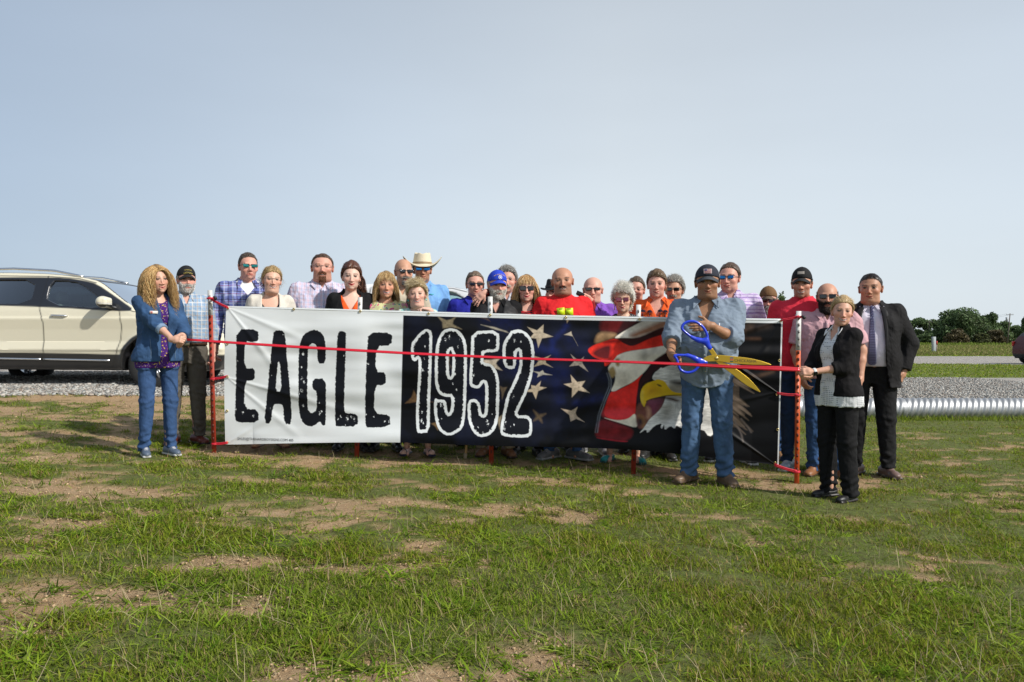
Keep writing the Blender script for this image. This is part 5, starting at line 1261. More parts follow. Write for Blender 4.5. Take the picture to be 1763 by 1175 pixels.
        if emblem is not None:
            ex_, ez_, er = emblem
            for rr2, c_, oo in ((er, (.75, .75, .76), .0015), (er * .72, (.03, .08, .5), .0025), (er * .40, (.72, .72, .74), .0035)):
                th = np.linspace(0, 6.283, 24, endpoint=False); yy = fyy(ex_, ez_)
                mb = MB(); pts = [s.hp((ex_ + rr2 * math.cos(t), fyy(ex_ + rr2 * math.cos(t) * .9, ez_ + rr2 * math.sin(t) * .9) - oo, ez_ + rr2 * math.sin(t))) for t in th]; cpt = s.hp((ex_, fyy(ex_, ez_) - oo, ez_))
                mb.add([cpt] + list(pts), t=[[0, 1 + (i + 1) % 24, 1 + i] for i in range(24)]); mb.build('emblem_ring', mat('emb%s' % str(c_), c_, .6), co)
        return co
    def wide_hat(s, col, band, bx=.19, by=.17, up=.045, crown_h=.115, name='cowboy_hat', z0=.040):
        g = SDF((-.24, -.24, -.06), (.24, .24, .24), .005)
        cz = z0
        def crown(X, Y, Z):
            t = np.clip((Z - cz) / crown_h, 0, 1); a = .088 * s.hw * (1 - .22 * t); b = .108 * (1 - .16 * t); k0 = np.sqrt((X / a) ** 2 + ((Y - .012) / b) ** 2)
            dent = .018 * np.exp(-(X / .03) ** 2) + .014 * np.exp(-((np.abs(X) - .055) / .018) ** 2) * (Y < 0); return np.maximum((k0 - 1) * a * .9, np.maximum(Z - cz - crown_h + dent, cz - .006 - Z))
        g.op(crown, k=0); 
        def brimf(X, Y, Z):
            k0 = np.sqrt((X / bx) ** 2 + ((Y - .01) / by) ** 2); zb = cz - .004 + up * np.clip(np.abs(X) / bx, 0, 1.2) ** 2.6 * 1.6 - .022 * np.clip(np.abs(Y) / by, 0, 1.2) ** 2; return np.maximum(np.abs(Z - zb) * .8 - .0035, (k0 - 1) * min(bx, by))
        g.op(brimf, k=.012)
        g.ell(CRC + np.array([0, 0, -.004]), CRR + .004, k=0, mode='s')
        v, q = g.mesh(); o = link(name, fast_mesh(name, s.hp(v), q), mat('hat%s' % str(tuple(col)), col, .75, bump=.3, bscale=500, noise=.06, nscale=90), s.root)
        th = np.linspace(0, 6.2832, 48); mb = MB(); mb.sheet([[s.hp(((.0905 * s.hw * (1 - .02 * k_)) * math.cos(t), .012 + (.1105 * (1 - .02 * k_)) * math.sin(t), cz + .010 + .016 * k_)) for t in th] for k_ in (0, 1)])
        mb.build('hat_band', mat('band%s' % str(tuple(band)), band, .6), o, smooth=True); return o
    def earrings(s, col, L=.03):
        for sd_ in (-1, 1):
            g = SDF((-.012, -.012, -.05), (.012, .012, .012), .003); g.cap((0, 0, 0), (0, 0, -L), .0025, .006, k=0); g.ell((0, 0, -L), (.007, .004, .009), k=.002); v, q = g.mesh(); v = v + np.array([sd_ * .080 * s.hw, .0, -.042]); link('earring', fast_mesh('earring', s.hp(v), q), mat('ear%s' % str(col), col, .3, .6), s.root)
def cloth(name, base, lines=(), rough=.85, bump=.35, bs=14, weave=0, var=.10, rot=0, dots=None, blobs=None, sheen=.0):
    """procedural cloth: base colour, woven stripes (axis, frequency, width, colour, strength), creases as bump"""
    key = 'cloth_' + name
    if key in _mats: return _mats[key]
    m, nt, b = new_mat(key); L = nt.links.new; N = nt.nodes.new; tc = N('ShaderNodeTexCoord'); se = N('ShaderNodeSeparateXYZ')
    src = tc.outputs['Object']
    if rot: mp = N('ShaderNodeMapping'); mp.inputs['Rotation'].default_value[1] = rot; L(src, mp.inputs[0]); src = mp.outputs[0]
    nz = N('ShaderNodeTexNoise'); nz.inputs['Scale'].default_value = 7; L(src, nz.inputs['Vector'])
    wp = N('ShaderNodeVectorMath'); wp.operation = 'MULTIPLY_ADD'; wp.inputs[1].default_value = (.025,) * 3; L(nz.outputs[1], wp.inputs[0]); L(src, wp.inputs[2])
    L(wp.outputs[0], se.inputs[0])
    out = None
    cur = N('ShaderNodeRGB'); cur.outputs[0].default_value = rgb(base); out = cur.outputs[0]
    def mth(op, a, b_=None, c=None):
        x = N('ShaderNodeMath'); x.operation = op
        for i, k_ in enumerate((a, b_, c)):
            if k_ is None: continue
            if isinstance(k_, (int, float)): x.inputs[i].default_value = k_
            else: L(k_, x.inputs[i])
        return x.outputs[0]
    for ax, fr, wd, cc, al, *ph in lines:
        f_ = mth('FRACT', mth('MULTIPLY_ADD', se.outputs[ax], fr, 100.0 + (ph[0] if ph else 0))); msk = mth('MULTIPLY', mth('LESS_THAN', f_, wd), al)
        mx = N('ShaderNodeMix'); mx.data_type = 'RGBA'; L(msk, mx.inputs[0]); L(out, mx.inputs[6]); mx.inputs[7].default_value = rgb(cc); out = mx.outputs[2]
    if dots:
        fr, rad, cc = dots; vo = N('ShaderNodeTexVoronoi'); vo.inputs['Scale'].default_value = fr; vo.inputs['Randomness'].default_value = .0; L(src, vo.inputs['Vector'])
        mx = N('ShaderNodeMix'); mx.data_type = 'RGBA'; L(mth('LESS_THAN', vo.outputs['Distance'], rad), mx.inputs[0]); L(out, mx.inputs[6]); mx.inputs[7].default_value = rgb(cc); out = mx.outputs[2]
    for fr, thr, cc in (blobs or []):
        n_ = N('ShaderNodeTexNoise'); n_.inputs['Scale'].default_value = fr; n_.inputs['Detail'].default_value = 1; ad = N('ShaderNodeVectorMath'); ad.inputs[1].default_value = (fr * 1.7, cc[0] * 9, cc[1] * 7); L(src, ad.inputs[0]); L(ad.outputs[0], n_.inputs['Vector'])
        mx = N('ShaderNodeMix'); mx.data_type = 'RGBA'; L(mth('GREATER_THAN', n_.outputs[0], thr), mx.inputs[0]); L(out, mx.inputs[6]); mx.inputs[7].default_value = rgb(cc); out = mx.outputs[2]
    n3 = N('ShaderNodeTexNoise'); n3.inputs['Scale'].default_value = 9; n3.inputs['Detail'].default_value = 5; L(tc.outputs['Object'], n3.inputs['Vector'])
    mr = N('ShaderNodeMapRange'); mr.inputs[1].default_value = .3; mr.inputs[2].default_value = .7; mr.inputs[3].default_value = 1 - var; mr.inputs[4].default_value = 1 + var; L(n3.outputs[0], mr.inputs[0])
    vm = N('ShaderNodeVectorMath'); vm.operation = 'SCALE'; L(out, vm.inputs[0]); L(mr.outputs[0], vm.inputs['Scale']); L(vm.outputs[0], b.inputs['Base Color'])
    mp = N('ShaderNodeMapping'); mp.inputs['Scale'].default_value = (1, 1, .55); L(tc.outputs['Object'], mp.inputs[0])
    n2 = N('ShaderNodeTexNoise'); n2.inputs['Scale'].default_value = bs; n2.inputs['Detail'].default_value = 3; n2.inputs['Distortion'].default_value = .8; L(mp.outputs[0], n2.inputs['Vector'])
    bp = N('ShaderNodeBump'); bp.inputs['Strength'].default_value = bump; bp.inputs['Distance'].default_value = .03; L(n2.outputs[0], bp.inputs['Height'])
    L(bp.outputs[0], b.inputs['Normal']); b.inputs['Roughness'].default_value = rough; b.inputs['Specular IOR Level'].default_value = .25; b.inputs['Sheen Weight'].default_value = sheen
    _mats[key] = m; return m
# ================================================================ THE GROUP
FAIR = (.56, .325, .235); PINK = (.60, .31, .235); TAN = (.50, .27, .175); BROWN = (.34, .165, .095); OLIVE = (.42, .22, .135)
BLK = (.008, .008, .009); BRN = (.045, .025, .014); GRY = (.30, .29, .27); WHT = (.62, .60, .55); BLD = (.40, .25, .11); BLD2 = (.58, .42, .20); RED = (.085, .022, .012)
def jeans(n, c=(.045, .10, .235), fade=1.8):
    k = 'jeans_' + n
    if k in _mats: return _mats[k]
    m = cloth('j' + n, c, rough=.9, bump=.5, bs=11, var=.22); _mats[k] = m; return m
def person(px, ytop, d, label, rig=1.76, face=None, **k):
    x = (px - 881.5) / F * d
    rz = -math.atan2(x, d) * (1 if face is None else 0) + R(face or 0) + R(k.pop('yaw', 0))
    return Person(x=x, d=d, ztop=EYE + (587.5 - ytop) / F * d, label=label, rig=rig, rz=rz, **k)
WHITE = cloth('white', (.72, .72, .72)); BLKC = cloth('black', (.006, .006, .007), var=.2); BELT = mat('belt_leather', (.06, .028, .015), .5); BUCK = mat('buckle', (.5, .45, .35), .35, 1)
BUT = mat('button', (.6, .6, .6), .4)
# 1 denim woman ----------------------------------------------------
p = person(272, 453, 6.67, 'woman with long curly blonde hair in denim jacket holding the ribbon at left', rig=1.775, sex='f', skin=FAIR, smile=1.6, turn=4, roll=-5, yaw=16, brow=(.16, .09, .04), lip=(.50, .14, .13), fat=.15, hw=.98, scalp=BLD,
           arms={-1: dict(tow=P(301, 589, 6.40), dw=(1, -.15, .05), nw=(.1, 1, -.4), curl=[.75, .85, .9, .95], polew=(-.6, .2, -1)), 1: dict(tow=P(309, 594, 6.50), dw=(.4, -.5, .3), nw=(-.7, .6, 0), curl=1.0, polew=(.5, .6, -1))}).body()
p.garment('blouse', cloth('purple_print', (.055, .012, .14), blobs=[(60, .66, (.50, .36, .03)), (75, .69, (.45, .4, .38))]), hem=.80, neck='scoop', sleeve='none', inf=.004, flare=.05)
DEN = cloth('denim', (.030, .074, .165), bump=.4, bs=9, var=.28)
p.garment('denim_jacket', DEN, hem=.86, sleeve='rolled', ends={-1: 1.30, 1: 1.40}, inf=.018, neck='v', open_=([.8, .95, 1.15, 1.35, 1.50], [.050, .034, .024, .036, .06], [.02] * 5), folds=.010, cuff=0, flare=.10)
jk = p.last; p.collar(DEN, .045, parent=jk, size=1.5)
a_ = p.arm[-1]; q0 = np.array(a_['e']) + (np.array(a_['w']) - np.array(a_['e'])) * .20; q1 = np.array(a_['e']) + (np.array(a_['w']) - np.array(a_['e'])) * .42
g = SDF(np.minimum(q0, q1) - .07, np.maximum(q0, q1) + .07, .005); g.cap(q0, q1, .052, .050, k=0); g.disp(lambda X, Y, Z: p.fold(X, Y, Z, .003, 2)); dn = nrm(q1 - q0); g.plane(dn, dn @ q1, .002); g.plane(-dn, -dn @ q0, .002); v, q = g.mesh(); link('cuff', fast_mesh('cuff', v, q), cloth('denim_light', (.17, .25, .36)), jk)
yb = p.fy(-.085, 1.30, .004, src='denim_jacket'); mb = MB(); mb.box((-.088, yb, 1.30), (.034, .0015, .013)); nb = mb.build('name_badge', mat('badge', (.7, .66, .6), .4), jk); mb = MB(); mb.box((-.108, yb - .0022, 1.30), (.009, .0008, .009)); mb.build('badge_logo', mat('badge_red', (.45, .12, .12), .5), nb)
for sx_ in (-.10, .11):
    zs = np.linspace(.88, 1.06, 8); mb = MB(); mb.tube([(sx_, p.fy(sx_, z, .001, .014, 'denim_jacket'), z) for z in zs], .0018, 5); mb.build('seam', cloth('denim_light', (1, 1, 1)), jk, smooth=True)
p.trousers(jeans('a', (.034, .075, .175)), r=.83, flare=.004, top=.93, hem=.05, folds=.006, knee=.01)
p.shoes((.09, .12, .17), (.5, .5, .5), 'sneaker', 10, laces=(.5, .5, .52))
def fn(x, y, z): return (z > hairline(x, y) + .002)
r_, nn = p.roots(2600, fn, rad=.010); d0 = nn * .40 + np.stack([np.sign(r_[:, 0] + .01) * .45, np.where(r_[:, 1] < -.02, .05, .3), -.35 + 0 * r_[:, 0]], -1)
xx = np.array([np.array([.0, -.02, -.02]), np.array([.080, .070, .095])])
p.build_hair([p.shell(.006, 0, .004, (.25, .15, .06)), p.strands(r_, d0, RNG.uniform(.26, .45, len(r_)), .0055, (.36, .20, .07), seg=24, grav=.16, curl=.013, cf=5.5, jit=.5, hi=(.66, .46, .20),
    colliders=[(CRC, CRR + .012), (np.array([.004, -.11, -.03]), np.array([.068, .065, .12])), (xx[0], xx[1]), (np.array([0, .02, -.16]), np.array([.07, .07, .14])), (np.array([0, .02, -.40]), np.array([.150, .115, .17]))])])
# 2 older man ------------------------------------------------------
p = person(320, 455, 7.35, 'old man in black lettered cap, pale blue checked shirt and grey trousers', rig=1.785, skin=PINK, fat=.25, brow=GRY, smile=.3, turn=6, tilt=-3, yaw=4, scalp=GRY, stubble=(.5, .48, .45), stub_a=.5,
           arms={1: dict(e=(.245, .03, 1.13), w=(.25, .0, .885), d=(0, -.2, -1), n=(-1, -.3, 0), curl=.7)}).body()
CHK = cloth('sky_check', (.30, .385, .47), [(0, 24, .28, (.20, .31, .47), .75), (2, 24, .28, (.20, .31, .47), .65), (0, 24, .10, (.42, .29, .21), .8, .5), (2, 24, .10, (.42, .29, .21), .7, .5), (0, 12, .10, (.62, .64, .66), .55, .3), (2, 12, .10, (.62, .64, .66), .55, .3)])
p.garment('shirt', CHK, hem=.995, folds=.009, inf=.016, v=(1.36, .35)); sh = p.last; p.collar(CHK, .022, parent=sh); p.placket(CHK, 0, .99, 1.37); p.buttons(BUT, 0, 1.0, 1.34, 5, sh)
p.trousers(cloth('grey_trouser', (.10, .09, .075), bump=.5, var=.12), r=1.08, folds=.008, top=1.0, flare=.012); p.belt(BELT, .985, BUCK); p.shoes((.12, .022, .014), (.02, .01, .01), 'shoe', 22)
p.short_hair(WHT, L=.022, cap=True, n=900); p.face_hair('beard', (.80, .78, .74), .013, 1500, hi=(.62, .60, .56)); p.face_hair('mustache', (.6, .58, .54), .014, 500)
p.cap((.012, .012, .013), text=[('VIETNAM', .055, .019, (.42, .34, .06)), ('VETERAN', .083, .015, (.42, .34, .06))])
# 3 plaid man --------------------------------------------------------
p = person(426, 434, 7.7, 'tall man in mirrored green sunglasses and navy plaid shirt, behind the left banner corner', skin=PINK, shoulder=1.16, fat=.25, hw=.98, smile=-.3, rec=.006, scalp=(.06, .035, .02), turn=8, yaw=2).body()
PLD = cloth('navy_plaid', (.27, .31, .55), [(0, 13, .40, (.09, .12, .36), .65), (2, 13, .34, (.09, .12, .36), .55), (0, 13, .09, (.03, .02, .10), .95, .1), (2, 13, .09, (.03, .02, .08), .9, .1), (0, 13, .10, (.56, .58, .68), .5, .55), (2, 13, .08, (.56, .58, .68), .5, .55), (2, 13, .04, (.30, .04, .06), .8, .35)])
p.garment('undershirt', WHITE, hem=1.2, sleeve='none', inf=-.002, neck='crew', folds=0); p.garment('shirt', PLD, hem=.84, v=(1.33, .75), folds=.008, inf=.014); p.collar(PLD, .040, size=1.15); p.buttons(BUT, 0, 1.0, 1.3, 4)
p.trousers(cloth('khaki', (.28, .22, .14)), folds=.006); p.shoes((.08, .04, .02), kind='shoe'); p.short_hair((.060, .035, .02), L=.015, rec=.010, t=.003, top=.001, n=1600, comb=(0, .3, .9), lift=.9, wid=.003, hi=(.2, .17, .14))
p.glasses((.03, .25, .24), metal=.9, rough=.12, shape=.75, wrap=.1)
# 4 glasses woman ------------------------------------------------------
p = person(466, 457, 7.35, 'woman with pulled back blonde hair, thin glasses and cream cardigan over black top', rig=1.765, sex='f', skin=(.62, .37, .27), smile=2.3, fat=.5, hw=1.02, jaw=1.05, roll=3, turn=8, brow=(.22, .13, .06), scalp=BLD, lip=(.50, .20, .17)).body()
p.garment('blouse', BLKC, hem=.82, sleeve='none', neck='wide', inf=.006, v=(1.27, .75)); p.garment('cardigan', cloth('cream_knit', (.60, .56, .49), bump=.3), hem=.72, sleeve='long', inf=.020, neck='v', open_=([.7, 1.0, 1.25, 1.40, 1.5], [.10, .09, .07, .08, .07], [0] * 5), folds=.006)
p.trousers(cloth('tan_skirt', (.10, .09, .08)), folds=.004, hem=.30); p.shoes((.50, .29, .19), (.12, .05, .03), 'pump', 14)
p.short_hair((.40, .27, .12), hi=BLD2, L=.07, rec=-.002, t=.008, top=.004, n=1500, comb=(0, 1, .25), lift=.1, jit=.15, wid=.004)
r_, nn = p.roots(250, lambda x, y, z: (y > .07) & (z < .05) & (z > -.03)); p.build_hair([p.strands(r_, nn + RNG.normal(0, .6, r_.shape), .09, .005, (.42, .28, .12), seg=6, grav=.2, curl=.012)], 'hair_bun')
p.glasses(frame=(.05, .03, .03), clear=True, shape=.72)
# 5 goatee man ---------------------------------------------------------
p = person(555, 436, 7.7, 'big man with brown goatee and rimless glasses in a pale pink and blue checked shirt', skin=PINK, shoulder=1.24, fat=.9, hw=1.17, jaw=1.12, smile=2.0, rec=.012, scalp=(.09, .05, .03), stubble=(.25, .10, .04), stub_a=.35, brow=(.15, .07, .03), tilt=-2).body()
PNK = cloth('pink_check', (.60, .56, .66), [(0, 26, .25, (.58, .38, .48), .55), (0, 26, .22, (.32, .40, .66), .5, .5), (2, 26, .2, (.60, .42, .50), .4), (2, 26, .16, (.36, .44, .68), .4, .5)])
p.garment('shirt', PNK, hem=.90, v=(1.41, .45), folds=.009, inf=.016); p.collar(PNK, .018, size=1.1); p.placket(PNK, 0, .95, 1.41); p.buttons(BUT, 0, 1.0, 1.40, 5)
p.trousers(BLKC); p.shoes((.02, .02, .02)); p.short_hair((.085, .045, .025), L=.02, rec=.020, t=.004, top=.001, n=1500, comb=(0, .7, .4), lift=.5, wid=.003); p.face_hair('goatee', (.20, .075, .03), .011, 900); p.face_hair('mustache', (.20, .075, .03), .009, 400); p.glasses(frame=(.10, .09, .09), clear=True, shape=.78)
# 6 dark haired woman ----------------------------------------------------
p = person(604, 449, 7.35, 'woman with auburn hair in a curled side ponytail, black blazer over bright orange top', rig=1.775, sex='f', skin=(.66, .43, .34), smile=1.9, fat=.1, hw=.97, roll=2, turn=2, brow=(.05, .02, .012), lip=(.45, .02, .03), scalp=RED).body()
p.garment('blouse', cloth('orange_top', (.80, .10, .015)), hem=.84, sleeve='none', neck='wide', inf=.004, v=(1.28, .55)); p.garment('blazer', BLKC, hem=.80, inf=.018, neck='v', open_=([.8, 1.0, 1.2, 1.38, 1.5], [.02, .012, .04, .085, .09], [0] * 5), folds=.005)
p.trousers(jeans('dk', (.012, .016, .03)), r=.9); p.shoes(BLK, kind='boot'); p.short_hair((.10, .035, .018), hi=(.22, .10, .05), L=.08, t=.011, top=.014, n=1600, comb=(0, 1, .5), lift=.15, jit=.15, wid=.0045)
r_, nn = p.roots(420, lambda x, y, z: (y > .02) & (z < .03) & (x > .01) & (z > -.05)); d0 = np.stack([.9 + 0 * r_[:, 0], -.2 + 0 * r_[:, 0], -.3 + 0 * r_[:, 0]], -1)
p.build_hair([p.strands(r_, d0, RNG.uniform(.22, .36, len(r_)), .0085, (.095, .030, .016), seg=18, grav=.22, curl=.014, cf=3.2, hi=(.24, .10, .05), jit=.4, colliders=[(CRC, CRR + .01), (np.array([.0, -.0, -.02]), np.array([.085, .08, .10])), (np.array([0, .02, -.16]), np.array([.065, .06, .12])), (np.array([0, .03, -.38]), np.array([.17, .12, .17]))])], 'ponytail')
# 7 floral woman ---------------------------------------------------------
def bob(p, col, hi, n=1500, L=(.16, .24), bangs=.075, vol=.012, curl=.004, wid=.0055, part=0, cf=1.2, width=.078, out=.25):
    r_, nn = p.roots(n, lambda x, y, z: (z > hairline(x, y) + .004) & ~((y < -.03) & (np.abs(x) < .058)), rad=.010)
    d0 = nn * .15 + np.stack([np.sign(r_[:, 0] - part) * .45, np.where(r_[:, 1] < 0, .15, .2), -.5 + 0 * r_[:, 0]], -1)
    cl = [(CRC, CRR + vol), (np.array([0, -.11, -.04]), np.array([.060, .06, .095])), (np.array([0, -.015, -.02]), np.array([width, .070, .10])), (np.array([0, .02, -.15]), np.array([.075, .07, .13])), (np.array([0, .02, -.42]), np.array([.14, .115, .17]))]
    parts = [p.shell(.007, 0, .006, np.array(col) * .6), p.strands(r_, d0, RNG.uniform(*L, len(r_)), wid, col, seg=14, grav=.20, curl=curl, cf=cf, hi=hi, jit=.3, colliders=cl)]
    if bangs:
        r2, n2 = p.roots(420, lambda x, y, z: (z > .06) & (y < .02) & (np.abs(x) < .068), rad=.016)
        d2 = n2 * .3 + np.stack([r2[:, 0] * 4, -1 + 0 * r2[:, 0], -.1 + 0 * r2[:, 0]], -1)
        parts.append(p.strands(r2, d2, bangs * RNG.uniform(.75, 1.15, len(r2)) + (r2[:, 1] + .05) * .5, wid * .8, col, seg=8, grav=.22, hi=hi, jit=.2, colliders=[(CRC, CRR + .012), (np.array([0, -.022, -.016]), np.array([.072, .080, .095]))]))
    return p.build_hair(parts)
p = person(664, 465, 7.4, 'woman with shoulder length golden hair and fringe in a pale yellow floral top', rig=1.775, sex='f', skin=(.60, .31, .20), smile=2.3, hw=.98, turn=4, brow=(.2, .11, .05), lip=(.55, .20, .18), scalp=BLD).body()
p.garment('blouse', cloth('floral', (.66, .64, .34), blobs=[(22, .62, (.60, .10, .22)), (26, .62, (.55, .30, .33)), (30, .66, (.10, .35, .30)), (24, .66, (.66, .66, .62))]), hem=.84, sleeve='three', neck='boat', inf=.010, folds=.004)
p.trousers(jeans('dk')); p.shoes(BLK); bob(p, (.42, .26, .105), (.74, .54, .27), bangs=.062, L=(.17, .27), curl=.006, out=.3); p.earrings((.4, .4, .38))
# 8 bald goatee man ------------------------------------------------------
p = person(693, 444, 7.95, 'bald man with grey chin beard and black sunglasses, behind the golden haired woman', skin=TAN, fat=.2, smile=-.2, bald=1, scalp=(.22, .17, .13), scalp_a=.6, turn=14, brow=None, stubble=(.35, .32, .28), stub_a=.35, hw=.98).body()
p.garment('shirt', cloth('cream_shirt', (.50, .44, .34)), inf=.006, sleeve='short', v=(1.38, .45), hem=.9); p.collar(cloth('cream_shirt', (1, 1, 1)), .024); p.garment('vest', cloth('charcoal', (.020, .020, .022)), inf=.018, sleeve='none', neck='v', open_=([.8, 1.2, 1.4, 1.5], [.0, .02, .05, .06], [0] * 4), hem=.86)
p.trousers(BLKC); p.shoes(BLK); p.face_hair('goatee', (.42, .40, .36), .014, 900, hi=(.2, .17, .14)); p.face_hair('mustache', (.30, .26, .22), .008, 300); p.glasses(shape=.72, lens=(.012, .016, .022), metal=.3)
# 9 hat man ---------------------------------------------------------------
p = person(727, 433, 8.2, 'man in a cream cowboy hat, mirrored blue sunglasses and bright blue shirt', rig=1.80, skin=(.40, .20, .12), smile=1.2, scalp=BRN, turn=2, shoulder=1.05, fat=.2).body()
BLS = cloth('blue_shirt', (.17, .36, .68)); p.garment('shirt', BLS, v=(1.38, .5), folds=.008, inf=.014); sh = p.last; p.collar(BLS, .026, parent=sh, size=1.1); p.placket(BLS, 0, .9, 1.38); mb = MB(); mb.box((.085, p.fy(.085, 1.36, .002), 1.365), (.022, .001, .004)); mb.build('chest_logo', mat('teal_thread', (.02, .42, .36), .6), sh)
p.trousers(jeans('b')); p.shoes(BRN, kind='boot'); p.short_hair(BRN, L=.02, cap=True, n=700); p.glasses((.02, .22, .60), metal=.9, rough=.1, shape=.75, wrap=.12); p.wide_hat((.66, .58, .42), (.25, .17, .09), bx=.175, by=.16, up=.055)
# 10 short blonde woman with her hand on the banner --------------------------
p = person(719, 481, 7.25, 'short woman with cropped light blonde hair resting one hand on top of the banner', rig=1.775, sex='f', skin=(.66, .40, .31), smile=2.0, fat=.6, hw=1.04, jaw=1.1, turn=-2, roll=-3, brow=(.25, .16, .09), lip=(.50, .16, .16), scalp=BLD2, toe=(.62, .34, .27),
           arms={1: dict(tow=P(739, 534.5, 7.06), dw=(-.85, -.30, .16), nw=(-.15, -.25, -1), curl=[.45, .55, .6, .65], polew=(.7, .5, -1))}).body()
p.garment('top', cloth('aqua_top', (.30, .55, .50), blobs=[(30, .55, (.66, .68, .60))]), hem=.84, sleeve='elbow', neck='scoop', inf=.012); p.trousers(jeans('dk'), r=.86, hem=.13, stack=.3); p.shoes((.03, .035, .07), (.02, .02, .05), 'sandal', 14)
p.short_hair((.50, .38, .20), hi=(.72, .62, .42), L=.065, t=.014, top=.012, n=2200, comb=(-.5, -.15, .25), lift=.45, jit=.5, wid=.0045, curl=.004); p.earrings((.05, .4, .4), .012)
# 11 blue polo man ------------------------------------------------------------
p = person(817, 467, 7.95, 'man in black sunglasses and royal blue shirt standing behind the man in the blue cap', skin=PINK, fat=.4, hw=1.05, smile=1.6, rec=.006, scalp=(.16, .11, .07), brow=BRN, turn=6, shoulder=1.1).body()
RB = cloth('royal', (.018, .022, .30)); p.garment('polo_shirt', RB, sleeve='short', v=(1.38, .35), inf=.012); p.collar(RB, .022); p.trousers(BLKC); p.shoes(BLK); p.short_hair((.16, .11, .07), hi=(.35, .28, .2), L=.022, rec=.008, t=.005, n=1500); p.glasses(shape=.7)
# 12 blue cap man ---------------------------------------------------------------
p = person(854, 461, 7.36, 'old man in a royal blue emblem cap, trimmed white beard and black waistcoat', rig=1.79, skin=PINK, fat=.35, hw=1.05, smile=.8, turn=14, tilt=2, brow=WHT, scalp=WHT, stubble=(.6, .57, .52), stub_a=.7,
           arms={-1: dict(tow=P(806, 655, 7.20), dw=(0, -.4, -.6), nw=(.8, .4, 0), curl=1.3, polew=(-.6, .3, -1))}).body()
p.garment('shirt', BLKC, v=(1.33, .40), inf=.010, folds=.007); p.collar(BLKC, .030, size=1.2); p.buttons(BUT, .0, 1.1, 1.3, 3); p.garment('waistcoat', cloth('leather', (.022, .022, .023), rough=.5), inf=.020, sleeve='none', neck='v', open_=([.8, 1.2, 1.4, 1.5], [.03, .04, .07, .07], [0] * 4), hem=.86)
p.trousers(cloth('khaki', (1, 1, 1)), r=1.05, flare=.01); p.shoes((.20, .085, .035), (.03, .015, .01), 'shoe', 16); p.short_hair(WHT, L=.022, cap=True, n=700); p.face_hair('beard', (.86, .83, .76), .014, 2200, hi=(.74, .68, .58)); p.face_hair('mustache', (.66, .60, .52), .010, 500)
p.cap((.020, .055, .50), text=[('AIR FORCE VET', .090, .0150, (.60, .40, .12))], emblem=(.004, .070, .0165))
# 13 grey moustache man ------------------------------------------------------------
p = person(873, 457, 7.85, 'man with wavy grey hair, wire glasses and white moustache, behind the blue cap', rig=1.77, skin=PINK, fat=.2, hw=1.05, smile=.2, brow=GRY, scalp=GRY, turn=-2, tilt=-2).body()
WC = cloth('white_check', (.60, .62, .66), [(0, 20, .12, (.10, .14, .35), .7), (2, 20, .12, (.10, .14, .35), .6)]); p.garment('shirt', WC, v=(1.40, .35)); p.collar(WC, .018); p.trousers(BLKC); p.shoes(BLK); p.short_hair((.20, .19, .17), hi=(.45, .43, .40), L=.045, t=.010, top=.010, n=1900, comb=(.3, .8, .3), lift=.45, curl=.004, wid=.004); p.face_hair('mustache', (.62, .58, .50), .015, 600); p.glasses(frame=(.3, .25, .2), clear=True, shape=.85)
# 14 long blonde woman --------------------------------------------------------------
p = person(906, 471, 7.42, 'woman with long strawberry blonde hair, black sunglasses and red striped top', rig=1.775, sex='f', skin=(.64, .35, .27), smile=1.9, hw=.98, turn=2, lip=(.50, .06, .07), scalp=BLD,
           arms={-1: dict(tow=P(833, 505, 7.29), dw=(-.62, -.12, -.62), nw=(-.25, .75, -.5), curl=[.12, .18, .2, .28], splay=1, polew=(-.2, .8, .3)), 1: dict(tow=P(955, 540, 7.62), dw=(.6, .2, -.4), nw=(-.1, -.8, -.4), curl=.2, polew=(.3, .6, -.4))}).body()
p.garment('shirt', cloth('red_stripe', (.42, .010, .018), [(2, 42, .5, (.012, .010, .012), .95)]), neck='scoop', sleeve='long', inf=.010)
p.trousers(BLKC); p.shoes((.02, .02, .02)); bob(p, (.50, .29, .12), (.78, .54, .27), n=1900, width=.073, L=(.30, .42), bangs=.06, curl=.005, cf=1.6); p.glasses(shape=1.15, size=1.12)
# 15 red shirt man ------------------------------------------------------------------------
p = person(970, 459, 7.35, 'broad bald man in a bright red T shirt with two neon yellow tags', rig=1.757, skin=(.46, .23, .145), fat=.6, hw=1.15, jaw=1.12, smile=2.4, shoulder=1.06, bald=1, scalp=(.06, .04, .03), scalp_a=.35, brow=BLK, turn=-6, roll=-3, yaw=6, stubble=(.08, .05, .04), stub_a=.35).body()
p.garment('undershirt', WHITE, hem=1.25, sleeve='none', inf=.002, neck='crew', folds=0); p.garment('t_shirt', cloth('red_tee', (.66, .018, .022)), sleeve='short', neck='crew', inf=.014, folds=.007); sh = p.last; p.face_hair('mustache', (.03, .02, .015), .005, 260)
for k_, (tx, rt) in enumerate(((-.040, -.12), (.034, -.06))):
    y_ = p.fy(tx, 1.335, .004, .03, 't_shirt'); mb = MB(); mb.box((tx, y_, 1.325 - .03 * tx), (.034, .0012, .032), euler(0, rt, 0)); o = mb.build('neon_tag', mat('neon', (.62, .80, .012), .5), sh)
    for zz in (1.345, 1.354): mb = MB(); mb.box((tx, y_ - .002, zz), (.017, .0006, .0016), euler(0, rt, 0)); mb.build('pen_line', mat('ink2', (.05, .09, .02), .6), o)
p.trousers(jeans('b', (.05, .09, .17))); p.shoes((.13, .13, .13), (.3, .3, .3), 'sneaker', 40, laces=(.4, .4, .4))
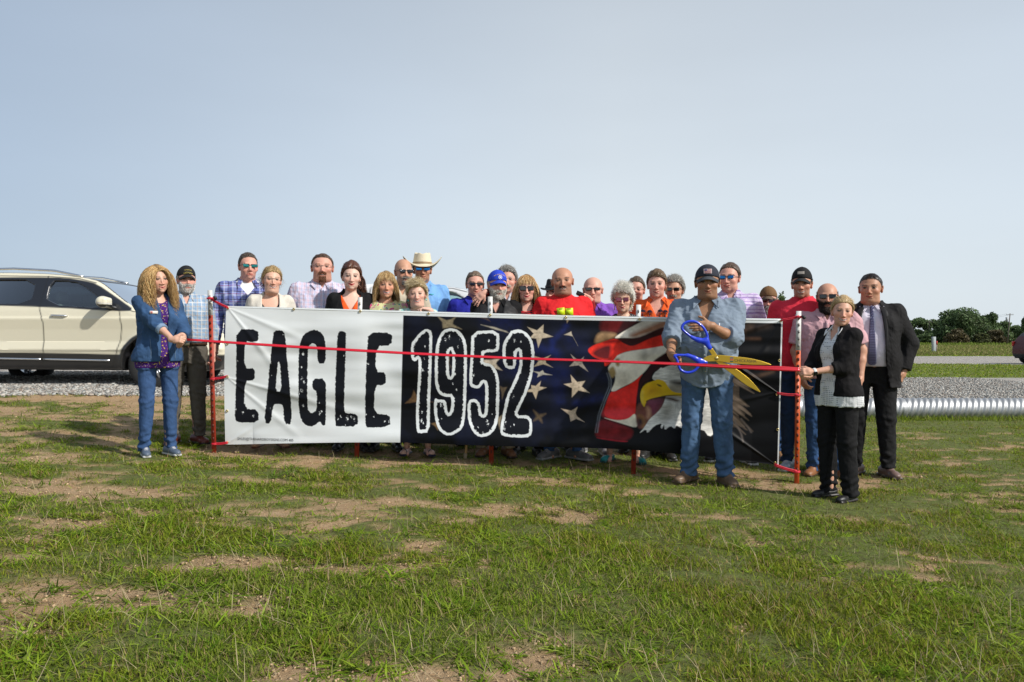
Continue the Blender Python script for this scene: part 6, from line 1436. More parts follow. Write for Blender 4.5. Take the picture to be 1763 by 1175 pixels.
# 16 black hat person -----------------------------------------------------------------------
p = person(957, 474, 7.90, 'person in a black hat almost hidden behind the bald man in red', rig=1.80, skin=PINK, hw=.95, scalp=BLK, turn=-25, arms={1: dict(tow=P(1015, 516, 7.58), dw=(-.75, -.35, .35), nw=(-.3, -.8, -.5), curl=[.7, .9, 1.0, 1.1], polew=(.7, .1, -1))}).body()
p.garment('shirt', cloth('dark_red', (.28, .02, .02)), inf=.012, neck='collar'); p.trousers(BLKC); p.shoes(BLK); p.short_hair(BLK, L=.02, cap=True, n=500); p.wide_hat((.006, .006, .007), (.02, .02, .02), bx=.135, by=.14, up=.008, crown_h=.095)
mb = MB(); c_ = P(999, 506.5, 7.50); mb.box(c_, (.038, .006, .020), euler(0, R(24), 0)); ph = mb.build('mobile_phone', mat('phone', (.010, .006, .007), .2), bevel=.003); tag(ph, 'small black phone held over the shoulder of the bald man in red', 'phone')
mb = MB(); mb.box((c_[0] + .006, c_[1] + .010, c_[2] - .006), (.036, .0035, .020), euler(0, R(24), 0)); o = mb.build('phone_case', mat('phone_case', (.3, .02, .03), .5)); o.parent = ph
a_ = p.arm[1]; W_ = np.array(a_['w']); dn = nrm(W_ - np.array(a_['e'])); g = SDF(W_ - .06, W_ + .06, .004); g.cap(W_ - dn * .035, W_ - dn * .01, .034, .034, k=0); g.plane(dn, dn @ (W_ - dn * .008), .002); g.plane(-dn, -dn @ (W_ - dn * .036), .002); v, q = g.mesh(); link('wristband', fast_mesh('wristband', v, q), cloth('band_dots', (.010, .010, .012), dots=(70, .35, (.6, .6, .6))), p.root)
# 17 purple polo -------------------------------------------------------------------------------
p = person(1021, 477, 7.70, 'bald man with black sunglasses in a purple polo shirt', rig=1.75, skin=(.62, .34, .26), fat=.5, hw=1.12, jaw=1.1, smile=.3, bald=1, scalp=(.45, .38, .33), scalp_a=.5, turn=-1, shoulder=1.02).body()
PU = cloth('purple', (.215, .085, .46)); p.garment('polo_shirt', PU, sleeve='short', v=(1.37, .40), inf=.012); p.collar(PU, .028, size=1.2); p.buttons(BUT, 0, 1.33, 1.37, 2); p.trousers(cloth('khaki', (1, 1, 1)), hem=.45); p.shoes((.22, .22, .23), (.4, .4, .4), 'sneaker', 10, laces=(.3, .3, .3)); p.glasses(shape=.8)
# 18 white haired woman --------------------------------------------------------------------------
p = person(1073, 488, 7.33, 'woman with puffy white hair, rose tinted sunglasses and long earrings', rig=1.79, sex='f', skin=(.62, .38, .27), smile=1.9, hw=.97, turn=-4, lip=(.50, .10, .10), scalp=WHT, stance=.03, toe=(.62, .34, .25)).body()
p.garment('top', cloth('black_dots', (.010, .010, .014), dots=(55, .30, (.5, .5, .5))), sleeve='none', neck='scoop', inf=.010); mb = MB(); mb.tube([(-.11, .01, 1.43), (-.10, -.05, 1.41), (-.07, -.09, 1.38)], .012, 8); mb.build('teal_scarf', cloth('teal', (.01, .25, .30)), p.last, smooth=True)
p.trousers(BLKC, hem=.36, r=.85, stack=0); p.shoes((.0, .28, .29), (.05, .16, .16), 'slip', 22); p.short_hair((.88, .85, .76), hi=(.92, .91, .86), L=.06, t=.022, top=.020, n=3000, comb=(.3, -.2, .2), lift=.8, jit=.8, wid=.0045, curl=.008, var=.2)
p.glasses((.20, .02, .05), frame=(.20, .12, .05), shape=1.15, size=1.08); p.earrings((.35, .33, .15), .05)
# 19 dark red man -----------------------------------------------------------------------------------
p = person(1096, 476, 7.95, 'man with brown hair and glasses in a dark red shirt, behind the white haired woman', skin=PINK, hw=.97, smile=.8, rec=.006, scalp=(.12, .08, .05), brow=BRN, turn=-6).body()
DR = cloth('brick_red', (.38, .040, .025)); p.garment('shirt', DR, v=(1.38, .4)); p.collar(DR, .022); p.trousers(BLKC); p.shoes(BLK); p.short_hair((.10, .065, .04), L=.03, hi=(.2, .15, .1), rec=.004, n=1400, comb=(.6, .6, .2)); p.glasses(frame=(.2, .15, .12), clear=True, shape=.9)
# 20 orange shirt man ------------------------------------------------------------------------------------
p = person(1131, 464, 7.62, 'man with side parted brown hair in a bright orange shirt printed with dark palms', rig=1.765, skin=PINK, hw=1.0, smile=1.9, scalp=(.14, .09, .05), brow=(.12, .07, .04), turn=-3, shoulder=1.0, fat=.1).body()
OR_ = cloth('orange', (.78, .115, .022)); p.garment('shirt', OR_, sleeve='short', v=(1.30, .48), neck='collar', folds=.007, inf=.016); sh = p.last; p.collar(OR_, .040, size=1.6, parent=sh)
for k_, tx in enumerate((-.125, -.065, .03, .075, .14)):       # printed palms
    zt = 1.352 - .006 * (k_ % 2); mb = MB(); y_ = p.fy(tx, zt - .02, .003, .02)
    for a in np.linspace(-.3, 3.44, 9): mb.tube([(tx, y_, zt), (tx + .017 * math.cos(a), y_, zt + .017 * math.sin(a) + .004), (tx + .030 * math.cos(a), y_ + .002, zt + .022 * math.sin(a) - .004)], [.003, .0035, .001], 4, cap=False)
    mb.tube([(tx, y_, zt), (tx - .004, y_, zt - .05)], .0035, 4); o = mb.build('palm_print', mat('print_navy', (.025, .012, .035), .8), sh)
p.trousers(cloth('khaki', (1, 1, 1))); p.shoes((.02, .02, .02)); p.short_hair((.15, .095, .05), hi=(.26, .18, .10), L=.05, t=.010, top=.008, n=1900, comb=(.8, .1, .1), lift=.2, jit=.3, wid=.004)
# 21 grey hair, sunglasses --------------------------------------------------------------------------------
p = person(1162, 474, 7.95, 'man with swept grey hair, dark sunglasses and moustache, right of the orange shirt', rig=1.77, skin=TAN, hw=1.0, smile=.8, scalp=GRY, turn=-8).body()
p.garment('shirt', cloth('tan_shirt', (.42, .15, .07)), v=(1.38, .4)); p.trousers(BLKC); p.shoes(BLK); p.short_hair((.26, .25, .22), hi=(.55, .52, .46), L=.055, t=.013, top=.012, n=2200, comb=(-.2, .7, .5), lift=.4, jit=.4, wid=.004, curl=.003); p.face_hair('mustache', (.40, .36, .30), .012, 500); p.face_hair('chin', (.42, .38, .32), .006, 300); p.glasses(shape=.95)
# 22 man with the scissors ------------------------------------------------------------------------------------
p = person(1217, 451, 6.42, 'big man in navy trucker cap and chambray shirt holding the giant scissors', rig=1.79, skin=(.33, .165, .09), fat=.75, hw=1.13, jaw=1.1, smile=1.9, shoulder=1.22, turn=6, tilt=1, yaw=-4, brow=BLK, scalp=BLK, stubble=(.10, .06, .04), stub_a=.25, stance=.035,
           arms={-1: dict(tow=P(1155, 609, 6.12), dw=(.30, -.45, -.85), nw=(.85, .1, .35), curl=[1.15, 1.2, 1.2, 1.2], polew=(-.35, .8, -.6)), 1: dict(tow=P(1223, 561, 6.10), dw=(-1, -.10, -.06), nw=(-.1, 1, -.05), curl=[.10, .12, .14, .18], thumb=.1, polew=(.9, .3, -.9))}).body()
CH = cloth('chambray', (.195, .245, .31), bump=.45, bs=7, var=.10)
p.garment('shirt', CH, hem=.765, sleeve='rolled', ends={-1: 1.42, 1: 1.32}, v=(1.27, .40), folds=.012, inf=.020, cuff=.05, shirt_tail=.06, sl_r=1.08); sh = p.last; p.collar(CH, .034, size=1.6, parent=sh, h=.04); p.placket(CH, 0, .80, 1.27, .016); p.buttons(mat('pearl', (.7, .7, .68), .25), 0, .84, 1.22, 7, sh)
for sx_ in (-.10, .10):       # chest pockets with pointed flaps
    rows = []
    for x_ in np.linspace(sx_ - .058, sx_ + .058, 9):
        zt = 1.245; zb = 1.205 - .018 * (1 - abs(x_ - sx_) / .058); rows.append([(x_, p.fy(x_, zz, .004, .014), zz) for zz in np.linspace(zt, zb, 4)])
    mb = MB(); mb.sheet(rows); o = mb.build('pocket_flap', CH, sh, smooth=True); sm = o.modifiers.new('s', 'SOLIDIFY'); sm.thickness = .004
mb = MB(); mb.tube([(.105, p.fy(.105, 1.235, .010), 1.225), (.108, p.fy(.108, 1.26, .010), 1.275)], .004, 6); mb.build('pen', mat('pen_white', (.75, .75, .78), .3), sh)
mb = MB(); mb.box((.005, p.fy(.0, 1.25, .014), 1.245), (.026, .010, .014), euler(0, R(-25), 0)); mb.build('hung_sunglasses', mat('frame_k', (.008, .008, .01), .25), sh, bevel=.004)
p.trousers(cloth('jf', (.060, .115, .215), bump=.4, bs=7, var=.38), r=1.03, folds=.009, top=.98, hem=.055, flare=.004, stack=1.3, waist=.0); p.shoes((.16, .10, .06), (.09, .06, .04), 'boot', 26)
p.short_hair(BLK, L=.018, cap=True, n=700); p.cap((.022, .026, .040), brim=(.045, .05, .06), mesh_back=(.42, .44, .46), patch=(.0, .082, .029, .0175, (.52, .42, .42), True))
# 23 lavender man ------------------------------------------------------------------------------------------------
p = person(1258, 452, 7.62, 'tall man in blue mirrored sunglasses and lavender striped shirt, right of the scissors man', skin=PINK, hw=1.03, smile=.9, rec=.010, scalp=(.10, .06, .04), brow=BRN, turn=-14, shoulder=1.08, fat=.25, stance=.02).body()
LV = cloth('lavender', (.56, .48, .66), [(2, 30, .22, (.22, .11, .38), .6), (2, 15, .10, (.16, .07, .30), .7, .4), (0, 20, .12, (.40, .30, .58), .5)]); p.garment('polo_shirt', LV, sleeve='short', v=(1.38, .4), folds=.009, inf=.014); p.collar(LV, .026, size=1.2); p.trousers(BLKC); p.shoes((.015, .015, .017), (.6, .6, .58), 'sneaker', 20)
p.short_hair((.09, .055, .035), hi=(.16, .11, .08), L=.028, rec=.012, t=.006, top=.003, n=1700, comb=(.2, .9, .1)); p.glasses((.02, .16, .42), frame=(.04, .06, .10), metal=.85, rough=.12, shape=.85, wrap=.08)
# 24 brown cap man -------------------------------------------------------------------------------------------------
p = person(1323, 490, 7.95, 'short man with white goatee and sunglasses in a faded brown cap', rig=1.785, skin=PINK, hw=1.0, smile=.3, scalp=GRY, turn=-2, stubble=(.4, .36, .32), stub_a=.3, tilt=3).body()
p.garment('t_shirt', cloth('pale_tee', (.60, .52, .56)), sleeve='short', neck='crew'); p.trousers(jeans('b')); p.shoes((.40, .22, .10)); p.short_hair(GRY, L=.018, cap=True, n=700); p.face_hair('goatee', (.62, .60, .55), .020, 1100, hi=(.4, .36, .3)); p.face_hair('mustache', (.30, .22, .16), .011, 500); p.glasses((.04, .008, .010), shape=.95, size=1.05); p.cap((.16, .085, .035), brim=(.10, .065, .04), mesh_back=(.20, .13, .08))
# 25 red tee black cap ------------------------------------------------------------------------------------------------
p = person(1381, 457, 7.25, 'tall man in a black cap and coral red T shirt, right of the banner end', rig=1.785, skin=(.52, .27, .18), hw=.97, smile=2.3, scalp=BLK, turn=-4, shoulder=1.13, brow=BRN, stubble=(.14, .08, .05), stub_a=.3, fat=.1).body()
p.garment('t_shirt', cloth('coral', (.66, .030, .055)), sleeve='short', neck='crew', folds=.009, inf=.018, hem=.87); p.trousers(jeans('c', (.018, .04, .095)), r=1.02); p.shoes((.36, .42, .48), (.5, .5, .5), 'sneaker', 16, laces=(.6, .6, .6)); p.short_hair(BLK, L=.012, cap=True, n=600); p.cap((.008, .008, .009), patch=(.0, .086, .026, .011, (.30, .27, .24), False))
# 26 pink shirt beard ---------------------------------------------------------------------------------------------------
p = person(1424, 487, 7.0, 'bald man with dark beard and black sunglasses in a faded pink button shirt and jeans', rig=1.752, skin=(.50, .26, .175), fat=.65, hw=1.05, smile=-.3, bald=1, scalp=(.05, .035, .025), scalp_a=.75, turn=2, shoulder=1.15, stubble=(.035, .02, .015), stub_a=.8,
           arms={-1: dict(e=(-.265, .0, 1.12), w=(-.215, -.10, .90), d=(.35, -.25, -1), n=(.8, .5, 0), curl=.5), 1: dict(e=(.285, .03, 1.13), w=(.27, -.04, .90), d=(0, -.2, -1), n=(-1, 0, 0), curl=.5)}).body()
PK = cloth('faded_pink', (.52, .27, .30), [(0, 130, .4, (.58, .42, .45), .5), (2, 130, .4, (.58, .42, .45), .4)]); p.garment('shirt', PK, sleeve='short', v=(1.39, .4), folds=.010, inf=.018, hem=.88, sl_r=1.1, ends={-1: .80, 1: .80}); sh = p.last; p.collar(PK, .020, parent=sh); p.placket(PK, 0, .9, 1.39); p.buttons(BUT, 0, .95, 1.36, 5, sh)
p.trousers(jeans('d', (.035, .085, .20)), r=1.06, folds=.009, hem=.05); p.shoes((.24, .10, .04), (.05, .03, .02), 'boot', 18); p.face_hair('beard', (.022, .013, .010), .016, 2200); p.face_hair('mustache', (.022, .013, .010), .010, 600); p.short_hair((.03, .02, .015), bald=True, L=.008, n=600); p.glasses((.01, .014, .02), shape=.95, size=1.15, wrap=.12, metal=.3)
# 28 suit man ----------------------------------------------------------------------------------------------------------------
p = person(1500, 470, 7.15, 'man in a dark suit with striped navy tie and shaved dark hair, farthest right', rig=1.757, skin=(.44, .225, .14), fat=.45, hw=1.10, jaw=1.08, smile=1.2, scalp=(.025, .016, .012), brow=BLK, shoulder=1.08, turn=-8, yaw=2, stance=.012,
           arms={-1: dict(e=(-.27, .06, 1.13), w=(-.20, -.02, .90), d=(.3, -.2, -1), n=(.8, .3, 0), curl=.5), 1: dict(e=(.300, .06, 1.13), w=(.245, .0, .895), d=(-.25, -.1, -1), n=(-1, .2, 0), curl=.9)}).body()
DSH = cloth('dress_shirt', (.70, .66, .76)); p.garment('shirt', DSH, inf=.006, v=(1.44, .3), hem=.94, sleeve='long', folds=.004, ends={-1: 1.99, 1: 1.99}); sh = p.last; p.collar(DSH, .012, size=1.25, parent=sh, h=.044)
SUIT = cloth('suit', (.0085, .008, .009), rough=.8, bump=.5, var=.15); LAP = cloth('lapel', (.014, .0135, .015), rough=.6, bump=.1)
p.garment('suit_jacket', SUIT, inf=.026, hem=.76, sleeve='long', neck='v', open_=([.74, .88, 1.0, 1.2, 1.38, 1.5], [.16, .125, .105, .100, .075, .06], [-.02, -.01, 0, 0, 0, 0]), folds=.006, flare=.13, sl_r=1.0, ends={-1: 1.93, 1: 1.93}); jk = p.last
tie = cloth('tie', (.018, .02, .09), [(2, 62, .16, (.55, .55, .66), .9)], rot=.9, rough=.45, bump=.1); g = SDF((-.05, -.30, .92), (.05, -.02, 1.50), .0045)
g.cap((0, p.fy(0, 1.43, .008), 1.437), (0, p.fy(0, 1.42, .008), 1.415), .019, .013, k=0, sy=.7)
zs = np.linspace(1.41, .955, 22)
for a, b_ in zip(zs[:-1], zs[1:]):
    wa = .014 + .022 * (1.41 - a) / .45; ya = p.fy(0, a, .006)
    g.box((0, ya, (a + b_) / 2), (wa, .0045, (a - b_) / 2 + .004), .003, k=.006)
g.op(lambda X, Y, Z: .955 + np.abs(X) * 1.0 - Z + 0 * Y - .02, k=.003, mode='i'); v, q = g.mesh(); link('tie', fast_mesh('tie', v, q), tie, sh)
for sd_ in (-1, 1):
    rows = []
    for z_, wi, wo in ((1.44, .058, .090), (1.40, .070, .120), (1.365, .078, .128), (1.355, .080, .108), (1.25, .094, .122), (1.12, .100, .115), (1.0, .104, .107)):
        rows.append([(sd_ * x_, p.fy(sd_ * x_, z_, .005, .016, 'suit_jacket'), z_) for x_ in np.linspace(wi, wo, 5)])
    mb = MB(); mb.sheet(rows); o = mb.build('lapel', LAP, jk, smooth=True); sm = o.modifiers.new('s', 'SOLIDIFY'); sm.thickness = .006; sm.offset = 0
p.trousers(cloth('suit_trouser', (.008, .008, .009), rough=.85), r=1.12, folds=.006, flare=.006, stack=.9); p.belt(mat('black_belt', (.008, .008, .008), .4), .985); p.shoes((.16, .10, .085), (.05, .03, .03), 'shoe', 24)
p.short_hair((.018, .012, .010), L=.006, t=.0015, top=0, n=2200, lift=1.2, comb=(0, .1, .2), wid=.0028, var=.4)
# 27 woman on the right ---------------------------------------------------------------------------------------------------------
p = person(1443, 508, 5.92, 'young woman in black cardigan and trousers holding the right end of the ribbon', rig=1.765, sex='f', skin=(.62, .34, .24), smile=2.4, hw=.98, face=-62, turn=46, roll=4, brow=(.24, .14, .07), lip=(.55, .20, .18), scalp=BLD, fat=.15,
           arms={1: dict(tow=P(1398, 641, 5.79), dw=(-1, -.05, .06), nw=(.1, .9, -.5), curl=[.5, .7, .85, .95], polew=(.8, -.1, -1)), -1: dict(tow=P(1392, 648, 5.88), dw=(-1, -.2, .10), nw=(0, -.6, .6), curl=.8, polew=(-.2, .6, -1))}).body()
p.garment('blouse', cloth('dotted', (.68, .69, .70), dots=(62, .30, (.16, .18, .22))), inf=.012, hem=.80, sleeve='none', neck='v', v=(1.34, .45), flare=.09, shirt_tail=-.03, folds=.006); bl_ = p.last
p.garment('cardigan', cloth('black_knit', (.006, .005, .006), var=.2), inf=.024, hem=.885, sleeve='three', ends={1: 1.36, -1: 1.5}, neck='v', open_=([.85, 1.0, 1.2, 1.40, 1.5], [.065, .075, .07, .06, .05], [0] * 5), folds=.006, shirt_tail=0, flare=.03)
p.collar(cloth('white', (1, 1, 1)), .03, size=1.0, parent=bl_)
p.trousers(BLKC, r=.98, folds=.005, hem=.04, flare=.006, knee=.0); p.shoes((.010, .010, .011), (.02, .015, .015), 'pump', 8)
a_ = p.arm[1]; W_ = np.array(a_['w']); dn = nrm(W_ - np.array(a_['e'])); g = SDF(W_ - .07, W_ + .06, .004); g.cap(W_ - dn * .034, W_ - dn * .008, .0315, .0305, k=0); g.plane(dn, dn @ (W_ - dn * .008), .002); g.plane(-dn, -dn @ (W_ - dn * .032), .002); v, q = g.mesh(); wt = link('watch_strap', fast_mesh('watch_strap', v, q), mat('strap_white', (.72, .74, .74), .4), p.root)
nl = np.array(p.local(np.array(p.root.location) + np.array([0, -1, -.45]))); nl = nrm(nl); mb = MB(); cW = W_ - dn * .02 + nl * .031; tt_ = np.cross(nl, dn); mb.box(cW, (.017, .015, .005), np.stack([dn, tt_, nl], 1)); mb.build('watch_face', mat('watch_black', (.008, .008, .01), .12), wt, bevel=.003)
p.short_hair((.48, .33, .155), hi=(.72, .54, .29), L=.075, t=.008, top=.004, n=1800, comb=(.1, 1, -.05), lift=.06, jit=.12, wid=.004)
r_, nn = p.roots(300, lambda x, y, z: (y > .085) & (z < .045) & (z > .0) & (np.abs(x) < .03)); p.build_hair([p.strands(r_, np.tile([0, 1., -.2], (len(r_), 1)), RNG.uniform(.26, .36, len(r_)), .006, (.56, .41, .20), seg=14, grav=.24, curl=.003, cf=1.2, hi=(.64, .50, .28), jit=.2)], 'ponytail')
# walking cane ------------------------------------------------------------------------------------------------------------------
b0 = P(801, 790, 7.15); b0[2] = gz(b0[0], b0[1]); t0 = P(806, 655, 7.18); mb = MB(); L0 = np.linspace(0, 1, 12)[:, None]; pts = b0 * (1 - L0) + t0 * L0; pts[:, 0] += .006 * np.sin(L0[:, 0] * 9)
hk = [t0 + np.array([.05 * (math.cos(a) - 1) * -1, 0, .05 * math.sin(a)]) for a in np.linspace(0, 2.8, 8)][1:]; mb.tube(np.vstack([pts, hk]), .011, 8)
cn = thing('walking_cane', 'wooden walking cane standing behind the banner below the blue cap man', 'cane', tuple(b0)); mb.v = [v_ - b0 for v_ in mb.v]; mb.build('shaft', mat('cane_wood', (.46, .28, .10), .5, noise=.25, nscale=30), cn, smooth=True); mb = MB(); mb.tube([(0, 0, .0), (.0005, 0, .05)], .016, 10); mb.build('rubber_tip', mat('tip_tan', (.35, .27, .18), .7), cn, smooth=True)
# ================================================================ VEHICLES
def car_paint(name, rough=.3, coat=.6):
    return attr_mat('paint_' + name, rough, .4, coat=coat)
GLASS = None
def glass_mat(name, tint, alpha):
    m, nt, b = new_mat(name); L = nt.links.new; nt.nodes.remove(b)
    t = nt.nodes.new('ShaderNodeBsdfTransparent'); t.inputs[0].default_value = rgb(tint); g = nt.nodes.new('ShaderNodeBsdfGlossy'); g.inputs[0].default_value = (.9, .95, 1, 1); g.inputs[1].default_value = .02
    fr = nt.nodes.new('ShaderNodeFresnel'); fr.inputs[0].default_value = 1.45; ad = nt.nodes.new('ShaderNodeMath'); ad.inputs[1].default_value = alpha; L(fr.outputs[0], ad.inputs[0])
    mx = nt.nodes.new('ShaderNodeMixShader'); L(ad.outputs[0], mx.inputs[0]); L(t.outputs[0], mx.inputs[1]); L(g.outputs[0], mx.inputs[2]); L(mx.outputs[0], nt.nodes['Material Output'].inputs[0]); return m
GL_CLEAR = glass_mat('glass_clear', (.74, .90, .88), .10); GL_DARK = glass_mat('glass_dark', (.02, .025, .03), .05)
ZW = ([.15, .35, .56, .60, .72, .90, 1.06, 1.09, 1.18, 1.28, 1.80], [.92, .955, .965, .985, .955, .968, .990, .972, .960, .935, .70])
def build_suv(name, label, loc, paint, res=.022, scale=1.0, rear=-3.92, fine=True, rz=0, dark_all=False, pil=(.012, .014, .02)):
    root = thing(name, label, 'car', loc, rz); root.scale = (scale,) * 3
    R0 = rear
    sil = np.array([(R0 + .10, .34), (R0, .50), (R0 - .02, .80), (R0 + .03, 1.05), (R0 + .12, 1.28), (R0 + .38, 1.62), (R0 + .50, 1.72), (-2.6, 1.775), (-1.9, 1.765), (-1.45, 1.735), (-1.10, 1.685), (-.88, 1.63), (-.58, 1.42), (-.26, 1.20), (-.10, 1.165), (.30, 1.13), (.70, 1.05), (.90, .95), (.99, .82), (1.02, .60), (.99, .42), (.90, .28), (.45, .26), (-.45, .29), (-2.4, .30), (R0 + .7, .32)], float)
    sil = smooth_poly(sil, 2)
    WR, WX = .375, (0.0, -2.86)
    g = SDF((R0 - .10, -1.06, .12), (1.12, 1.06, 1.84), res)
    Xg = g.ax[0][:, None]; Zg = g.ax[2][None, :]
    XX, ZZ = np.meshgrid(g.ax[0], g.ax[2], indexing='ij')
    P2 = poly_sd(XX, ZZ, sil)
    def halfw(x, z):
        w_ = np.interp(z, *ZW); e = sstep(.35, 1.05, x) * .16 + sstep(R0 + .7, R0, x) * .10; up = sstep(1.2, 1.7, z) * sstep(-.9, -.2, x) * .0
        return w_ - e ** 1.0 - up
    # flare over the wheels
    HW = halfw(XX, ZZ)
    for wx in WX: rr = np.hypot(XX - wx, ZZ - .38); HW = HW + .022 * np.exp(-((rr - .44) / .06) ** 2) * (ZZ < 1.0)
    def shell(X, Y, Z):
        a = P2[:, None, :]; b = (np.abs(Y) - HW[:, None, :]); k = .10; h = np.maximum(k - np.abs(a - b), 0) / k; return np.maximum(a, b) + h * h * k / 4
    g.op(shell, k=0)
    for wx in WX:
        g.op(lambda X, Y, Z, wx=wx: np.maximum(np.hypot(X - wx, Z - .38) - .435, .55 - np.abs(Y)), k=.01, mode='s')
    # cabin: hollow, with openings cut for every window
    cab = np.array([(R0 + .30, 1.10), (R0 + .50, 1.60), (R0 + .6, 1.66), (-2.6, 1.70), (-1.5, 1.68), (-1.0, 1.60), (-.50, 1.28), (-.50, .70), (-1.0, .50), (R0 + .5, .50)], float); PC = poly_sd(XX, ZZ, cab)
    g.op(lambda X, Y, Z: np.maximum(PC[:, None, :], np.abs(Y) - HW[:, None, :] + .065), k=.01, mode='s')
    wins = {'front_side_window': np.array([(-1.585, 1.265), (-1.60, 1.625), (-1.36, 1.625), (-1.18, 1.60), (-.95, 1.46), (-.72, 1.29), (-.72, 1.215)], float),
            'rear_side_window': np.array([(-2.66, 1.29), (-2.58, 1.64), (-1.83, 1.645), (-1.82, 1.275)], float),
            'quarter_window': np.array([(R0 + .55, 1.33), (R0 + .70, 1.58), (-2.76, 1.635), (-2.84, 1.30)], float)}
    wins = {k: smooth_poly(v, 1) for k, v in wins.items()}
    for w_ in wins.values():
        PW = poly_sd(XX, ZZ, w_); g.op(lambda X, Y, Z, PW=PW: np.maximum(PW[:, None, :], .45 - np.abs(Y)), k=.004, mode='s')
    ws = np.array([(-.98, 1.70), (-.98, 1.60), (-.86, 1.585), (-.32, 1.205), (-.15, 1.26), (-.6, 1.6)], float); PWS = poly_sd(XX, ZZ, ws)
    g.op(lambda X, Y, Z: np.maximum(PWS[:, None, :], np.abs(Y) - HW[:, None, :] + .10), k=.004, mode='s')
    v, q = g.mesh(); x, y, z = v.T
    blackP = pil; cl = (.016, .016, .017)
    col = np.tile(np.array(paint, float), (len(v), 1))
    side = np.abs(y) > np.interp(z, *ZW) - .20
    def m_(mask, c_):
        mask = np.clip(mask, 0, 1)[:, None]; col[:] = col * (1 - mask) + np.array(c_) * mask
    house = np.array([(R0 + .45, 1.30), (R0 + .60, 1.62), (-2.7, 1.685), (-1.9, 1.69), (-1.40, 1.68), (-1.10, 1.635), (-.90, 1.585), (-.55, 1.37), (-.25, 1.175), (-.50, 1.165), (-1.5, 1.225), (-2.7, 1.265)], float)
    hs = poly_sd(x, z, smooth_poly(house, 1)); m_((.5 - hs / .015) * side, blackP)
    clad = np.minimum(.555 - .035 * sstep(-2, .3, x) - z, 1) ; m_(clad / .015 + .5, cl)
    for wx in WX: rr = np.hypot(x - wx, z - .38); m_((.50 - rr) / .015 * (rr > .40) * (np.abs(y) > .7), cl)
    m_(((.37 - z) / .015 + .5), cl)
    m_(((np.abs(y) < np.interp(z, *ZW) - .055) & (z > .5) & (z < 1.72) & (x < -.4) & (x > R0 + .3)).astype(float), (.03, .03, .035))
    seam = lambda pts, w_=.006: min_line(x, z, pts) < w_
    dk = (.01, .01, .01)
    for pts in ([(-1.66, 1.70), (-1.665, 1.2), (-1.60, 1.0), (-1.60, .6), (-1.63, .30)], [(-.48, 1.17), (-.44, .95), (-.46, .75), (-.53, .52), (-.60, .30)], [(-2.72, 1.69), (-2.80, 1.2), (-2.78, .95), (-2.50, .72), (-2.44, .30)], [(-1.66, 1.70), (-2.4, 1.71)], [(-1.66, 1.70), (-1.2, 1.668), (-.92, 1.60)], [(-.30, 1.168), (.2, 1.08), (.72, .96)]):
        m_(np.exp(-(min_line(x, z, pts) / (res * .55)) ** 2) * side * .92, dk)
    me_all = (v, q, col)
    fc = v[q].mean(1); cls = np.zeros(len(q), int)
    sideF = np.abs(fc[:, 1]) > np.interp(fc[:, 2], *ZW) - .09
    door = {1: np.array([(-1.66, 1.72), (-1.665, 1.2), (-1.60, 1.0), (-1.60, .6), (-1.63, .30), (-.60, .30), (-.53, .52), (-.46, .75), (-.44, .95), (-.48, 1.17), (-.92, 1.60), (-1.2, 1.668)], float),
            3: np.array([(-2.72, 1.70), (-2.80, 1.2), (-2.78, .95), (-2.50, .72), (-2.44, .30), (-1.63, .30), (-1.60, .6), (-1.60, 1.0), (-1.665, 1.2), (-1.66, 1.72)], float)}
    for k_, pl in door.items():
        ins_ = (poly_sd(fc[:, 0], fc[:, 2], pl) < 0) & sideF; cls[ins_ & (fc[:, 1] < 0)] = k_; cls[ins_ & (fc[:, 1] > 0)] = k_ + 1
    cls[(fc[:, 0] > -.2) & (fc[:, 2] > .98) & (np.abs(fc[:, 1]) < .80)] = 5
    cls[(fc[:, 0] > .55) & (fc[:, 2] < .75)] = 6
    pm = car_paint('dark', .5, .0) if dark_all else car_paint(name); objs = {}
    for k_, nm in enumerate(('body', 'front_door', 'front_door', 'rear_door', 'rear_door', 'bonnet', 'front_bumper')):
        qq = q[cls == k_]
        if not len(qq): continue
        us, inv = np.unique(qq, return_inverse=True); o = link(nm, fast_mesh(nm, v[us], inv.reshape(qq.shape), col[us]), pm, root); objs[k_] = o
    def sidesheet(nm, poly, off, m, sgn, parent, th=0):
        p_ = np.asarray(poly); c_ = p_.mean(0); n = len(p_); rings = 6; V = [(c_[0], sgn * (halfw(c_[0], c_[1]) + off), c_[1])]; T = []; Q = []
        for r_ in range(1, rings + 1):
            for a in p_: s_ = c_ + (a - c_) * r_ / rings; V.append((s_[0], sgn * (float(halfw(s_[0], s_[1])) + off), s_[1]))
        for i in range(n): T.append([0, 1 + i, 1 + (i + 1) % n])
        for r_ in range(rings - 1):
            for i in range(n): a = 1 + r_ * n + i; b = 1 + r_ * n + (i + 1) % n; Q.append([a, a + n, b + n, b])
        mb = MB(); mb.add(V, Q, T); o = mb.build(nm, m, parent, smooth=True)
        return o
    for sgn, kd in ((-1, (1, 3)), (1, (2, 4))):
        fd, rd = objs.get(kd[0], root), objs.get(kd[1], root)
        sidesheet('window_pane', wins['front_side_window'] * 1.0, -.030, GL_DARK if dark_all else GL_CLEAR, sgn, fd); sidesheet('window_pane', wins['rear_side_window'], -.030, GL_DARK if fine or dark_all else GL_CLEAR, sgn, rd); sidesheet('quarter_window', wins['quarter_window'], -.030, GL_DARK, sgn, root)
        if not fine: continue
        CHR = mat('chrome', (.75, .76, .78), .18, 1)
        mb = MB(); xs = np.linspace(-1.60, -.62, 12); mb.tube([(a, sgn * (float(halfw(a, .455)) + .004), .458 - .02 * (a + 1.6)) for a in xs], .016, 8); mb.build('chrome_strip', CHR, fd, smooth=True)
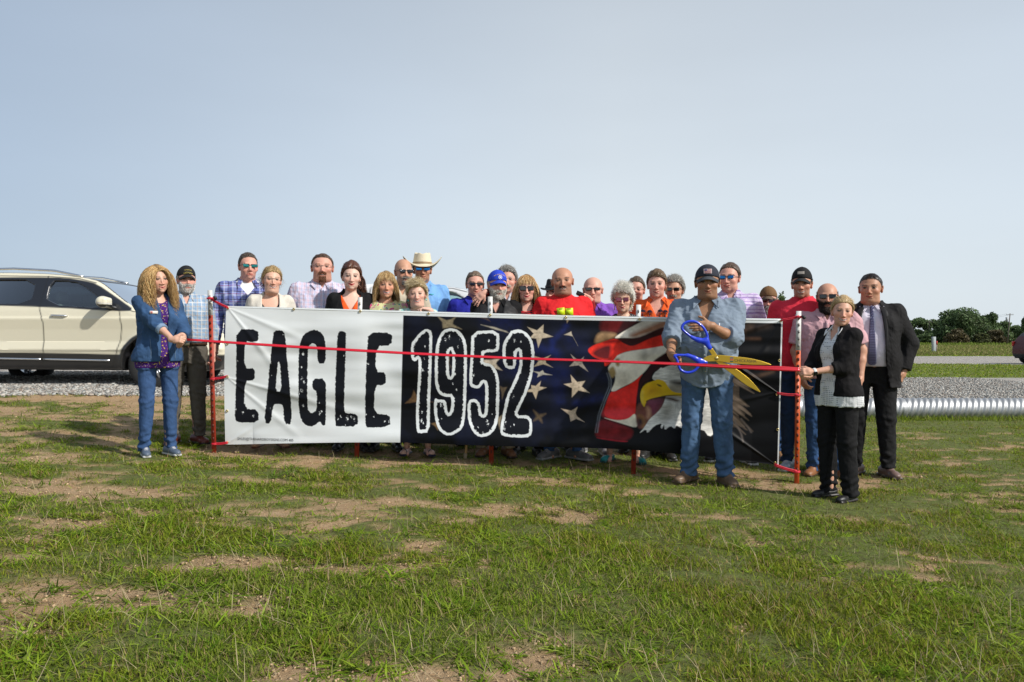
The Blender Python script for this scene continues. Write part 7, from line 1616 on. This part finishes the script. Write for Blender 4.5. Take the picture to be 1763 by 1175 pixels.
        mb = MB(); xs = np.linspace(-2.42, -1.64, 10); mb.tube([(a, sgn * (float(halfw(a, .455)) + .004), .472 - .02 * (a + 2.4)) for a in xs], .016, 8); mb.build('chrome_strip', CHR, rd, smooth=True)
        for par, hx_ in ((fd, -1.36), (rd, -2.46)):
            yy = sgn * (float(halfw(hx_, 1.10)) + .030); mb = MB(); mb.tube([(hx_ - .115, yy - sgn * .02, 1.105), (hx_ - .10, yy, 1.105), (hx_ + .09, yy, 1.098), (hx_ + .115, yy - sgn * .03, 1.098)], .016, 8); mb.build('door_handle', CHR, par, smooth=True)
        # mirror
        s_ = SDF((-.9, -.2, 1.10), (-.35, .35, 1.45), .01); s_.ell((-.66, .12, 1.30), (.085, .12, .085), k=0); s_.box((-.62, .12, 1.29), (.06, .11, .075), .04, k=.03); s_.cap((-.62, .02, 1.235), (-.50, -.10, 1.20), .03, .035, k=.03)
        mv, mq = s_.mesh(); mc = np.tile(np.array(paint), (len(mv), 1)); mc[mv[:, 2] < 1.265] = (.015, .015, .016); mc[(mv[:, 2] > 1.268) & (mv[:, 2] < 1.285)] = (.5, .5, .52)
        mv = mv.copy(); mv[:, 1] = sgn * (mv[:, 1] + float(halfw(-.55, 1.2)) + .02)
        if sgn < 0: mq = mq[:, ::-1]
        link('wing_mirror', fast_mesh('wing_mirror', mv, mq, mc), pm, fd)
        mb = MB(); xs = np.linspace(R0 + .75, -1.15, 24); zz = np.interp(xs, [R0 + .75, R0 + .95, -2.2, -1.6, -1.15], [1.72, 1.80, 1.82, 1.79, 1.70]); mb.tube([(a, sgn * .70, b) for a, b in zip(xs, zz)], .019, 8); mb.build('roof_rail', CHR, root, smooth=True)
        s_ = SDF((.3, -.2, .6), (1.1, .3, 1.1), .015); s_.ell((.80, 0, .88), (.20, .10, .085), k=0); hv_, hq = s_.mesh(); hv_ = hv_.copy(); hv_[:, 1] = sgn * (.70 + hv_[:, 1]); link('headlight', fast_mesh('headlight', hv_, hq[:, ::-1] if sgn < 0 else hq), mat('lamp_glass', (.55, .57, .6), .1, .3), root)
    for sgn in (-1, 1):
        s_ = SDF((R0 - .1, -.15, .85), (R0 + .4, .15, 1.35), .02); s_.box((R0 + .08, 0, 1.10), (.09, .07, .14), .03, k=0); tv_, tq = s_.mesh(); tv_ = tv_.copy(); tv_[:, 1] += sgn * .80; link('tail_light', fast_mesh('tail_light', tv_, tq), mat('tail_red', (.45, .01, .01), .2), root)
    # windscreen, rear window
    mb = MB(); rows = []
    for t in np.linspace(0, 1, 8):
        X_ = -.93 + t * .64; Z_ = 1.625 - t * .415 + .02 * math.sin(t * 3.14); wd = float(halfw(X_, Z_)) - .085; rows.append([(X_ + .06 * (1 - u_ * u_), u_ * wd, Z_) for u_ in np.linspace(-1, 1, 12)])
    mb.sheet(rows); mb.build('windscreen', GL_CLEAR, root, smooth=True)
    # seats
    if not dark_all:
        SEAT = mat('seat', (.10, .095, .085), .8)
        for sx_ in (-1.50, -2.45):
            for sy_ in (-.40, .40):
                s_ = SDF((-.5, -.3, .3), (.5, .3, 1.6), .025); s_.box((-.05, 0, 1.0), (.09, .23, .32), .07, euler(0, R(-14), 0), k=0); s_.box((.12, 0, .68), (.26, .24, .09), .06, k=.04); s_.box((-.15, 0, 1.42), (.05, .13, .09), .04, k=.02)
                sv, sq = s_.mesh(); link('seat', fast_mesh('seat', sv + np.array([sx_, sy_, -.02]), sq), SEAT, root)
        mb = MB(); mb.box((-.50, 0, 1.02), (.14, .80, .12)); mb.build('dashboard', SEAT, root, bevel=.04)
        th = np.linspace(0, 6.2832, 24); mb = MB(); mb.tube([(-.78 + .06 * math.sin(t), .40 + .18 * math.cos(t), 1.06 + .17 * math.sin(t)) for t in th], .014, 6, cap=False); mb.build('steering_wheel', mat('black_rubber', (0, 0, 0)), root, smooth=True)
    mb = MB(); mb.box((-1.45, 0, .40), (2.2, .60, .09)); mb.build('underbody', mat('under', (.01, .01, .01), .9), root)
    TY = mat('tyre', (.018, .018, .018), .85, bump=.3, bscale=60); RM = mat('rim', (.55, .56, .58), .25, .9)
    for wx in WX:
        for sgn in (-1, 1):
            prof = [(.20, .10), (.24, .122), (.33, .125), (.365, .10), (.376, .05), (.376, -.05), (.365, -.10), (.33, -.125), (.24, -.122), (.20, -.10)]
            th = np.linspace(0, 6.2832, 37); mb = MB(); mb.sheet([[(r_ * math.cos(t), y_, r_ * math.sin(t)) for (r_, y_) in prof] for t in th]); o = mb.build('wheel', TY, root, smooth=True); o.location = (wx, sgn * .83, .376)
            mb = MB(); mb.sheet([[(r_ * math.cos(t), sgn * y_, r_ * math.sin(t)) for (r_, y_) in ((.245, .11), (.235, .115), (.222, .10), (.21, .05), (.205, -.06))] for t in th])
            for k_ in range(5):
                a = k_ * 1.2566 + .3; ca, sa = math.cos(a), math.sin(a)
                for da in (-.14, .14): mb.tube([(.04 * ca, sgn * .085, .04 * sa), (.22 * math.cos(a + da), sgn * .095, .22 * math.sin(a + da))], .020, 6)
            mb.tube([(0, sgn * .05, 0), (0, sgn * .10, 0)], .055, 14); mb.build('rim', RM, o, smooth=True)
    return root
def min_line(x, z, pts):
    d = np.full(x.shape, 9.)
    for (ax, az), (bx, bz) in zip(pts[:-1], pts[1:]):
        ex, ez = bx - ax, bz - az; t = np.clip(((x - ax) * ex + (z - az) * ez) / (ex * ex + ez * ez), 0, 1); d = np.minimum(d, np.hypot(x - ax - ex * t, z - az - ez * t))
    return d
d_ = 12.75; x_ = (262 - 881.5) / F * (d_ - .95)
build_suv('parked_car', 'cream SUV with black trim parked on the gravel behind the denim jacket woman', (x_, d_, gz(x_, d_ - .6) - .05), (.68, .64, .50), res=.0150)
d_ = 15.6; x_ = (890 - 881.5) / F * 15
build_suv('parked_car', 'white SUV mostly hidden behind the group, its roof seen between their heads', (x_, d_, gz(-1.6, d_)), (.74, .75, .76), res=.022, fine=False, pil=(.60, .61, .62))
sc_ = .90; d_ = 38.8; x_ = (1739 - 881.5) / F * 39.7 + 3.65 * sc_
build_suv('parked_car', 'dark red SUV cut by the right edge of the photo, rear end showing', (x_, d_, gz(x_, d_)), (.075, .004, .008), res=.03, scale=sc_, rear=-3.65, dark_all=True)
# ================================================================ PIPE, DISTANCE
R_ = .165; nx_, nth = 900, 40; xs = np.linspace(4.25, 15.5, nx_); th = np.linspace(0, 2 * math.pi, nth, endpoint=False)
XX, TH = np.meshgrid(xs, th, indexing='ij'); rr = R_ + .0085 * np.sin(2 * math.pi * XX / .090 + TH * 4.0)
rr = np.where((np.abs((XX - 4.25) % 3.1 - 1.6) < .035), R_ + .006, rr)
py_ = 12.0 + .004 * (XX - 4); zc_ = ground(xs, 12.0 + 0 * xs) + R_ - .035; zc_ = np.full(nx_, 0.) + np.interp(xs, xs, np.convolve(np.pad(zc_, 200, 'edge'), np.ones(401) / 401, 'valid'))
V = np.stack([XX, py_ + rr * np.cos(TH), zc_[:, None] + rr * np.sin(TH)], -1); I = np.arange(nx_ * nth).reshape(nx_, nth); J = np.roll(I, -1, 1)
q = np.stack([I[:-1], I[1:], J[1:], J[:-1]], -1).reshape(-1, 4)
o = link('culvert_pipe', fast_mesh('culvert_pipe', V.reshape(-1, 3), q), mat('galvanised', (.40, .41, .42), .50, .75, noise=.3, nscale=6)); sm = o.modifiers.new('s', 'SOLIDIFY'); sm.thickness = .003
tag(o, 'long corrugated galvanised steel pipe lying in the grass beside the gravel road', 'pipe')

LEAF = attr_mat('leaf', .6, .3, trans=.3)
def tree(label, px, d, top, width, cols, n=5000, trunkc=(.07, .05, .035), leaf=.35, name='tree', base_frac=.12, group=None, seed=0, lobes=14, gap=0.):
    r = np.random.default_rng(seed + 100); x = (px - 881.5) / F * d; z0 = gz(x, d); H = EYE + (587.5 - top) / F * d - z0; W_ = width / F * d / 2
    t = thing(name, label, 'bush' if name == 'bush' else 'tree', (x, d, z0), group=group)
    mb = MB(); hh = H * (base_frac + .25)
    if name != 'bush':
        mb.tube([(0, 0, -.2), (.05 * W_, 0, hh * .5), (0, 0, hh), (.1 * W_, 0, H * .6)], [H * .035, H * .026, H * .02, H * .01], 7)
        for k_ in range(7):
            a = r.uniform(0, 6.28); l = W_ * r.uniform(.4, .75); z1 = hh * r.uniform(.6, 1.1); mb.tube([(0, 0, z1), (l * .5 * math.cos(a), l * .5 * math.sin(a), z1 + H * .15), (l * math.cos(a), l * math.sin(a), z1 + H * .32)], [H * .014, H * .01, H * .005], 5)
        mb.build('trunk', mat('bark', trunkc, .9), t, smooth=True)
    # lobes of foliage
    lc = []; 
    for k_ in range(lobes):
        a = r.uniform(0, 6.28); rad = math.sqrt(r.random()) * .72; zz = base_frac + (1 - base_frac) * r.uniform(.18, .86); sh = math.sqrt(max(1 - (abs(zz - .5) / .58) ** 2, .1))
        lc.append((rad * W_ * sh * math.cos(a), rad * W_ * sh * math.sin(a) * .8, zz * H, r.uniform(.24, .42) * W_ * (.7 + .3 * sh), r.uniform(.12, .2) * H))
    lc.append((0, 0, H * .80, W_ * .4, H * .19))
    lc = np.array(lc); k_ = r.integers(0, len(lc), n); u_ = r.normal(size=(n, 3)); u_ /= np.linalg.norm(u_, axis=1)[:, None]; u_ *= r.uniform(.55, 1.08, (n, 1))
    p = lc[k_, :3] + u_ * lc[k_][:, [3, 3, 4]]; p[:, 2] = np.maximum(p[:, 2], H * base_frac * (0 if name == 'bush' else 1) + r.uniform(0, .1, n) * H)
    if base_frac < .1: m0 = r.random(n) < .30; p[m0] = np.stack([r.uniform(-1, 1, m0.sum()) * W_ * .85, r.uniform(-1, 1, m0.sum()) * W_ * .5, r.random(m0.sum()) * H * .5], -1)
    s_ = leaf * r.uniform(.5, 1.3, n)[:, None]; a1 = r.normal(size=(n, 3)); a1 /= np.linalg.norm(a1, axis=1)[:, None]; a2 = np.cross(a1, r.normal(size=(n, 3))); a2 /= np.linalg.norm(a2, axis=1)[:, None]
    V = np.stack([p - a1 * s_, p + a2 * s_ * .5, p + a1 * s_, p - a2 * s_ * .5], 1).reshape(-1, 3); Q = np.arange(n * 4).reshape(n, 4)
    cl = np.array(cols[0]) * (1 - r.random((n, 1))) + np.array(cols[1]) * r.random((n, 1)); cl *= (.8 + .4 * r.random(len(lc)))[k_][:, None]
    link('foliage' if name == 'bush' else 'crown', fast_mesh('crown', V, Q, np.repeat(cl, 4, 0), smooth=False), LEAF, t); return t
G1_ = [(.070, .115, .045), (.12, .175, .07)]; G2_ = [(.09, .145, .06), (.14, .20, .08)]; BR_ = [(.09, .075, .04), (.13, .11, .055)]  # greens lightened so the foliage colour carries the distance haze
tg = 'trees along the far side of the field'
for i, (lb, px, d, top, wd, cols, n, nm) in enumerate([
    ('widest dark green tree with a rounded crown beyond the field', 1660, 238, 529, 112, G1_, 16000, 'tree'), ('mid green tree right behind the shoulder of the suited man', 1583, 250, 547, 54, G2_, 8000, 'tree'),
    ('low green tree between the suited man and the widest tree', 1614, 252, 551, 52, G2_, 8000, 'tree'), ('dark tree directly right of the widest tree', 1700, 244, 541, 64, G1_, 9000, 'tree'),
    ('smaller green tree just left of the leaning utility pole', 1726, 250, 554, 56, G2_, 5000, 'tree'), ('green tree above the dark red car at the right edge', 1768, 240, 544, 40, G2_, 5000, 'tree'), ('tree at the far right behind the red car roof', 1748, 262, 561, 40, G1_, 4000, 'tree'),
    ('brownish round bush in front of the widest tree', 1646, 226, 567, 44, BR_, 3500, 'bush'), ('brown and green bush left of the utility pole', 1716, 228, 568, 36, BR_, 3000, 'bush'), ('olive bush between the two brown bushes', 1690, 226, 574, 30, [(.06, .07, .025), (.09, .10, .04)], 2500, 'bush'),
    ('dark scrub at the foot of the trees beside the suited man', 1598, 240, 574, 60, G1_, 3000, 'bush'), ('young tree top showing beside the brown cap man', 1345, 130, 503, 30, G2_, 900, 'tree'),
    ('small tree top above the windscreen of the cream car', 207, 230, 498, 20, [(.08, .12, .03), (.12, .15, .04)], 2200, 'tree')]):
    tree(lb, px, d, top, wd, cols, n, name=nm, group=tg if i < 7 else None, seed=i, leaf=.42 if i < 11 else .3, base_frac=.04 if (i < 11) else .3)
for i, (px, top, wd) in enumerate([(72, 508, 40), (98, 503, 44), (125, 507, 44), (152, 506, 42), (176, 509, 40)]):
    tree(['leftmost tree seen through the window of the cream car', 'taller tree seen through the front of the cream car window', 'tree in the middle of the row seen through the car window', 'tree near the steering wheel seen through the car window', 'tree beside the wing mirror seen through the car window'][i], px, 225, top, wd, G2_, 3000, seed=40 + i, base_frac=.03, group='trees on the rise behind the cream car')
# pedestal, marker, poles
def at_ground(px, d): x = (px - 881.5) / F * d; return np.array([x, d, gz(x, d)])
c = at_ground(1607.5, 74); t = thing('utility_pedestal', 'grey metal utility pedestal standing at the edge of the far gravel', 'utility box', tuple(c))
mb = MB(); mb.box((0, 0, .76), (.15, .12, .76)); mb.build('cabinet', mat('ped_grey', (.33, .36, .38), .5, .3), t, bevel=.015); mb = MB(); mb.box((.02, -.128, .80), (.10, .008, .60)); mb.build('door', mat('ped_light', (.45, .48, .50), .5), t, bevel=.004)
c = at_ground(1612.5, 75); t = thing('marker_post', 'thin marker post with red top beside the grey pedestal', 'marker', tuple(c)); mb = MB(); mb.tube([(0, 0, 0), (0, 0, .95)], .04, 8); mb.build('shaft', mat('mk_w', (.45, .35, .33), .6), t, smooth=True); mb = MB(); mb.tube([(0, 0, .80), (0, 0, 1.12)], .075, 8); mb.build('red_cap', mat('mk_r', (.45, .02, .02), .6), t, smooth=True)
WOOD = mat('pole_wood', (.10, .085, .07), .9)
def pole(px, d, top, lean, label, tr):
    c = at_ground(px, d); H = EYE + (587.5 - top) / F * d - c[2]; t = thing('utility_pole', label, 'pole', tuple(c)); mb = MB(); mb.tube([(0, 0, -.3), (lean * H, 0, H)], [.17, .12], 10); mb.build('shaft', WOOD, t, smooth=True)
    mb = MB(); mb.box((lean * H * .95, 0, H * .955), (1.0, .05, .06)); mb.build('crossarm', WOOD, t)
    for k_ in (-.9, -.3, .9): mb = MB(); mb.tube([(lean * H * .95 + k_, 0, H * .96), (lean * H * .95 + k_, 0, H * .985)], .05, 6); mb.build('insulator', mat('insul', (.3, .3, .3), .4), t)
    if tr: mb = MB(); mb.tube([(lean * H * .8 - .75, 0, H * .74), (lean * H * .8 - .75, 0, H * .88)], .30, 12); mb.box((lean * H * .8 - .3, 0, H * .82), (.2, .04, .04)); mb.build('transformer', mat('transf', (.35, .37, .4), .5), t)
    return c + np.array([lean * H * .95, 0, H * .985])
a = pole(1733.5, 225, 540, .10, 'leaning wooden utility pole with a transformer left of the dark red car', True); b_ = pole(1599.5, 246, 553, 0, 'thin distant utility pole by the trees near the suited man', False)
for k_, off in enumerate((-.9, .9)):
    t_ = np.linspace(0, 1, 20)[:, None]; A_ = a + np.array([off, 0, 0]); B_ = b_ + np.array([off, 0, 0]); pts = A_ * (1 - t_) + B_ * t_; pts[:, 2] -= 1.0 * np.sin(t_[:, 0] * math.pi); mb = MB(); mb.tube(pts, .018, 4); o = mb.build('power_line', mat('wire', (.08, .08, .08), .6)); tag(o, ['left power line strung between the two utility poles', 'right power line strung between the two utility poles'][k_], 'power line', group='power lines between the poles')
# house beside the red car and the long pale shed on the left rise
def shed(name, label, px0, px1, d, wall_top, roof_top, wc, rc, depth=10):
    a = at_ground(px0, d); b = at_ground(px1, d); z0 = min(a[2], b[2]) - .5; zt = EYE + (587.5 - wall_top) / F * d; zr = EYE + (587.5 - roof_top) / F * d; L_ = (b[0] - a[0]) / 2; cx = (a[0] + b[0]) / 2
    t = thing(name, label, 'building', (cx, d, z0)); h = zt - z0; hr = zr - z0
    mb = MB(); mb.box((0, depth / 2, h / 2), (L_, depth / 2, h / 2)); mb.build('wall', mat('w' + name, wc, .8, noise=.08, nscale=.5), t)
    mb = MB(); V = [(-L_ - .3, -.4, h), (L_ + .3, -.4, h), (L_ + .3, depth / 2, hr), (-L_ - .3, depth / 2, hr), (-L_ - .3, depth + .4, h), (L_ + .3, depth + .4, h)]; mb.add(V, [[0, 1, 2, 3], [3, 2, 5, 4], [0, 4, 5, 1]], [[0, 3, 4], [1, 5, 2]]); mb.build('roof', mat('r' + name, rc, .6), t)
    for k_ in (-.6, 0, .6): mb = MB(); mb.box((L_ * k_, -.03, h * .55), (L_ * .10, .03, h * .14)); mb.build('window', mat('dark_pane', (.03, .04, .05), .2), t)
    mb = MB(); mb.box((L_ * .3, -.03, h * .4), (L_ * .07, .03, h * .33)); mb.build('door', mat('doorc', (.3, .3, .3), .6), t)
shed('farm_shed', 'long low building with white roof and beige walls on the left rise', 318, 392, 292, 520, 511.5, (.46, .42, .35), (.72, .72, .72))
shed('house', 'small house with a rusty red roof behind the red car', 1733, 1752, 250, 588, 580, (.45, .40, .36), (.26, .10, .07), 8)
WR_ = mat('rail_white', (.62, .63, .62), .6)
for k_, py in enumerate((541.5, 545.5, 549.5, 554.5, 559, 564.5, 571)):
    ds = np.linspace(18, 200, 3000); pyg = 587.5 - (ground((372 - 881.5) / F * ds, ds) - EYE) / ds * F; d = float(ds[np.argmin(abs(pyg - py))]); x0 = (345 - 881.5) / F * d; x1 = (400 - 881.5) / F * d; cx = (x0 + x1) / 2
    t = thing('kerb_rail', '%s low white rail crossing the grass on the left rise, between two men' % ('nearest', 'second nearest', 'third nearest', 'middle', 'third farthest', 'second farthest', 'farthest')[6 - k_], 'rail', (cx, d, gz(cx, d)), group='low white rails on the left rise')
    hh = .10 + .001 * d; mb = MB(); mb.tube([(x0 - cx, 0, hh), (x1 - cx, 0, hh)], .02 + .0007 * d, 6); mb.build('rail', WR_, t, smooth=True)
    for f_ in (-.9, 0, .9): mb = MB(); mb.tube([((x1 - x0) / 2 * f_, 0, -.1), ((x1 - x0) / 2 * f_, 0, hh)], .03, 6); mb.build('post', WR_, t)
